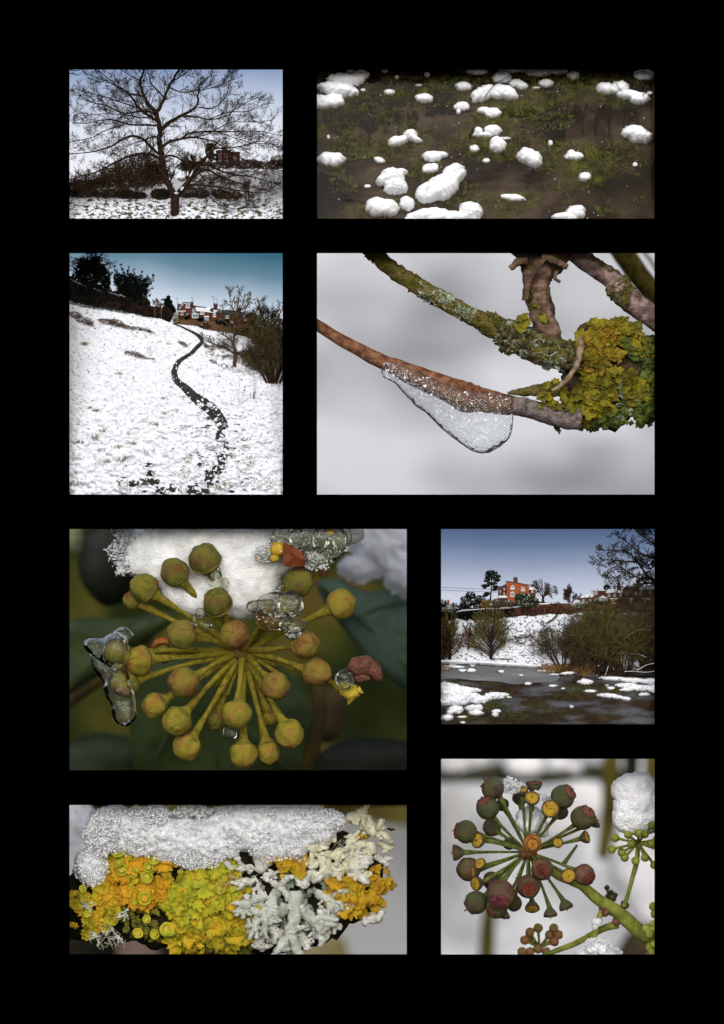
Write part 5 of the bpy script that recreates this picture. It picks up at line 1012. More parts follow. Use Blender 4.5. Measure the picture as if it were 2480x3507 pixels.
    build('rust_petal', mb, mat('rust_red_petal', [(.35,'52260f'),(.6,'783a1a')], scale=2, rough=.5, bump=.4), smooth=False, base=pn.p(1080,190,.1), label='folded rust red petal caught in the ice above the green bud', cat='petal')
    mb = MB(); tube(mb, [pn.p(405,575,1.6), pn.p(430,545,1.6), pn.p(470,540,1.6), pn.p(490,560,1.6)], [.06,.12,.12,.05], 8, nz=.3); build('petal_scrap', mb, mat('orange_red', [(.4,'7c3414'),(.6,'9c7022')], scale=6), base=pn.p(440,560,1.6), label='curled orange red petal scrap left of the hub', cat='petal')
panel5()
# ================================================================ right window, third row: brick house above a snowy slope and a flooded meadow
def panel6():
    pn = P6; rng = random.Random(66)
    backdrop('sky', pn, 2.6, sky_mat('sky_grey', [(0,'cdd2e2'),(.25,'b4bbd0'),(.5,'8f9cb6'),(.78,'66799a'),(1,'536585')], -3.0, -.6, .07, .4))
    top = lerpt([(-60,690),(22,690),(250,700),(480,690),(540,672),(700,655),(850,648),(900,655),(960,645),(1160,632),(1300,640),(1700,640)])
    hd = lambda u, v: 1.25+(1060-v)/400*.55
    m = mat('snowy_slope', [(.0,'2e2a20'),(.43,'4e4a3a'),(.465,'d0d5e0'),(1,'e2e5ed')], scale=11, stretch=(1,1,1.8), rough=.8, bump=.3, bscale=10, detail=9, rgh=.62)
    mb = MB(); sheet(mb, pn, -60, 1700, top, 1062, 130, 60, hd, lambda u, v, q: Vector((0, -.06*noise.noise(q*3), .015*noise.noise(q*5)))); build('snowy_slope', mb, m, kind='structure')
    wd = lambda u, v: .35+(1500-v)/480*.95
    shore = lerpt([(-60,1015),(22,1012),(200,1016),(400,1028),(560,1042),(730,1048),(900,1080),(1100,1100),(1200,1115),(1700,1110)])
    mb = MB(); sheet(mb, pn, -60, 1700, 990, 1560, 40, 24, lambda u, v: wd(u, v)+.07, lambda u, v, q: Vector((0, .03*noise.noise(q*2), 0))); build('pond_bed', mb, mat('drowned_grass', [(.3,'120d07'),(.45,'291e10'),(.55,'3e301a'),(.68,'4c5420')], scale=1.6, stretch=(1,1,2), detail=9, rough=.9), kind='structure')
    m = water_mat('meadow_water', 'd2c8bc', '4a4038', .05, film='55565e', gloss=.5)
    mb = MB(); sheet(mb, pn, -60, 1700, 1020, 1560, 4, 4, wd); build('water', mb, m, kind='structure')
    ice = mat('pond_ice', [(.3,'303236'),(.5,'46484e'),(.7,'5c5f67')], scale=1.1, stretch=(.5,1,2.4), rough=.25, spec=.5, detail=3)
    def flat(name, polys, m_, off, **k):
        mb = MB()
        for pl in polys:
            q = smooth_path([tuple(x) for x in pl]+[tuple(pl[0])], 4)[:-1]; q = [(a+3*noise.noise(Vector((a*.05,b*.05,1)))*3, b+4*noise.noise(Vector((a*.05,b*.05,7)))) for a, b in q]
            cu = sum(a for a, _ in q)/len(q); cv = sum(b for _, b in q)/len(q); vs = [pn.p(cu, cv, wd(cu, cv)-off)]+[pn.p(a, b, wd(a, b)-off) for a, b in q]; n = len(q)
            mb.add(vs, [(0, 1+(i+1)%n, 1+i) for i in range(n)])
        return build(name, mb, m_, kind='structure')
    flat('pond_ice', [[(-40,1010),(400,1024),(730,1044),(860,1080),(900,1110),(860,1150),(700,1160),(560,1172),(440,1150),(250,1140),(100,1125),(-40,1130)]], ice, .006)
    # white shore edge
    mb = MB(); hf(mb, pn, [(150,1006,180,14,2),(450,1020,240,14,4),(640,1032,120,14,4)], .1, lambda u, v: 1.2, step=5, seed=2, rag=.15); build('snowy_bank', mb, snow, kind='structure')
    # green tufts
    mb = MB()
    for cu, cv, ru, rv, n in ((400,1320,180,60,420),(600,1400,260,60,460),(200,1430,160,40,200),(1150,1210,280,40,380),(900,1260,220,40,200),(1450,1250,160,60,240),(850,1360,200,40,160),(300,1200,160,40,120),(1300,1380,200,50,100),(1000,1190,160,30,160),(120,1150,90,20,60)):
        for _ in range(n):
            u, v = rng.gauss(cu, ru*.5), rng.gauss(cv, rv*.5)
            if v < 1130: continue
            rng.random() < .6 and tuft(mb, pn.p(u, v, wd(u, v)), rng.uniform(.03,.075), 4, rng, 1.4, .006)
    build('grass', mb, mat('meadow_grass', [(.35,'2a300f'),(.6,'4e5420')], scale=3), kind='stuff', base=pn.p(500,1350,.5), label='green grass standing in the water of the flooded meadow')
    # snow hummocks
    G = 'snow hummocks on the flooded meadow below the brick house'
    H = [('wide snow covered tussock bank at the left edge of the meadow', [(70,1190,130,30,6),(200,1215,120,20),(90,1240,150,40,4),(230,1270,130,36,6),(90,1300,150,30),(300,1290,80,28)],.3,[.2]),
     ('snow hummock right of the left bank', [(420,1258,80,28),(480,1250,50,14),(370,1275,40,18)],.2,[0]), ('small snow strip at the tail of the left bank', [(525,1268,24,7)],.06,[0]),
     ('low snow hummock left of the bottom pair', [(130,1360,62,30),(90,1380,30,16)],.18,[0]), ('upper snow hummock of the pair below the left bank', [(265,1350,70,24),(300,1332,30,10)],.18,[0]),
     ('lower snow hummock of the pair below the left bank', [(278,1384,56,20)],.18,[0]), ('snow hummock at the bottom left edge of the meadow', [(65,1418,48,24)],.2,[0]),
     ('flat snow hummock in the bottom left of the meadow', [(180,1414,38,10)],.08,[0]), ('tiny snow cap near the bottom edge of the meadow', [(182,1455,22,10)],.08,[0]),
     ('upper round snow hummock in grass, bottom left of centre', [(433,1372,32,16)],.15,[0]), ('lower round snow hummock in grass, bottom left of centre', [(423,1396,26,18)],.15,[0]),
     ('long snow strip along the far left shore of the ice', [(120,1042,80,12,3),(50,1055,40,12)],.08,[0]), ('snow dusted tussock row on the ice at the left', [(180,1070,36,13),(245,1070,40,16)],.1,[1]),
     ('small snow topped tussock alone on the ice', [(465,1078,26,14)],.1,[1]), ('tiny snow fleck in the middle of the ice', [(612,1104,22,7)],.04,[0]), ('small snow patch on grass at the centre of the water', [(665,1166,30,12)],.07,[0]),
     ('flat snow cap left of the brown reeds tussock', [(850,1184,36,11)],.08,[0]), ('tiny snow cap right of the flat central cap', [(925,1204,16,9)],.07,[0]), ('snow covered tussock with dry grass in the right part of the water', [(1090,1155,58,22),(1085,1140,26,12)],.14,[1]),
     ('flat snow hummock below the dry grass tussock', [(1128,1222,50,12)],.08,[0]), ('long snow hummock in the lower right of the water', [(1260,1256,84,18,4),(1330,1268,60,14,6),(1390,1280,42,16,6)],.14,[0]),
     ('small snow ball with a reed in the lower middle of the water', [(988,1338,20,12)],.1,[1]), ('snow bank along the water under the right hand trees', [(1300,1130,110,16,3),(1450,1142,130,18,3),(1580,1150,70,24)],.14,[0]),
     ('broad snow patch at the right edge of the meadow', [(1400,1180,90,20),(1500,1200,120,24),(1590,1205,50,30),(1400,1212,60,14)],.14,[0]), ('small snow hummock left of the broad right edge patch', [(1280,1200,30,14)],.08,[0]), ('low snow patch below the broad right edge patch', [(1525,1246,46,14)],.08,[0]),
     ('tiny snow cap above the right edge patch', [(1250,1180,16,7)],.05,[0]), ('snow strip by the reeds on the far shore', [(800,1075,70,10,3),(960,1090,60,12,-3),(860,1100,40,8)],.1,[0])]
    for i, (l, e, h, f) in enumerate(H):
        mb = MB(); sc = min(x[3] for x in e); hf(mb, pn, e, h*.8, wd, step=max(2.2, min(5, sc/4)), seed=i+40, rag=.4, rough=.25, up=.4, pw=.6, nsc=1.4); t = thing('snow_hummock', l, 'snow hummock', pn.p(e[0][0], e[0][1]+e[0][3], wd(e[0][0], e[0][1])), G)
        build('snow_cover', mb, snow, t)
        g = MB()
        for cu, cv, ru, rv in [x[:4] for x in e]:
            for _ in range(int(6+ru*.25) if not f[0] else 22): a = rng.uniform(0, 6.28); tuft(g, pn.p(cu+math.cos(a)*ru*.9, cv+math.sin(a)*rv*.9, wd(cu, cv)-.06), rng.uniform(.02,.05), 3, rng, 1.2, .005)
        build('grass_fringe', g, brown_twig if f[0] == 1 else grass_m, t)
    # reeds
    def reeds(label, spots, seed, m_=dry_m, h=.35):
        g = MB(); rg = random.Random(seed)
        for cu, cv, ru, n in spots:
            for _ in range(n): u = rg.gauss(cu, ru*.5); v = cv+rg.uniform(-10,10); (tuft(g, pn.p(u, v+rg.uniform(-8,12), 1.12), h*rg.uniform(.25,1.2), 3, rg, 1.0, .0045) if rg.random() < .4 else 0)
        build('reeds', g, m_, base=pn.p(spots[0][0], spots[0][1], 1.12), label=label, cat='reeds')
    reeds('golden dry reeds on the far shore under the right hand thicket', [(780,1060,50,40),(900,1070,90,120),(950,1060,40,60),(850,1085,60,50)], 1)
    reeds('tall orange reeds at the foot of the right hand trees', [(1085,1100,40,60)], 2, h=.55)
    reeds('dry reeds at the left edge of the far shore', [(35,1050,26,40),(75,1060,20,30)], 3, h=.25)
    # electric lines
    for l, a, b in (('upper overhead cable at the left of the sky', 450, 472), ('lower overhead cable at the left of the sky', 472, 490)):
        mb = MB(); tube(mb, [pn.p(-60, a-3, 2.3), pn.p(200, (a+b)/2, 2.3), pn.p(470, b, 2.3)], .007, 4); build('overhead_cable', mb, slate, base=pn.p(-60,a,2.3), label=l, cat='cable', group='overhead cables')
    # orange brick house
    h = thing('brick_house', 'tall orange brick house with arched white windows and a chimney above the slope', 'house', pn.p(590, 580, 2.0))
    part('wall', pn, brick_or, h, prisms=[([(507,600),(672,600),(672,438),(640,433),(590,422),(507,408)],1.95,.35)]); 
    part('side_wing', pn, brick, h, prisms=[([(445,600),(507,600),(507,432),(470,452),(445,470)],2.02,.25)], boxes=[(672,722,468,600,2.02,2.3)])
    part('roof', pn, slate, h, prisms=[([(440,468),(442,445),(470,445),(505,428),(507,434),(472,456)],2.0,.2),([(503,411),(503,405),(590,418),(640,429),(674,434),(674,440),(640,435),(590,424)],1.93,.38)])
    part('snowy_roof', pn, snow, h, prisms=[([(672,470),(725,472),(715,456),(674,450)],2.0,.2)])
    part('chimney', pn, brick, h, boxes=[(558,588,388,420,2.0,2.12),(555,591,384,390,1.99,2.13)]+[(562+9*i,568+9*i,376,384,2.03,2.08) for i in range(3)])
    part('balcony', pn, white_p, h, boxes=[(447,508,515,531,1.92,2.0)]); window(pn, h, 536, 566, 452, 466, 1.95, 3, 2, arch=14); window(pn, h, 614, 643, 464, 478, 1.95, 3, 2, arch=14); window(pn, h, 535, 564, 490, 522, 1.95, 3, 3, arch=5); window(pn, h, 612, 642, 500, 520, 1.95, 3, 3, arch=5)
    window(pn, h, 690, 705, 474, 490, 2.02); window(pn, h, 486, 494, 457, 472, 2.02, 1, 2); window(pn, h, 456, 462, 476, 490, 2.02, 1, 2); window(pn, h, 485, 493, 491, 516, 2.02, 1, 2)
    # terrace at right
    h = thing('red_house', 'red brick house with square tower end, white conservatory and snowy low roof', 'house', pn.p(1190, 590, 2.0))
    part('wall', pn, brick, h, boxes=[(1150,1242,478,590,1.95,2.2),(1052,1150,530,590,1.98,2.2),(1108,1150,528,580,1.9,1.98)]); part('flat_roof', pn, white_p, h, boxes=[(1147,1245,473,479,1.93,2.2)])
    part('snowy_roof', pn, snow, h, prisms=[([(1048,532),(1150,522),(1150,490),(1090,510)],1.94,.2)]); part('pole', pn, slate, h, boxes=[(1182,1184,455,540,1.92,1.94)])
    window(pn, h, 1158, 1180, 483, 504, 1.95); window(pn, h, 1070, 1084, 540, 556, 1.98); window(pn, h, 1120, 1134, 538, 562, 1.9); window(pn, h, 1158, 1176, 538, 552, 1.95)
    part('conservatory', pn, white_p, h, boxes=[(1190,1254,548,552,1.84,1.95)]+[(1190+i*10,1193+i*10,530,552,1.84,1.87) for i in range(7)], prisms=[([(1184,532),(1222,514),(1260,532)],1.82,.14)]); part('glazing', pn, glass_d, h, boxes=[(1192,1252,531,550,1.85,1.95)])
    for l, u0, u1, v, sn, ch in (('brick house of the terrace with snowy roof right of the conservatory', 1242, 1370, 505, True, (1325,1352,425)), ('brick house of the terrace with slate roof and tall chimney under the overhanging tree', 1370, 1480, 490, False, (1467,1497,392)), ('brick house of the terrace at the far right edge', 1480, 1680, 480, True, None)):
        h = thing('terraced_house', l, 'house', pn.p((u0+u1)/2, 590, 2.05), 'houses of the terrace on the right'); part('wall', pn, brick, h, boxes=[(u0,u1,v-12,590,2.02,2.3)])
        part('roof', pn, snow if sn else slate, h, prisms=[([(u0-4,v-8),(u1+4,v-20),(u1-6,v-50),(u0+14,v-38)],1.98,.3)])
        for k in range(3): window(pn, h, u0+14+k*(u1-u0)/3, u0+32+k*(u1-u0)/3, v-4, v+16, 2.02); 
        part('extension', pn, brick, h, boxes=[(u0+30,u0+86,540,590,1.92,2.02)]); part('extension_roof', pn, snow, h, boxes=[(u0+26,u0+90,534,541,1.9,2.02)]); window(pn, h, u0+44, u0+66, 548, 572, 1.92)
        if ch: part('chimney', pn, brick, h, boxes=[(ch[0],ch[1],ch[2],v-30,1.97,2.07)])
    h = thing('distant_chimney_house', 'snowy roof with an orange chimney just showing at the left edge', 'house', pn.p(80, 590, 2.3)); part('roof', pn, snow, h, prisms=[([(30,610),(150,610),(140,570),(60,562)],2.25,.1)]); part('chimney', pn, brick_or, h, boxes=[(68,82,545,575,2.2,2.3)])
    # wall band and hedge
    mb = MB(); prism(mb, pn, [(500,690),(480,612),(600,600),(760,578),(900,572),(1000,572),(1010,585),(1170,578),(1300,575),(1640,570),(1640,660),(1160,640),(950,660),(860,655),(700,668)], 1.84, .1); build('garden_wall', mb, mat('old_wall', [(.3,'2c1d16'),(.5,'553527'),(.65,'4a3d22'),(.75,'6e4a38')], scale=4, detail=9, bump=.8, bscale=18), smooth=False, base=pn.p(900,650,1.84), label='old dark brick garden wall along the top of the slope', cat='wall')
    mb = MB(); prism(mb, pn, [(745,572),(840,570),(845,577),(745,580)], 1.8, .06); build('snow_on_wall', mb, snow, base=pn.p(800,575,1.8), label='strip of snow on the wall top under the weeping tree', cat='snow')
    leafy('hedge', 'long dark snow topped hedge left of the orange house', 'hedge', pn, [(200,655,60,44),(280,655,70,46),(360,650,70,44),(440,645,70,42),(160,650,40,40),(60,670,80,40),(520,640,60,40)], 1.8, 9000, .03, 601, black_ever, th=.1)
    mb = MB(); hf(mb, pn, [(200,628,70,7,-6),(330,618,110,6,-3),(470,612,90,5,-5),(600,598,60,4,-6)], .1, lambda u, v: 1.78, step=3, seed=9, rag=.3); build('snow_on_hedge', mb, snow, base=pn.p(300,625,1.75), label='white snow line along the top of the long dark hedge', cat='snow')
    leafy('bramble_bank', 'reddish brown brambles hanging down the wall above the slope', 'brambles', pn, [(560,650,80,30),(680,635,90,32),(790,625,80,34),(880,615,60,36),(1000,620,60,26)], 1.8, 3600, .026, 602, mat('bramble_red', [(.35,'2a1a14'),(.6,'5a3428'),(.75,'4e4a2a')], scale=5), th=.08)
    leafy('garden_undergrowth', 'low dark garden growth behind the hedge and under the hilltop bushes', 'undergrowth', pn, [(100,615,160,26),(300,605,160,24),(520,590,120,26),(720,580,120,20)], 2.15, 5200, .03, 623, MATS.get('under_dark') or mat('under_dark', [(.4,'1a1610'),(.6,'3c3020')], scale=5), th=.08, sn=.08)
    # evergreen trees
    leafy('pine_tree', 'tall dark pine with flat tufted layers left of the orange house', 'tree', pn, [(395,345,46,18),(370,362,24,12),(430,372,34,14),(385,385,44,14),(360,405,24,10),(435,400,26,12),(350,440,34,10),(400,425,40,12),(425,450,24,12),(345,455,16,7),(420,470,22,9),(360,500,26,12),(350,515,20,8)], 2.1, 2600, .028, 603, ever, trunk=[(385,560,7),(392,480,5),(396,400,4),(396,350,3)], sn=.03, th=.15)
    leafy('yew_tree', 'broad dark evergreen with snow flecks left of the pine', 'tree', pn, [(240,510,36,26),(210,540,50,26),(260,555,60,36),(200,580,44,30),(310,545,44,34),(330,580,30,30),(250,600,80,22)], 2.0, 2600, .03, 604, black_ever, trunk=[(245,630,7),(245,540,4)], sn=.12)
    leafy('snowy_bush', 'snow covered evergreen at the left edge of the hilltop', 'bush', pn, [(40,570,34,26),(30,610,30,30),(70,600,30,24)], 2.05, 1100, .028, 605, black_ever, sn=.5)
    leafy('snowy_bush', 'small dark snowy bush right of the chimney at the left', 'bush', pn, [(120,590,28,20),(135,615,18,16)], 2.0, 600, .028, 606, black_ever, sn=.25)
    leafy('snowy_bush', 'grey frosted bush under the left edge evergreen', 'bush', pn, [(80,620,60,30),(60,650,60,36)], 1.9, 1500, .026, 607, mat('frost_grey', [(.4,'4a463c'),(.6,'7c786e')], scale=8), sn=.2)
    leafy('golden_bush', 'ochre coloured bush at the foot of the pine', 'bush', pn, [(350,580,38,30),(370,560,22,18)], 1.95, 1100, .024, 608, mat('ochre_leaf', [(.4,'5a4618'),(.6,'8c7028')], scale=8))
    leafy('brown_bush', 'grey brown bush in front of the orange house at the left', 'bush', pn, [(440,565,50,32),(490,570,50,34),(530,580,40,34)], 1.92, 2000, .024, 609, mat('brown_leaf', [(.4,'36281e'),(.6,'5e4a3a')], scale=8), sn=.05)
    leafy('evergreen_bush', 'large round evergreen with snow flecks in front of the orange house', 'bush', pn, [(650,540,80,40),(620,520,50,30),(690,560,60,36),(600,570,50,30),(650,585,80,20)], 1.88, 3200, .028, 610, mat('ever_mid', [(.35,'1a2410'),(.65,'38421f')], scale=6), sn=.1)
    leafy('garden_shrubs', 'yellow green garden shrubs with snow below the red house', 'shrubs', pn, [(1060,580,50,20),(1100,575,40,18),(1000,590,26,20),(1040,600,60,14)], 1.86, 1700, .024, 611, mat('shrub_yellow', [(.35,'34381a'),(.65,'7c8040')], scale=8), sn=.3)
    leafy('climber', 'dark green climber hanging over the brick wall below the conservatory', 'climber', pn, [(1190,565,40,16),(1235,565,30,14)], 1.84, 800, .022, 612, ever, sn=.05)
    leafy('conifer', 'dark conifer behind the red house', 'tree', pn, [(1250,455,28,24),(1265,470,22,16)], 2.3, 500, .026, 613, ever)
    # leafless hilltop trees
    t = thing('weeping_tree', 'leafless weeping tree with twisted limbs standing on the hilltop', 'tree', pn.p(775, 568, 2.05)); A = MB(); B = MB(); rg = random.Random(8)
    Q = dict(nseg=5, wig=.14, up=[.1,-.05,-.16,-.2], max=3, kids=[6,5,4], ang=(20,60), lf=.55, rf=.5, rmin=.0045, ysq=.5, t0=.2, alv=1)
    b = pn.p(775, 568, 2.05); tube(A, [b, b+Vector((.01,0,.2))], [.05,.04], 6)
    for k in range(9): grow(A, B, b+Vector((0,0,.19)), Vector((rg.uniform(-1,1), rg.uniform(-.4,.4), rg.uniform(.5,1.2))), .55*rg.uniform(.8,1.1), .02, 0, rg, Q)
    build('trunk', A, twig_m, t); build('crown', B, twig_m, t)
    bush('bare_tree', 'leafless tree with dense dark crown on the hilltop right of the weeping tree', 'tree', pn, 975, 568, 2.05, 150, 130, 61, twig_m, stems=9, P=dict(kids=[7,6,5], rmin=.005, wig=.2), r=.02)
    bush('bare_tree', 'small thin leafless tree between the two hilltop trees', 'tree', pn, 868, 640, 1.75, 110, 60, 62, brown_twig, stems=4, P=dict(kids=[6,4,3], rmin=.005), r=.018)
    mb = MB(); tube(mb, [pn.p(787,648,1.75), pn.p(788,602,1.75)], .012, 6); build('fence_post', mb, dry_m, base=pn.p(787,648,1.75), label='single pale post at the top of the slope', cat='post')
    # brambles and track on the slope
    bramble('bramble_patch', 'reddish brown bramble patch in the middle of the snowy slope', 'brambles', pn, [(580,835,50,22,-20),(640,815,50,16,-10),(610,865,34,12,0),(690,815,36,6,-8)], lambda u, v: hd(u, v)-.03, 61, 420)
    bramble('bramble_patch', 'small bramble patch on the slope beside the right hand thicket', 'brambles', pn, [(810,768,40,14,0)], lambda u, v: hd(u, v)-.03, 62, 420)
    mb = MB(); strip(mb, [(885,655,7),(865,675,8),(845,695,7),(815,710,5),(790,720,3)], pn, lambda u, v: hd(u, v)-.05, .01, rng, .3); build('path', mb, mat('grassy_track', [(.4,'3a3218'),(.6,'5c5226')], scale=8), kind='structure')
    mb = MB(); 
    for _ in range(140): u = rng.uniform(390,550); tuft(mb, pn.p(u, 985+rng.uniform(-3,3), 1.3), .03, 3, rng, 1.5, .006)
    build('green_strip', mb, grass_m, kind='stuff', base=pn.p(470,985,1.3), label='strip of green grass at the foot of the olive round tree')
    # slope trees
    ot = mat('olive_bright_twig', [(.35,'3c3614'),(.65,'665c2e')], scale=5, rough=.9)
    def dome(label, u, v, d, H, W, seed, m_, stems=12, tm=bark, P=None, r=.06, low=.35):
        """round crown on a short trunk"""
        rg = random.Random(seed); A = MB(); B = MB(); b = pn.p(u, v, d); t = thing('bare_tree', label, 'tree', b, 'leafless trees by the water'); hw = H*pn.w; ww = W*pn.w
        Q = dict(nseg=5, wig=.07, up=[.05,.06,.06,.05], max=3, kids=[8,6,4], ang=(14,38), lf=.45, rf=.5, rmin=.0052, ysq=.45, t0=.25, alv=1)
        if P: Q.update(P)
        tube(A, [b, b+Vector((.01,0,hw*.15)), b+Vector((-.01,0,hw*.5)), b+Vector((.01,0,hw*.8))], [r, r*.8, r*.45, r*.15], 7, nz=.15)
        for i in range(stems):
            f = i/(stems-1); z = hw*(.06+.42*f); x = (1-f*.7)*(1 if i % 2 else -1)*rg.uniform(.7,1)
            dv = Vector((x*1.2*(ww*.5)/(hw*.5), rg.uniform(-.5,.5), .4+.9*f)); grow(A, B, b+Vector((0,0,z)), dv, (ww*.62+hw*.2*f)*rg.uniform(.85,1.1), r*.35, 0, rg, Q)
        build('trunk', A, tm, t); build('crown', B, m_, t); return t
    dome('round olive green leafless tree on the near bank at the left', 392, 985, 1.22, 360, 270, 63, ot, 26)
    dome('olive leafless tree with tall trunk near the left edge', 85, 1000, 1.2, 330, 200, 64, ot, 18)
    dome('small brownish leafless tree between the two olive trees', 222, 912, 1.42, 170, 110, 65, red_twig, 12, r=.03)
    bush('shrub', 'brown leafless shrub at the left edge under the hedge', 'bush', pn, 40, 850, 1.6, 200, 160, 66, brown_twig, stems=8, P=dict(kids=[7,5,4]))
    bush('shrub', 'grey green leafless shrub at the left edge of the water', 'bush', pn, 40, 1000, 1.18, 240, 160, 67, twig_m, stems=9, P=dict(kids=[7,5,4]))
    DT = mat('dark_olive_twig', [(.35,'2c2516'),(.65,'5c4e30')], scale=4, rough=.9)
    for i, (l, u, v, H, W, mm, st) in enumerate([('spreading many stemmed leafless bush at the left of the right hand thicket', 930, 1070, 400, 380, DT, 16), ('dark leafless tree in the middle of the right hand thicket', 1090, 1080, 470, 300, DT, 15), ('olive leafless tree with clean trunk at the right of the thicket', 1365, 1120, 560, 380, ot, 16), ('dense olive leafless tree behind the thicket, right of centre', 1230, 1080, 520, 340, ot, 15), ('leafless tree at the right edge of the thicket', 1560, 1090, 560, 320, DT, 16), ('low leafless bush at the foot of the right hand thicket', 1180, 1100, 200, 400, DT, 12)]):
        bush('bare_tree', l, 'tree', pn, u, v, 1.08+.06*(i%3), H*1.22, W*1.1, 70+i, mm, stems=st, P=dict(kids=[8,6,4], rmin=.0055, wig=.15, ang=(18,50)), trunk_m=bark, r=.035, group='leafless trees by the water')
    leafy('ivy_thicket', 'dark evergreen mass inside the left part of the right hand thicket', 'thicket', pn, [(990,920,60,60),(1050,970,70,60),(920,880,30,30),(1100,1000,80,50)], 1.3, 1500, .026, 620, black_ever, th=.1)
    leafy('undergrowth', 'dark undergrowth behind the right hand trees at the water', 'undergrowth', pn, [(1150,1020,120,70),(1300,1020,140,80),(1450,1000,140,100),(1580,960,90,140)], 1.4, 4200, .03, 621, MATS['under_dark'], th=.08, sn=.16)
    leafy('olive_haze_of_twigs', 'fine olive twigs filling the crowns below the terrace at the right', 'thicket', pn, [(1250,640,110,60),(1420,620,130,60),(1560,600,90,80),(1500,700,140,70),(1300,740,130,70),(1180,700,70,70),(1560,780,80,90)], 1.3, 2400, .014, 622, ot, th=.15, elong=2.4)
    # leaning and fallen trunks with snow
    def log(label, pts, r, seed):
        t = thing('leaning_trunk', label, 'trunk', pn.p(*pts[0], .95), 'snow covered trunks by the water'); q = smooth_path(pts, 4); W = [pn.p(a, b_, .97) for a, b_ in q]; mb = MB(); tube(mb, W, r*pn.w, 6, nz=.2, seed=seed); build('wood', mb, bark, t)
        mb = MB(); tube(mb, [w+Vector((-.01, -.01, r*pn.w*.6)) for w in W], r*pn.w*.42, 6, nz=.4, seed=seed+1, nsc=8); build('snow_cover', mb, snow, t)
    log('snowy leaning trunk rising from the water, left one of the pair', [(1178,1120),(1190,1075),(1188,1035)], 8, 1); log('snowy leaning trunk rising from the water, right one of the pair', [(1238,1112),(1252,1075),(1262,1040)], 6, 2)
    log('fallen snowy branch arching in from the right edge, upper one', [(1600,1020),(1540,1035),(1480,1070),(1450,1062)], 7, 3); log('fallen snowy branch at the right edge, lower one', [(1610,1075),(1540,1085),(1450,1078),(1380,1080)], 5, 4); log('thin snowy bough in the middle of the right edge', [(1545,975),(1500,955),(1420,948)], 4, 5); log('snowy bough sloping at the upper right of the thicket', [(1590,775),(1500,770),(1440,790),(1390,830)], 4, 6)
    # overhanging tree
    t = thing('overhanging_tree', 'dark leafless branches with ivy reaching in from the right edge against the sky', 'tree', pn.p(1650, 560, .8)); A = MB(); B = MB(); rg = random.Random(12)
    Q = dict(nseg=5, wig=.17, up=[0,.02,.06,.08], max=3, kids=[4,5,4], ang=(22,60), lf=.55, rf=.55, rmin=.0065, ysq=.5, t0=.15)
    for i, lm in enumerate([[(1700,620,16),(1600,420,14),(1560,380,12),(1500,390,8),(1420,350,6),(1330,300,5),(1250,330,3)], [(1560,380,9),(1470,260,7),(1400,190,5),(1290,180,4),(1180,180,2)], [(1600,420,8),(1480,440,6),(1420,520,5),(1380,560,4)], [(1680,180,10),(1580,120,7),(1500,60,5),(1450,15,3)], [(1470,260,5),(1380,260,4),(1260,250,3),(1160,265,2)], [(1700,260,9),(1600,240,8),(1500,200,6),(1400,120,4),(1310,60,3)], [(1480,300,5),(1400,330,4),(1310,380,3),(1220,380,2)], [(1640,90,6),(1590,60,4),(1540,10,3)], [(1560,380,7),(1490,450,6),(1400,460,4),(1300,440,3)]]):
        q = smooth_path(lm, 4); g = rg.uniform(-.15,.15); W = [pn.p(a, b_, .85+g*j/len(q)) for j, (a, b_, _) in enumerate(q)]; tube(A, W, [max(.008, c*pn.w) for _, _, c in q], 6, nz=.1); shoots(B, W[2:], .035, rg, .05, .36, Q)
    build('limbs', A, bark, t); build('twigs', B, mat('twig_dark_olive', [(.4,'1e1a0e'),(.65,'3c361c')], scale=5), t)
    g = MB(); leafcloud(g, [(pn.p(u, v, .75), (a*pn.w, .15, b_*pn.w)) for u, v, a, b_ in ((1560,260,80,60),(1600,330,60,80),(1540,380,40,50),(1620,240,50,60),(1480,250,40,30))], 1900, .03, rg); build('ivy_leaves', g, black_ever, t, smooth=False)
panel6()
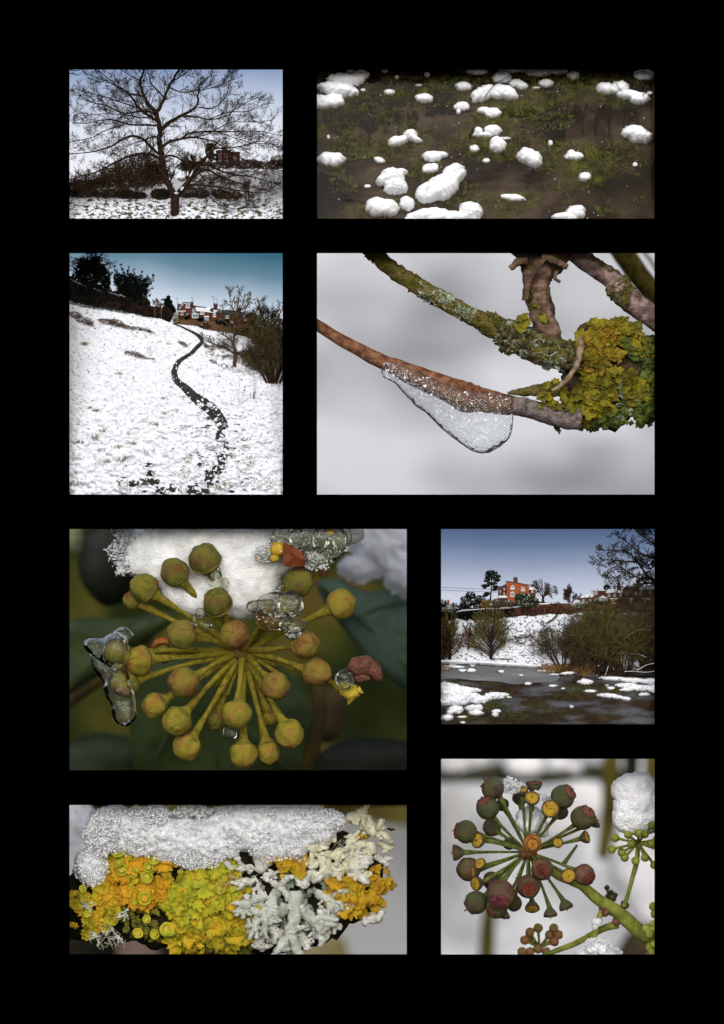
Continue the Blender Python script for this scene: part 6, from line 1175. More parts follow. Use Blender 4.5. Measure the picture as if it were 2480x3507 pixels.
# ================================================================ bottom left window: lichens and snow on a branch end
def panel7():
    pn = P7; rng = random.Random(77)
    m = mat('far_mixed_ground', [(.5,'b9bbbf')], rough=1, spec=0); mb = MB(); sheet(mb, pn, -60, 1680, -60, 800, 14, 14, lambda u, v: 90); build('far_snow', mb, m, kind='structure')
    def soft(name, label, pts, d, m_, cat='thicket'):
        mb = MB(); prism(mb, pn, pts, d, .6); build(name, mb, m_, smooth=False, base=pn.p(*pts[0], d), label=label, cat=cat)
    ol = mat('far_olive', [(.4,'4e4620'),(.6,'6e6636')], scale=.3, detail=1, rough=1, spec=0); dk = mat('far_dark', [(.4,'0e110d'),(.6,'222018')], scale=.3, detail=1, rough=1, spec=0); bn = mat('far_brown', [(.4,'5a4b44'),(.6,'74645c')], scale=.3, detail=1, rough=1, spec=0)
    soft('far_thicket', 'olive thicket far out of focus behind the snow at the top left', [(40,110),(780,110),(760,60),(600,-60),(0,-60)], 75, ol)
    soft('far_thicket', 'olive brown thicket far out of focus at the top right', [(1200,60),(1700,130),(1700,-60),(1180,-60)], 75, ol)
    soft('far_hollow', 'black hollow far out of focus under the left end of the lichen', [(-60,900),(560,900),(620,560),(300,500),(-60,560)], 70, dk, 'hollow')
    soft('far_shape', 'brown trunk far out of focus below the lichen', [(225,900),(430,900),(440,560),(250,560)], 60, bn, 'trunk')
    soft('far_thicket', 'yellowish bush far out of focus at the bottom right', [(1040,900),(1380,900),(1320,660),(1230,600),(1120,640)], 72, mat('far_khaki', [(.4,'6d6440'),(.6,'908868')], scale=.3, detail=1, rough=1))
    soft('far_thicket', 'black gap far out of focus below the middle of the lichen', [(560,900),(1030,900),(1000,640),(600,640)], 62, dk)
    mb = MB(); hf(mb, pn, [(40,180,130,190),(10,330,90,120)], .8, lambda u, v: 16, step=10, seed=3); build('blurred_snow', mb, snow, base=pn.p(40,350,16), label='snow out of focus behind the left end of the lichen branch', cat='snow')
    S7 = lambda u, v: 2.0-1.0*max(0, 1-((v-400)/330)**2-max(0, (u-1250)/330)**2)**.5
    # branch
    t = thing('lichen_branch', 'branch end thickly covered with yellow, ochre and white lichens', 'branch', pn.p(750, 720, 1.2)); mb = MB()
    q = smooth_path([(-100,520,130),(100,500,170),(300,440,240),(500,430,270),(800,430,290),(1050,420,290),(1250,380,250),(1380,350,190),(1460,330,110),(1500,330,30)], 5); tube(mb, [pn.p(a, b, 1.75) for a, b, _ in q], [r*pn.w for _, _, r in q], 40, nz=.22, seed=2, nsc=1.6); mb.v = [(x, 2.2+(y-1.75)*.42, z) for x, y, z in mb.v]
    build('bark', mb, mat('black_bark', [(.35,'100f0a'),(.6,'2b2814'),(.75,'3e3a1c')], scale=4, bump=1, bscale=12, rough=.9), t)
    ylw = mat('lobe_yellow', [(.3,'72701a'),(.48,'a0921c'),(.6,'b8921c'),(.72,'8e881e')], scale=2.0, rough=.75, bump=.5, bscale=16, spec=.2, sss=.1)
    org = mat('lobe_orange', [(.3,'8e7a14'),(.46,'b48c1a'),(.58,'b9841a'),(.68,'a4901c')], scale=2.0, rough=.75, bump=.5, bscale=16, spec=.2, sss=.1)
    grn = mat('lobe_green', [(.3,'6f7418'),(.5,'9a9a22'),(.7,'b0a028')], scale=2.0, rough=.75, bump=.5, bscale=16, spec=.2, sss=.1)
    amb = mat('lobe_amber', [(.3,'86600e'),(.5,'a98418'),(.7,'96861c')], scale=2.0, rough=.75, bump=.5, bscale=16, spec=.2)
    def lay(mbx, n, poly, s0, s1, lift=(.0,.14), jit=.5, th=.05):
        us = [a for a, _ in poly]; vs_ = [b for _, b in poly]; k = 0
        while k < n:
            u, v = rng.uniform(min(us), max(us)), rng.uniform(min(vs_), max(vs_))
            if not inpoly(u, v, poly): continue
            k += 1; y = (v-400)/330
            flake(mbx, pn.p(u, v, S7(u, v)-rng.uniform(*lift)), rng.uniform(s0, s1), (rng.uniform(-jit,jit), -1, -y*.5+rng.uniform(-jit,jit)+.15), rng, lobes=rng.choice((5,7,8,9,11)), deep=rng.uniform(.3,.5), th=th, curl=rng.uniform(-.15,.22), n=40)
    a = MB(); lay(a, 90, [(200,250),(420,190),(510,240),(500,400),(430,520),(340,480),(220,470),(150,380),(180,300)], .18, .44); build('orange_lobes', a, org, t)
    a = MB(); lay(a, 70, [(120,360),(220,420),(250,560),(180,620),(130,600),(150,500)], .14, .3); lay(a, 26, [(14,430),(130,430),(130,620),(80,650),(14,600)], .2, .36); build('yellow_lobes', a, ylw, t)
    a = MB(); lay(a, 130, [(470,420),(560,350),(700,300),(870,400),(900,520),(880,680),(740,700),(640,640),(560,700),(500,660),(520,560)], .24, .58); lay(a, 30, [(560,640),(640,640),(640,730),(560,730)], .18, .32); build('yellow_lobes', a, ylw, t)
    a = MB(); lay(a, 60, [(480,400),(640,330),(780,280),(830,400),(700,520),(560,580),(490,480)], .22, .55, (.05,.2)); lay(a, 26, [(200,220),(330,220),(300,300),(200,300)], .14, .3); build('green_lobes', a, grn, t)
    a = MB(); lay(a, 34, [(700,260),(800,270),(850,470),(760,460),(680,330)], .16, .34); lay(a, 26, [(900,190),(1000,160),(1010,280),(930,300)], .16, .32,(.15,.3)); lay(a, 20, [(1010,270),(1130,270),(1110,350),(1030,350)], .18, .36,(.15,.3)); build('amber_lobes', a, amb, t)
    a = MB(); lay(a, 26, [(1240,390),(1330,370),(1400,430),(1400,530),(1330,510),(1240,480)], .3, .62, (.1,.25)); lay(a, 40, [(1380,350),(1500,290),(1535,330),(1530,470),(1470,520),(1400,540),(1400,420)], .16, .34, (.0,.2)); lay(a, 8, [(1370,130),(1420,130),(1420,170),(1370,170)], .14, .2, (.3,.4)); build('amber_lobes', a, org if 0 else amb, t)
    a = MB(); lay(a, 60, [(270,480),(440,520),(520,600),(470,660),(300,640),(250,560)], .1, .2, (-.1,.05)); lay(a, 40, [(640,640),(880,620),(880,710),(640,725)], .14, .26, (-.05,.1)); build('green_lobes', a, mat('lobe_dark_olive', [(.3,'38380e'),(.6,'6a661c')], scale=3, rough=.8, bump=.5), t)
    # cups
    for i, (u, v, r, o) in enumerate([(415,270,30,0),(388,308,27,0),(379,357,32,0),(319,340,21,1),(328,374,17,1),(370,457,33,1),(262,320,30,0),(378,555,21,0),(416,626,25,0),(478,605,38,0),(494,615,21,1),(547,600,26,0),(724,410,28,0),(610,383,30,0),(337,622,26,0),(100,530,20,0),(77,410,20,0),(245,225,44,0),(680,630,16,0),(322,475,13,0),(332,320,15,0),(540,330,15,0),(250,285,26,0),(1020,350,12,1),(620,610,14,0),(487,220,22,1)]):
        mb = MB(); rr = r*pn.w*.95; c = pn.p(u, v, S7(u, v)-.22); lathe(mb, c, (rng.uniform(-.4,.4), -1, rng.uniform(-.1,.6)), [(rr*.35,-rr*.6),(rr*.8,-rr*.2),(rr*1.05,rr*.18),(rr*1.0,rr*.3),(rr*.82,rr*.27),(rr*.72,rr*.1),(rr*.4,0),(rr*.05,-rr*.02)], 22, nz=.12, seed=i)
        s = build('cup', mb, grn, t)
        mb = MB(); st = mb; ax = Vector((0,-1,.25)); lathe(mb, c+Vector((0,-.0,0)), ax, [(rr*.68,rr*.06),(rr*.4,rr*.09),(rr*.05,rr*.1)], 16, nz=.1, seed=i); build('cup_disc', mb, org if o else mat('cup_floor', [(.4,'8a8426'),(.6,'a89a2e')], scale=6) if 'cup_floor' not in MATS else (org if o else MATS['cup_floor']), s)
    a = MB(); lay(a, 170, [(870,400),(1000,330),(1250,330),(1250,560),(1200,660),(900,690)], .1, .22, (-.1,.05)); build('grey_lobes', a, mat('lobe_grey', [(.3,'3c4238'),(.5,'7c8678'),(.7,'a6ac9e')], scale=4, rough=.9, bump=.8), t)
    # white lichen: knobbly antler-like fronds
    wl = mat('white_lichen', [(.3,'9a9c90'),(.5,'c4c5bc'),(.7,'dcdad4')], scale=3.4, rough=.9, bump=.9, bscale=22, spec=.15)
    gl = mat('grey_green_lichen', [(.3,'858a7e'),(.5,'b4b9ae'),(.7,'d0d3ca')], scale=3.4, rough=.9, bump=.9, bscale=22, spec=.15)
    cl = mat('cream_lichen', [(.3,'a8a488'),(.5,'cbc8ac'),(.7,'dedbca')], scale=3.4, rough=.9, bump=.9, bscale=22, spec=.15)
    def frond(mb, u, v, du, dv, r, L, lvl=0, d=None):
        d = S7(u, v)-.12 if d is None else d; n = 5; pts = [(u, v, d, r)]; 
        for k in range(n):
            du += rng.gauss(0, .25); dv += rng.gauss(0, .25); l = math.hypot(du, dv); u += du/l*L/n; v += dv/l*L/n; d = max(.5, d-.012); pts.append((u, v, d, r*(1-.08*k)*rng.uniform(.8,1.25)))
        tube(mb, [pn.p(a, b, c) for a, b, c, _ in pts], [x[3]*pn.w for x in pts], 9, nz=.45, seed=rng.random()*9, nsc=5); e = pts[-1]; blob(mb, pn.p(e[0], e[1], e[2]), e[3]*pn.w*1.25, 2, .4, 2.2, rng.random()*99, (1.2,.8,.8))
        if lvl < 2:
            for _ in range(2 if lvl else 3): a = math.atan2(dv, du)+rng.uniform(-.9,.9); x = pts[rng.randint(2, n)]; frond(mb, x[0], x[1], math.cos(a), math.sin(a), r*.74, L*.62, lvl+1, x[2]-.02)
    a = MB()
    for u, v, du, dv, r, L in ((1080,420,0,1,34,200),(1040,480,-.1,1,30,150),(1120,500,.5,1,28,120),(1000,420,-.6,1,24,120),(950,440,-1,.6,22,100),(1180,430,.4,1,24,110),(1080,640,-.4,.3,24,80),(930,480,-.3,1,20,90)): frond(a, u, v, du, dv, r, L)
    build('grey_green_fronds', a, gl, t)
    a = MB()
    for u, v, du, dv, r, L in ((930,330,-.3,-1,26,110),(880,310,-1,-.1,20,90),(900,360,-1,.3,18,90),(980,380,1,.3,18,70),(1050,620,-.6,.5,26,80),(1100,620,.6,.3,26,60),(920,620,-.2,.6,26,60),(880,600,-.5,.2,20,40),(1180,330,-.6,.5,22,80),(1160,370,.6,-.2,20,60),(1120,500,-.7,-.1,16,50),(1200,520,.6,.3,22,80),(1260,520,.6,.3,22,80),(1300,530,.6,.1,20,60),(1230,560,-.6,.4,18,50),(860,380,-.6,.1,18,50),(1330,300,.8,.2,24,90),(1400,280,.6,.4,22,80),(1460,250,.5,.6,18,60),(1400,560,1,.1,24,70),(1000,400,.2,-.3,18,50),(900,650,.3,.4,22,50),(1180,590,.3,.4,18,50),(960,300,-.2,-.7,18,60)): frond(a, u, v, du, dv, r, L, 1)
    for _ in range(60):
        u, v = rng.choice(((930,340),(1060,640),(1240,540),(1150,350),(1340,290),(900,630),(1180,600),(960,410))); u += rng.gauss(0, 45); v += rng.gauss(0, 28)
        frond(a, u, v, rng.uniform(-1,1), rng.uniform(-.6,1), rng.uniform(8,15), rng.uniform(24,46), 1)
    build('white_fronds', a, wl, t)
    a = MB()
    for u, v, du, dv, r, L in ((1330,90,.5,-.6,24,80),(1380,80,.6,-.4,22,80),(1430,110,.7,.2,22,80),(1480,130,.6,.5,18,60),(1300,120,-.5,.3,22,80),(1250,190,-.8,.1,22,90),(1180,220,-.8,.1,20,80),(1350,180,-.2,.6,24,80),(1420,190,.3,.5,24,80),(1480,190,.6,.1,20,50),(1300,240,-.4,.4,22,90),(1370,240,.2,.7,24,80),(1440,230,.4,.6,22,70),(1220,270,-.3,.8,20,90),(1130,200,-.3,.7,18,60)): frond(a, u, v, du, dv, r, L, 1, S7(u, v)-.2 if v > 150 else 1.25)
    for _ in range(46):
        u, v = rng.uniform(1120, 1490), rng.uniform(60, 350)
        if v < 60+(1490-u)*.0+max(0, (u-1400)*.8) or (u < 1230 and v < 170): continue
        frond(a, u, v, rng.uniform(-1,1), rng.uniform(-.6,1), rng.uniform(10,20), rng.uniform(30,60), 1, 1.15-.001*abs(u-1300) if v < 160 else S7(u, v)-.15)
    build('cream_fronds', a, cl, t)
    a = MB()
    for u, v in ((100,490),(265,520),(200,600),(240,630),(150,640)): 
        for _ in range(5): frond(a, u+rng.uniform(-14,14), v+rng.uniform(-10,10), rng.uniform(-1,1), rng.uniform(-.3,1), 6, 34, 2)
    build('small_grey_fronds', a, gl, t)
    mb = MB()
    for _ in range(130):
        u, v = rng.choice(((1200,280),(820,380),(190,640),(990,560),(1160,560),(1300,210))); u += rng.gauss(0,40); v += rng.gauss(0,20); p = pn.p(u, v, S7(u, v)-.2); tube(mb, [p, p+Vector((rng.uniform(-.15,.15),-.08,rng.uniform(-.2,.2))), p+Vector((rng.uniform(-.25,.25),-.1,rng.uniform(-.3,.1)))], .008, 3)
    build('hairs', mb, cl, t)
    # snow
    t = thing('snow_crust', 'crust of sparkling granular snow lying along the top of the lichen branch', 'snow', pn.p(700, 300, .9)); E = [(300,140,200,110),(500,170,200,110),(640,190,190,110),(850,120,260,110),(1080,110,220,100),(180,160,100,90),(120,310,80,90,-30),(620,260,130,60),(1000,200,150,80),(230,80,110,60),(420,60,80,40),(1200,90,120,60)]
    mb = MB(); hf(mb, pn, E, .5, lambda u, v: 1.1, step=9, seed=11, rag=.35, rough=.3, up=0, pw=.45, nsc=1.5); build('snow_body', mb, mat('granular_snow', [(.3,'c9cdd2'),(.5,'e3e6ea'),(.7,'f6f8fa')], scale=6, rough=.4, bump=1, bscale=26, sss=.2, spec=.5), t)
    g = MB(); grains(g, pn, E, 3000, .026, rng, lambda u, v: .72, .22); build('ice_grains', g, mat('grain_white', [(.35,'d9dde2'),(.6,'f8fafc')], scale=20, rough=.15, spec=.8), t, smooth=False, kind='stuff')
    g = MB(); grains(g, pn, E, 1100, .042, rng, lambda u, v: .66, .22); grains(g, pn, [(300,110,190,95),(170,180,70,70),(600,40,90,30)], 500, .07, rng, lambda u, v: .8, .3); build('clear_grains', g, crystal_m, t, smooth=False, kind='stuff')
    mb = MB(); g2 = [(1520,125,6),(1540,132,5),(1556,130,3)]; tube(mb, [pn.p(a,b,1.1) for a,b,_ in g2], [c*pn.w for _,_,c in g2], 6); tube(mb, [pn.p(1535,138,1.1), pn.p(1545,122,1.1)], .02, 5); build('grit_speck', mb, bark, base=pn.p(1530,130,1.1), label='tiny dark bud scale at the right tip of the branch', cat='bud scale')
panel7()
# ================================================================ bottom right window: ivy seed head against snow
def panel8():
    pn = P8; rng = random.Random(88)
    m = mat('far_snow_bank', [(.3,'b4b5ba'),(.5,'cfd1d6'),(.65,'eef0f4')], scale=.22, detail=2, rough=1, spec=0); mb = MB(); sheet(mb, pn, -90, 1700, -90, 1600, 16, 16, lambda u, v: 92+(1500-v)/200); build('far_snow_bank', mb, m, kind='structure')
    ol = mat('far_stem_olive', [(.4,'3e3a16'),(.6,'5c5424')], scale=.25, detail=1, rough=1, spec=0); gy = mat('far_hedge_grey', [(.4,'383a2c'),(.6,'50503e')], scale=.4, detail=1, rough=1, spec=0)
    def tr(label, pts, d, mm=ol, name='far_tree', cat='tree'):
        mb = MB(); q = smooth_path(pts, 4); tube(mb, [pn.p(a, b, d) for a, b, _ in q], [r*pn.w*(1+d/100) for _, _, r in q], 14, nz=.15, nsc=.4); build(name, mb, mm, base=pn.p(*pts[0][:2], d), label=label, cat=cat)
    tr('long grey hedge far out of focus across the upper part of the seed head scene', [(-200,160,50),(200,150,45),(520,120,80),(820,160,44),(1100,120,60),(1400,160,60)], 78, gy, 'far_hedge', 'hedge')
    tr('olive trunk far out of focus left of the large snow clump', [(1290,-200,70),(1275,200,64),(1260,500,60),(1210,760,44)], 68)
    tr('dark trunk far out of focus at the top right', [(1440,-200,70),(1430,100,60),(1410,330,50)], 70, mat('far_black', [(.4,'16140a'),(.6,'2a2612')], scale=.4))
    tr('olive trunk far out of focus in the top right corner', [(1590,-200,60),(1580,100,56),(1570,360,50)], 69)
    tr('olive stem far out of focus at the bottom left', [(350,1600,62),(365,1300,54),(380,1050,40)], 68)
    tr('brown trunk far out of focus at the bottom right', [(1360,1700,110),(1440,1480,130),(1500,1380,110),(1600,1330,90)], 72, mat('far_umber', [(.4,'2c2416'),(.6,'42361e')], scale=.4))
    mb = MB()
    for u, v, r in ((100,60,120),(640,70,150),(900,60,90),(1010,90,60),(300,30,70)): blob(mb, pn.p(u, v, 76), r*pn.w*1.76, 3, .1, 1, u, (1,.5,.6))
    build('far_snow_heaps', mb, mat('bright_snow', [(.5,'f4f5f8')]), base=pn.p(600,60,76), kind='stuff', label='bright snow heaps far out of focus along the top edge')
    mb = MB()
    for u, v, a, b in ((120,460,150,250),(1060,330,190,150),(900,500,200,130)): blob(mb, pn.p(u, v, 84), 1.84*pn.w, 3, .1, 1, u, (a, 60, b))
    build('far_snow_heaps', mb, MATS['bright_snow'], base=pn.p(600,500,84), kind='stuff', label='large bright snow heaps far out of focus behind the seed head')
    # snow clumps behind
    fs = mat('soft_snow', [(.4,'e6e8ee'),(.6,'f3f4f8')], scale=3, rough=.8, bump=.9, bscale=16)
    mb = MB(); hf(mb, pn, [(1460,260,170,140),(1490,360,190,170),(1500,450,210,130),(1400,480,110,90)], 0.5, lambda u, v: 1.9, step=8, seed=1, rag=.15, up=0); build('snow_clump', mb, fs, base=pn.p(1450,500,2.6), label='large rounded snow clump on the smaller seed head at the right', cat='snow')
    mb = MB(); hf(mb, pn, [(1400,680,170,170),(1440,800,180,230),(1530,950,170,260),(1570,1150,120,140)], 1.2, lambda u, v: 84, step=9, seed=2, rag=.12, up=0); build('snow_clump', mb, fs, base=pn.p(1500,1100,84), label='tall blurred snow clump behind the stem of the smaller seed head', cat='snow')
    mb = MB(); hf(mb, pn, [(1180,1430,120,80),(1250,1470,110,60),(1090,1470,80,40)], .7, lambda u, v: 1.6, step=7, seed=3, rag=.3, up=0); g = MB(); grains(g, pn, [(1180,1420,110,60),(1250,1450,90,40)], 260, .035, rng, lambda u, v: 1.1, .25)
    t = thing('snow_clump', 'granular snow heap at the bottom edge right of the middle', 'snow', pn.p(1180,1480,1.4)); build('snow_body', mb, snow_fine, t); build('ice_grains', g, crystal_m, t, smooth=False, kind='stuff')
    mb = MB(); hf(mb, pn, [(680,480,110,105),(770,540,50,60)], .3, lambda u, v: 1.5, step=6, seed=4, rag=.25, up=0); build('snow_clump', mb, mat('grey_wet_snow', [(.4,'c4c8cc'),(.6,'dde0e4')], scale=4, rough=.4, bump=.6, bscale=24, sss=.2), base=pn.p(690,560,1.8), label='thin grey snow held between the upper stalks of the seed head', cat='snow')
    def icy(label, ells, d, n):
        t = thing('ice_crust', label, 'ice', pn.p(ells[0][0], ells[0][1]+ells[0][3], d)); g = MB(); grains(g, pn, ells, n, .06, rng, lambda u, v: d, .2); build('ice_grains', g, crystal_m, t, smooth=False, kind='stuff'); mb = MB()
        for k, (u, v, a, b) in enumerate(ells): blob(mb, pn.p(u, v, d+.1), a*pn.w*.75, 2, .4, 2, k, (1,.5,b/a))
        build('ice_body', mb, ice_mat('crust_ice', .15, .5, 'ffffff', 12, .6, 6) if 'crust_ice' not in MATS else MATS['crust_ice'], t)
    icy('icy crust between the top left fruits', [(530,190,48,36),(540,245,56,40),(580,215,44,28)], .7, 130)
    icy('icy crust left of the large upper right fruit', [(800,320,36,34),(735,275,20,14)], 1.0, 60)
    mb = MB(); blob(mb, pn.p(570,885,.6), .08, 2, .1); build('water_drop', mb, crystal_m, base=pn.p(570,885,.6), label='tiny clear drop on a lower stalk near the hub', cat='drop')
    # materials
    st = mat('seed_stalk', [(.35,'3e4a22'),(.6,'66702f')], scale=6, rough=.9, bump=.8, bscale=34, spec=.2)
    fg = mat('fruit_green', [(.32,'282e10'),(.47,'40461a'),(.56,'463c22'),(.66,'341f22')], scale=1.6, rough=.42, bump=.8, bscale=26, spec=.5)
    fp = mat('fruit_purple', [(.3,'665824'),(.43,'5e4426'),(.52,'4a2c26'),(.64,'4c4a20')], scale=1.6, rough=.55, bump=.5, bscale=26, spec=.4)
    db = mat('disc_brown', [(.35,'542c22'),(.5,'74402e'),(.65,'603426')], scale=5, rough=.7, bump=.8, bscale=22)
    dr = mat('disc_red', [(.35,'421812'),(.55,'6a2a1a'),(.7,'7c4026')], scale=5, rough=.7, bump=.8, bscale=22)
    dy = mat('disc_yellow', [(.3,'8a6c16'),(.5,'a88c20'),(.64,'8a5a1a'),(.74,'5a3418')], scale=5, rough=.7, bump=.8, bscale=22)
    do = mat('disc_orange', [(.3,'96501c'),(.5,'a87022'),(.66,'7c321a')], scale=4, rough=.7, bump=.8, bscale=22)
    rim = mat('rim_dark', [(.4,'33231c'),(.6,'54402c')], scale=8, rough=.8)
    def head(root, C, u, v, r, d, dirv, kind, body, disc, seed, dsc=.62, show=True):
        Pp = pn.p(u, v, d); rr = r*pn.w; ax = Vector((dirv[0], -dirv[2], dirv[1])).normalized(); Cc = pn.p(*C)
        back = Pp-ax*rr*.8; dd_ = (Cc-back); mid = back+dd_*.5-ax*min(.35, rr*.6)*.5; mb = MB(); tube(mb, [Cc, Cc.lerp(mid,.5), mid, mid.lerp(back,.6), back+ax*rr*.1], [.046,.044,.046,.056,.11 if kind == 'r' else rr*.4], 9, nz=.08, seed=seed, nsc=8); s = build('stalk', mb, st, root)
        if kind == 'r': prof = [(rr*math.sin(x), -rr*math.cos(x)*.97) for x in [.08,.3,.55,.8,1.05,1.3,1.57,1.8,2.05,2.25,2.4]]+[(rr*dsc*1.04, rr*.80)]; top = rr*.80; dr_ = rr*dsc
        else: prof = [(rr*.16,-rr*1.5),(rr*.24,-rr*1.1),(rr*.42,-rr*.75),(rr*.72,-rr*.4),(rr*.95,0),(rr*1.02,rr*.2),(rr*.95,rr*.34)]; top = rr*.36; dr_ = rr*.93
        mb = MB(); lathe(mb, Pp, ax, prof, 30, nz=.05, seed=seed, ridge=.012); f = build('fruit', mb, body, s)
        if show:
            mb = MB(); lathe(mb, Pp, ax, [(dr_*1.04,top-.02),(dr_*1.10,top+.012),(dr_*1.02,top+.03),(dr_*.92,top+.01)], 26, nz=.06, seed=seed+1); 
            q = ax.to_track_quat('Z', 'Y').to_matrix()
            for k in range(5): a = 1.2566*k+seed; p0 = Pp+q@Vector((dr_*1.06*math.cos(a), dr_*1.06*math.sin(a), top+.01)); blob(mb, p0, rr*.07, 1, .2)
            e = Pp+ax*(top+.02); tube(mb, [e, e+ax*rr*.2, e+ax*rr*.34], [rr*.09, rr*.065, rr*.05], 7); blob(mb, e+ax*rr*.36, rr*.075, 1, .2)
            build('rim_and_style', mb, rim, s)
            mb = MB(); lathe(mb, Pp, ax, [(dr_,top),(dr_*.8,top+rr*.07),(dr_*.45,top+rr*.10),(dr_*.12,top+rr*.13)], 22, nz=.07, seed=seed+2); build('disc', mb, disc, s)
    t = thing('ivy_seed_head', 'ivy seed head with purple green fruits and yellow discs on radiating stalks', 'ivy seed head', pn.p(665, 715, 1.6)); C = (665, 710, 1.5)
    L_ = [(405,240,88,.7,(-.75,.8,-.05),'r',fg,db),(367,388,88,.5,(-.45,.8,.35),'r',fg,db),(205,562,88,.7,(-1,.12,.3),'r',fg,db),(922,303,92,.6,(.6,.5,.4),'r',fg,db),(1068,458,92,.6,(.5,.62,.45),'r',fg,db),
      (398,530,70,1.6,(-.5,.3,-.8),'r',fg,db),(225,838,90,1.1,(-.7,-.2,-.6),'r',fp,db),(697,650,71,-.1,(0,.02,1),'r',do,do),(770,838,84,.1,(-.04,-.06,1),'r',fp,dr),(668,966,90,.2,(.03,-.12,1),'r',fp,dr),(460,1022,110,.05,(-.1,-.5,.8),'r',fp,mat('disc_wine', [(.4,'4e2228'),(.6,'75343a')], scale=4, bump=.6)),
      (280,1085,88,.6,(-.8,-.6,-.1),'r',fg,db),(1080,880,82,.55,(.5,-.3,.75),'r',fp,dr),(400,925,72,1.5,(-.4,-.3,-.7),'r',fp,db),(430,1140,68,.5,(-.75,-.2,.5),'r',fg,db),(560,1090,62,1.3,(0,-.8,-.6),'r',fg,db),(710,222,60,1.2,(0,1,.12),'g',fg,db),(605,310,58,1.7,(0,.6,-.8),'r',fg,db),(475,360,50,1.6,(-.3,.5,-.8),'r',fg,db),(525,650,48,2.0,(-.4,.3,-.8),'r',fg,db),(905,415,60,1.4,(.5,.4,-.7),'r',fg,db),(1160,490,50,1.0,(.7,.3,.1),'g',fg,dy),
      (622,262,46,.8,(0,.95,.4),'g',fg,dy),(693,322,58,.6,(0,.6,.75),'g',fg,dy),(828,395,66,.4,(.05,.25,.95),'g',fg,dy),(302,622,60,.6,(-.65,.05,.75),'g',fg,dy),(140,716,60,.9,(-1,-.03,.12),'g',fg,dy),(883,640,40,.7,(.1,-.05,1),'g',fg,dy),(1085,604,48,.9,(.8,.3,.35),'g',fg,dy),(315,805,46,.7,(-.4,.5,.6),'g',fg,dy),(268,855,44,.75,(-.8,-.1,.4),'g',fg,dy),(292,943,55,.6,(-.75,-.02,.6),'g',fg,dy),(964,886,56,.45,(-.02,.03,1),'g',fg,dy),(696,1115,54,.8,(0,-.7,.6),'g',fg,dy),(830,1165,52,.85,(.08,-1,.25),'g',fg,dy),(942,1108,54,.9,(.35,-.9,.3),'g',fg,dy),(490,1180,42,.8,(-.1,-1,.3),'g',fg,dy),(590,210,30,1.6,(.2,.6,.3),'g',fp,dy)]
    for i, x in enumerate(L_): head(t, C, *x, seed=i+1, show=x[4][2] > -.2)
    mb = MB(); blob(mb, pn.p(665,715,1.45), .3, 3, .3, 3, 1); build('hub', mb, mat('hub_rust', [(.4,'4e3a1a'),(.6,'7a4a2a')], scale=6, bump=1), t)
    ms = mat('ivy_stem', [(.35,'5a6420'),(.6,'868c36')], scale=3, rough=.8, bump=.7, bscale=20)
    t = thing('ivy_branch', 'thick green ivy stem running from the seed head to the lower right corner', 'stem', pn.p(1500,1350,2.4)); mb = MB()
    def tb(mb, pts, n=16, nz=.1): q = smooth_path(pts, 6); tube(mb, [pn.p(a, b, d) for a, b, _, d in q], [r*pn.w for _, _, r, _ in q], n, nz=nz, nsc=3)
    tb(mb, [(690,740,20,1.6),(800,800,28,1.6),(880,880,34,1.7),(1000,930,36,1.8),(1080,970,38,1.8),(1180,1060,44,1.9),(1290,1130,52,2.0),(1380,1200,56,2.1),(1480,1290,54,2.2),(1560,1350,52,2.3),(1700,1420,52,2.4)]); build('main_stem', mb, ms, t)
    mb = MB(); tb(mb, [(780,1480,14,2.6),(880,1440,20,2.6),(1000,1395,22,2.5),(1120,1335,24,2.4),(1220,1280,26,2.3),(1330,1245,34,2.2)]); tb(mb, [(1155,1340,20,1.9),(1170,1270,24,1.9),(1190,1200,22,1.9),(1220,1140,26,1.9)]); tb(mb, [(1375,1110,20,1.8),(1400,1040,16,1.6),(1440,900,18,1.5),(1470,780,20,1.4),(1480,660,16,1.4)]); build('side_stems', mb, ms, t)
    mb = MB(); tb(mb, [(930,800,20,2.2),(965,750,14,2.2),(1030,660,10,2.2)]); build('thin_stalk', mb, st, t)
    mb = MB()
    for u, v, d in ((1220,1130,1.9),(1240,1160,1.8),(1380,1105,2.9),(1320,1230,2.0),(1260,1100,1.95)): blob(mb, pn.p(u, v, d), .14, 2, .5, 2, u)
    build('bud_scars', mb, mat('scar_brown', [(.4,'4e2e22'),(.6,'6e4a34')], scale=6), t)
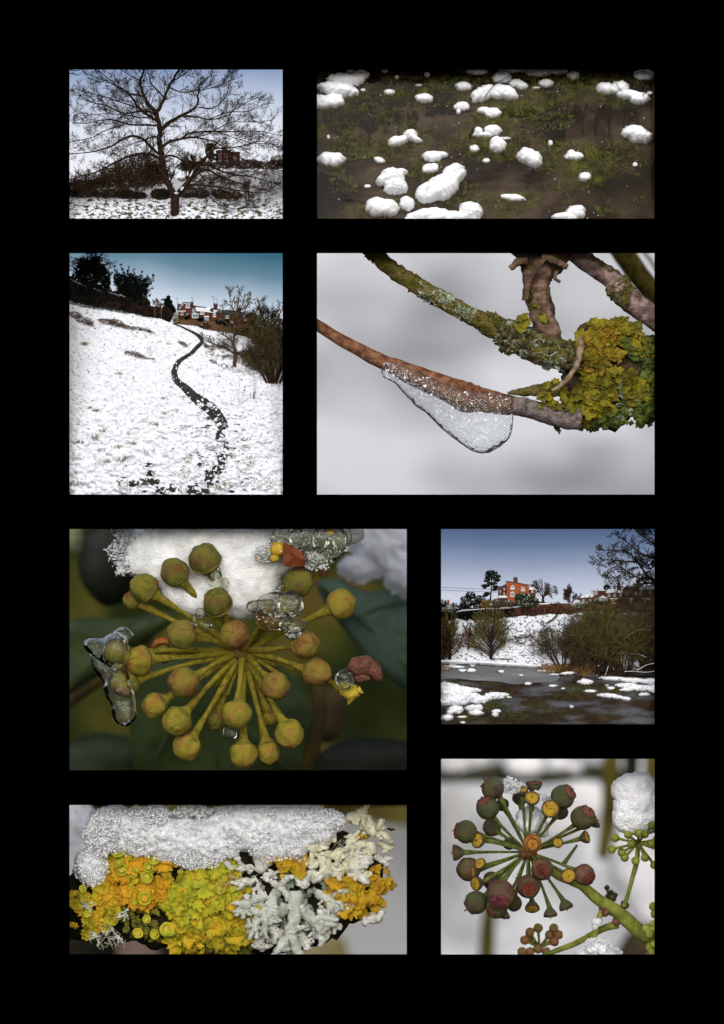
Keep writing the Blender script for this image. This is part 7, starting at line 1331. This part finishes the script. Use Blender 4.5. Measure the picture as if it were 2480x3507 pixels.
    def mini(label, C, L, bm_, d, r, grp='smaller ivy heads out of focus'):
        t = thing('small_ivy_head', label, 'ivy seed head', pn.p(C[0], C[1], d+.3), grp); 
        for i, (u, v) in enumerate(L):
            dz = random.Random(i+C[0]).uniform(-.4,.3); mb = MB(); tube(mb, [pn.p(C[0], C[1], d+.3), pn.p((C[0]+u)/2, (C[1]+v)/2, d+.2+dz*.5), pn.p(u, v, d+dz)], [.05,.045,.06], 7); s = build('stalk', mb, ms, t)
            mb = MB(); ax = (pn.p(u, v, d+dz)-pn.p(C[0], C[1], d+.3)).normalized(); rr = r*pn.w; lathe(mb, pn.p(u, v, d+dz), ax, [(rr*math.sin(x), -rr*math.cos(x)) for x in [.1,.4,.7,1,1.3,1.57,1.85,2.15,2.45,2.75,3.0]], 20, nz=.08, seed=i, ridge=.03); build('bud', mb, bm_, s)
    bg_ = mat('young_bud', [(.35,'566020'),(.6,'80862e')], scale=2.4, rough=.7, bump=.4); br_ = mat('reddish_bud', [(.35,'6a6224'),(.6,'84553a')], scale=1.5, rough=.7, bump=.4)
    mini('smaller green ivy head on its own stem in front of the snow at the right', (1480,645), [(1310,606),(1407,584),(1484,572),(1530,580),(1580,515),(1285,692),(1360,716),(1380,752),(1462,778),(1532,752),(1580,655),(1430,650),(1620,620),(1600,808),(1650,700)], bg_, 1.1, 32)
    mini('reddish ivy head out of focus at the bottom edge', (750,1420), [(680,1305),(740,1275),(855,1275),(825,1325),(640,1365),(670,1350),(890,1325),(860,1375),(740,1430),(620,1450),(680,1450),(800,1450)], br_, 4.0, 36)
    mini('pale green ivy head cut by the right edge near the bottom', (1650,1340), [(1545,1278),(1570,1320),(1590,1290),(1570,1415),(1605,1395),(1590,1445),(1600,1250)], mat('pale_bud', [(.35,'6d7626'),(.6,'99a040')], scale=2.4, rough=.7, bump=.5), 1.6, 36)
    mini('single green ivy bud group cut by the right edge above the bottom one', (1680,1140), [(1595,1115),(1605,1170),(1610,1130)], bg_, 2.4, 34)
    mini('tiny dark ivy buds out of focus above the main stem', (1270,1090), [(1250,975),(1280,1010),(1310,1030),(1255,1040),(1300,1060)], fg, 5.0, 22)
    mb = MB(); blob(mb, pn.p(1175,1230,1.5), .2, 2, .3, 2, 3, (1,.6,.8)); blob(mb, pn.p(1160,1265,1.5), .12, 2, .3, 2, 5); build('clear_ice', mb, crystal_m, base=pn.p(1175,1240,1.5), label='bit of clear ice on the small side stem at the lower right', cat='ice')
panel8()
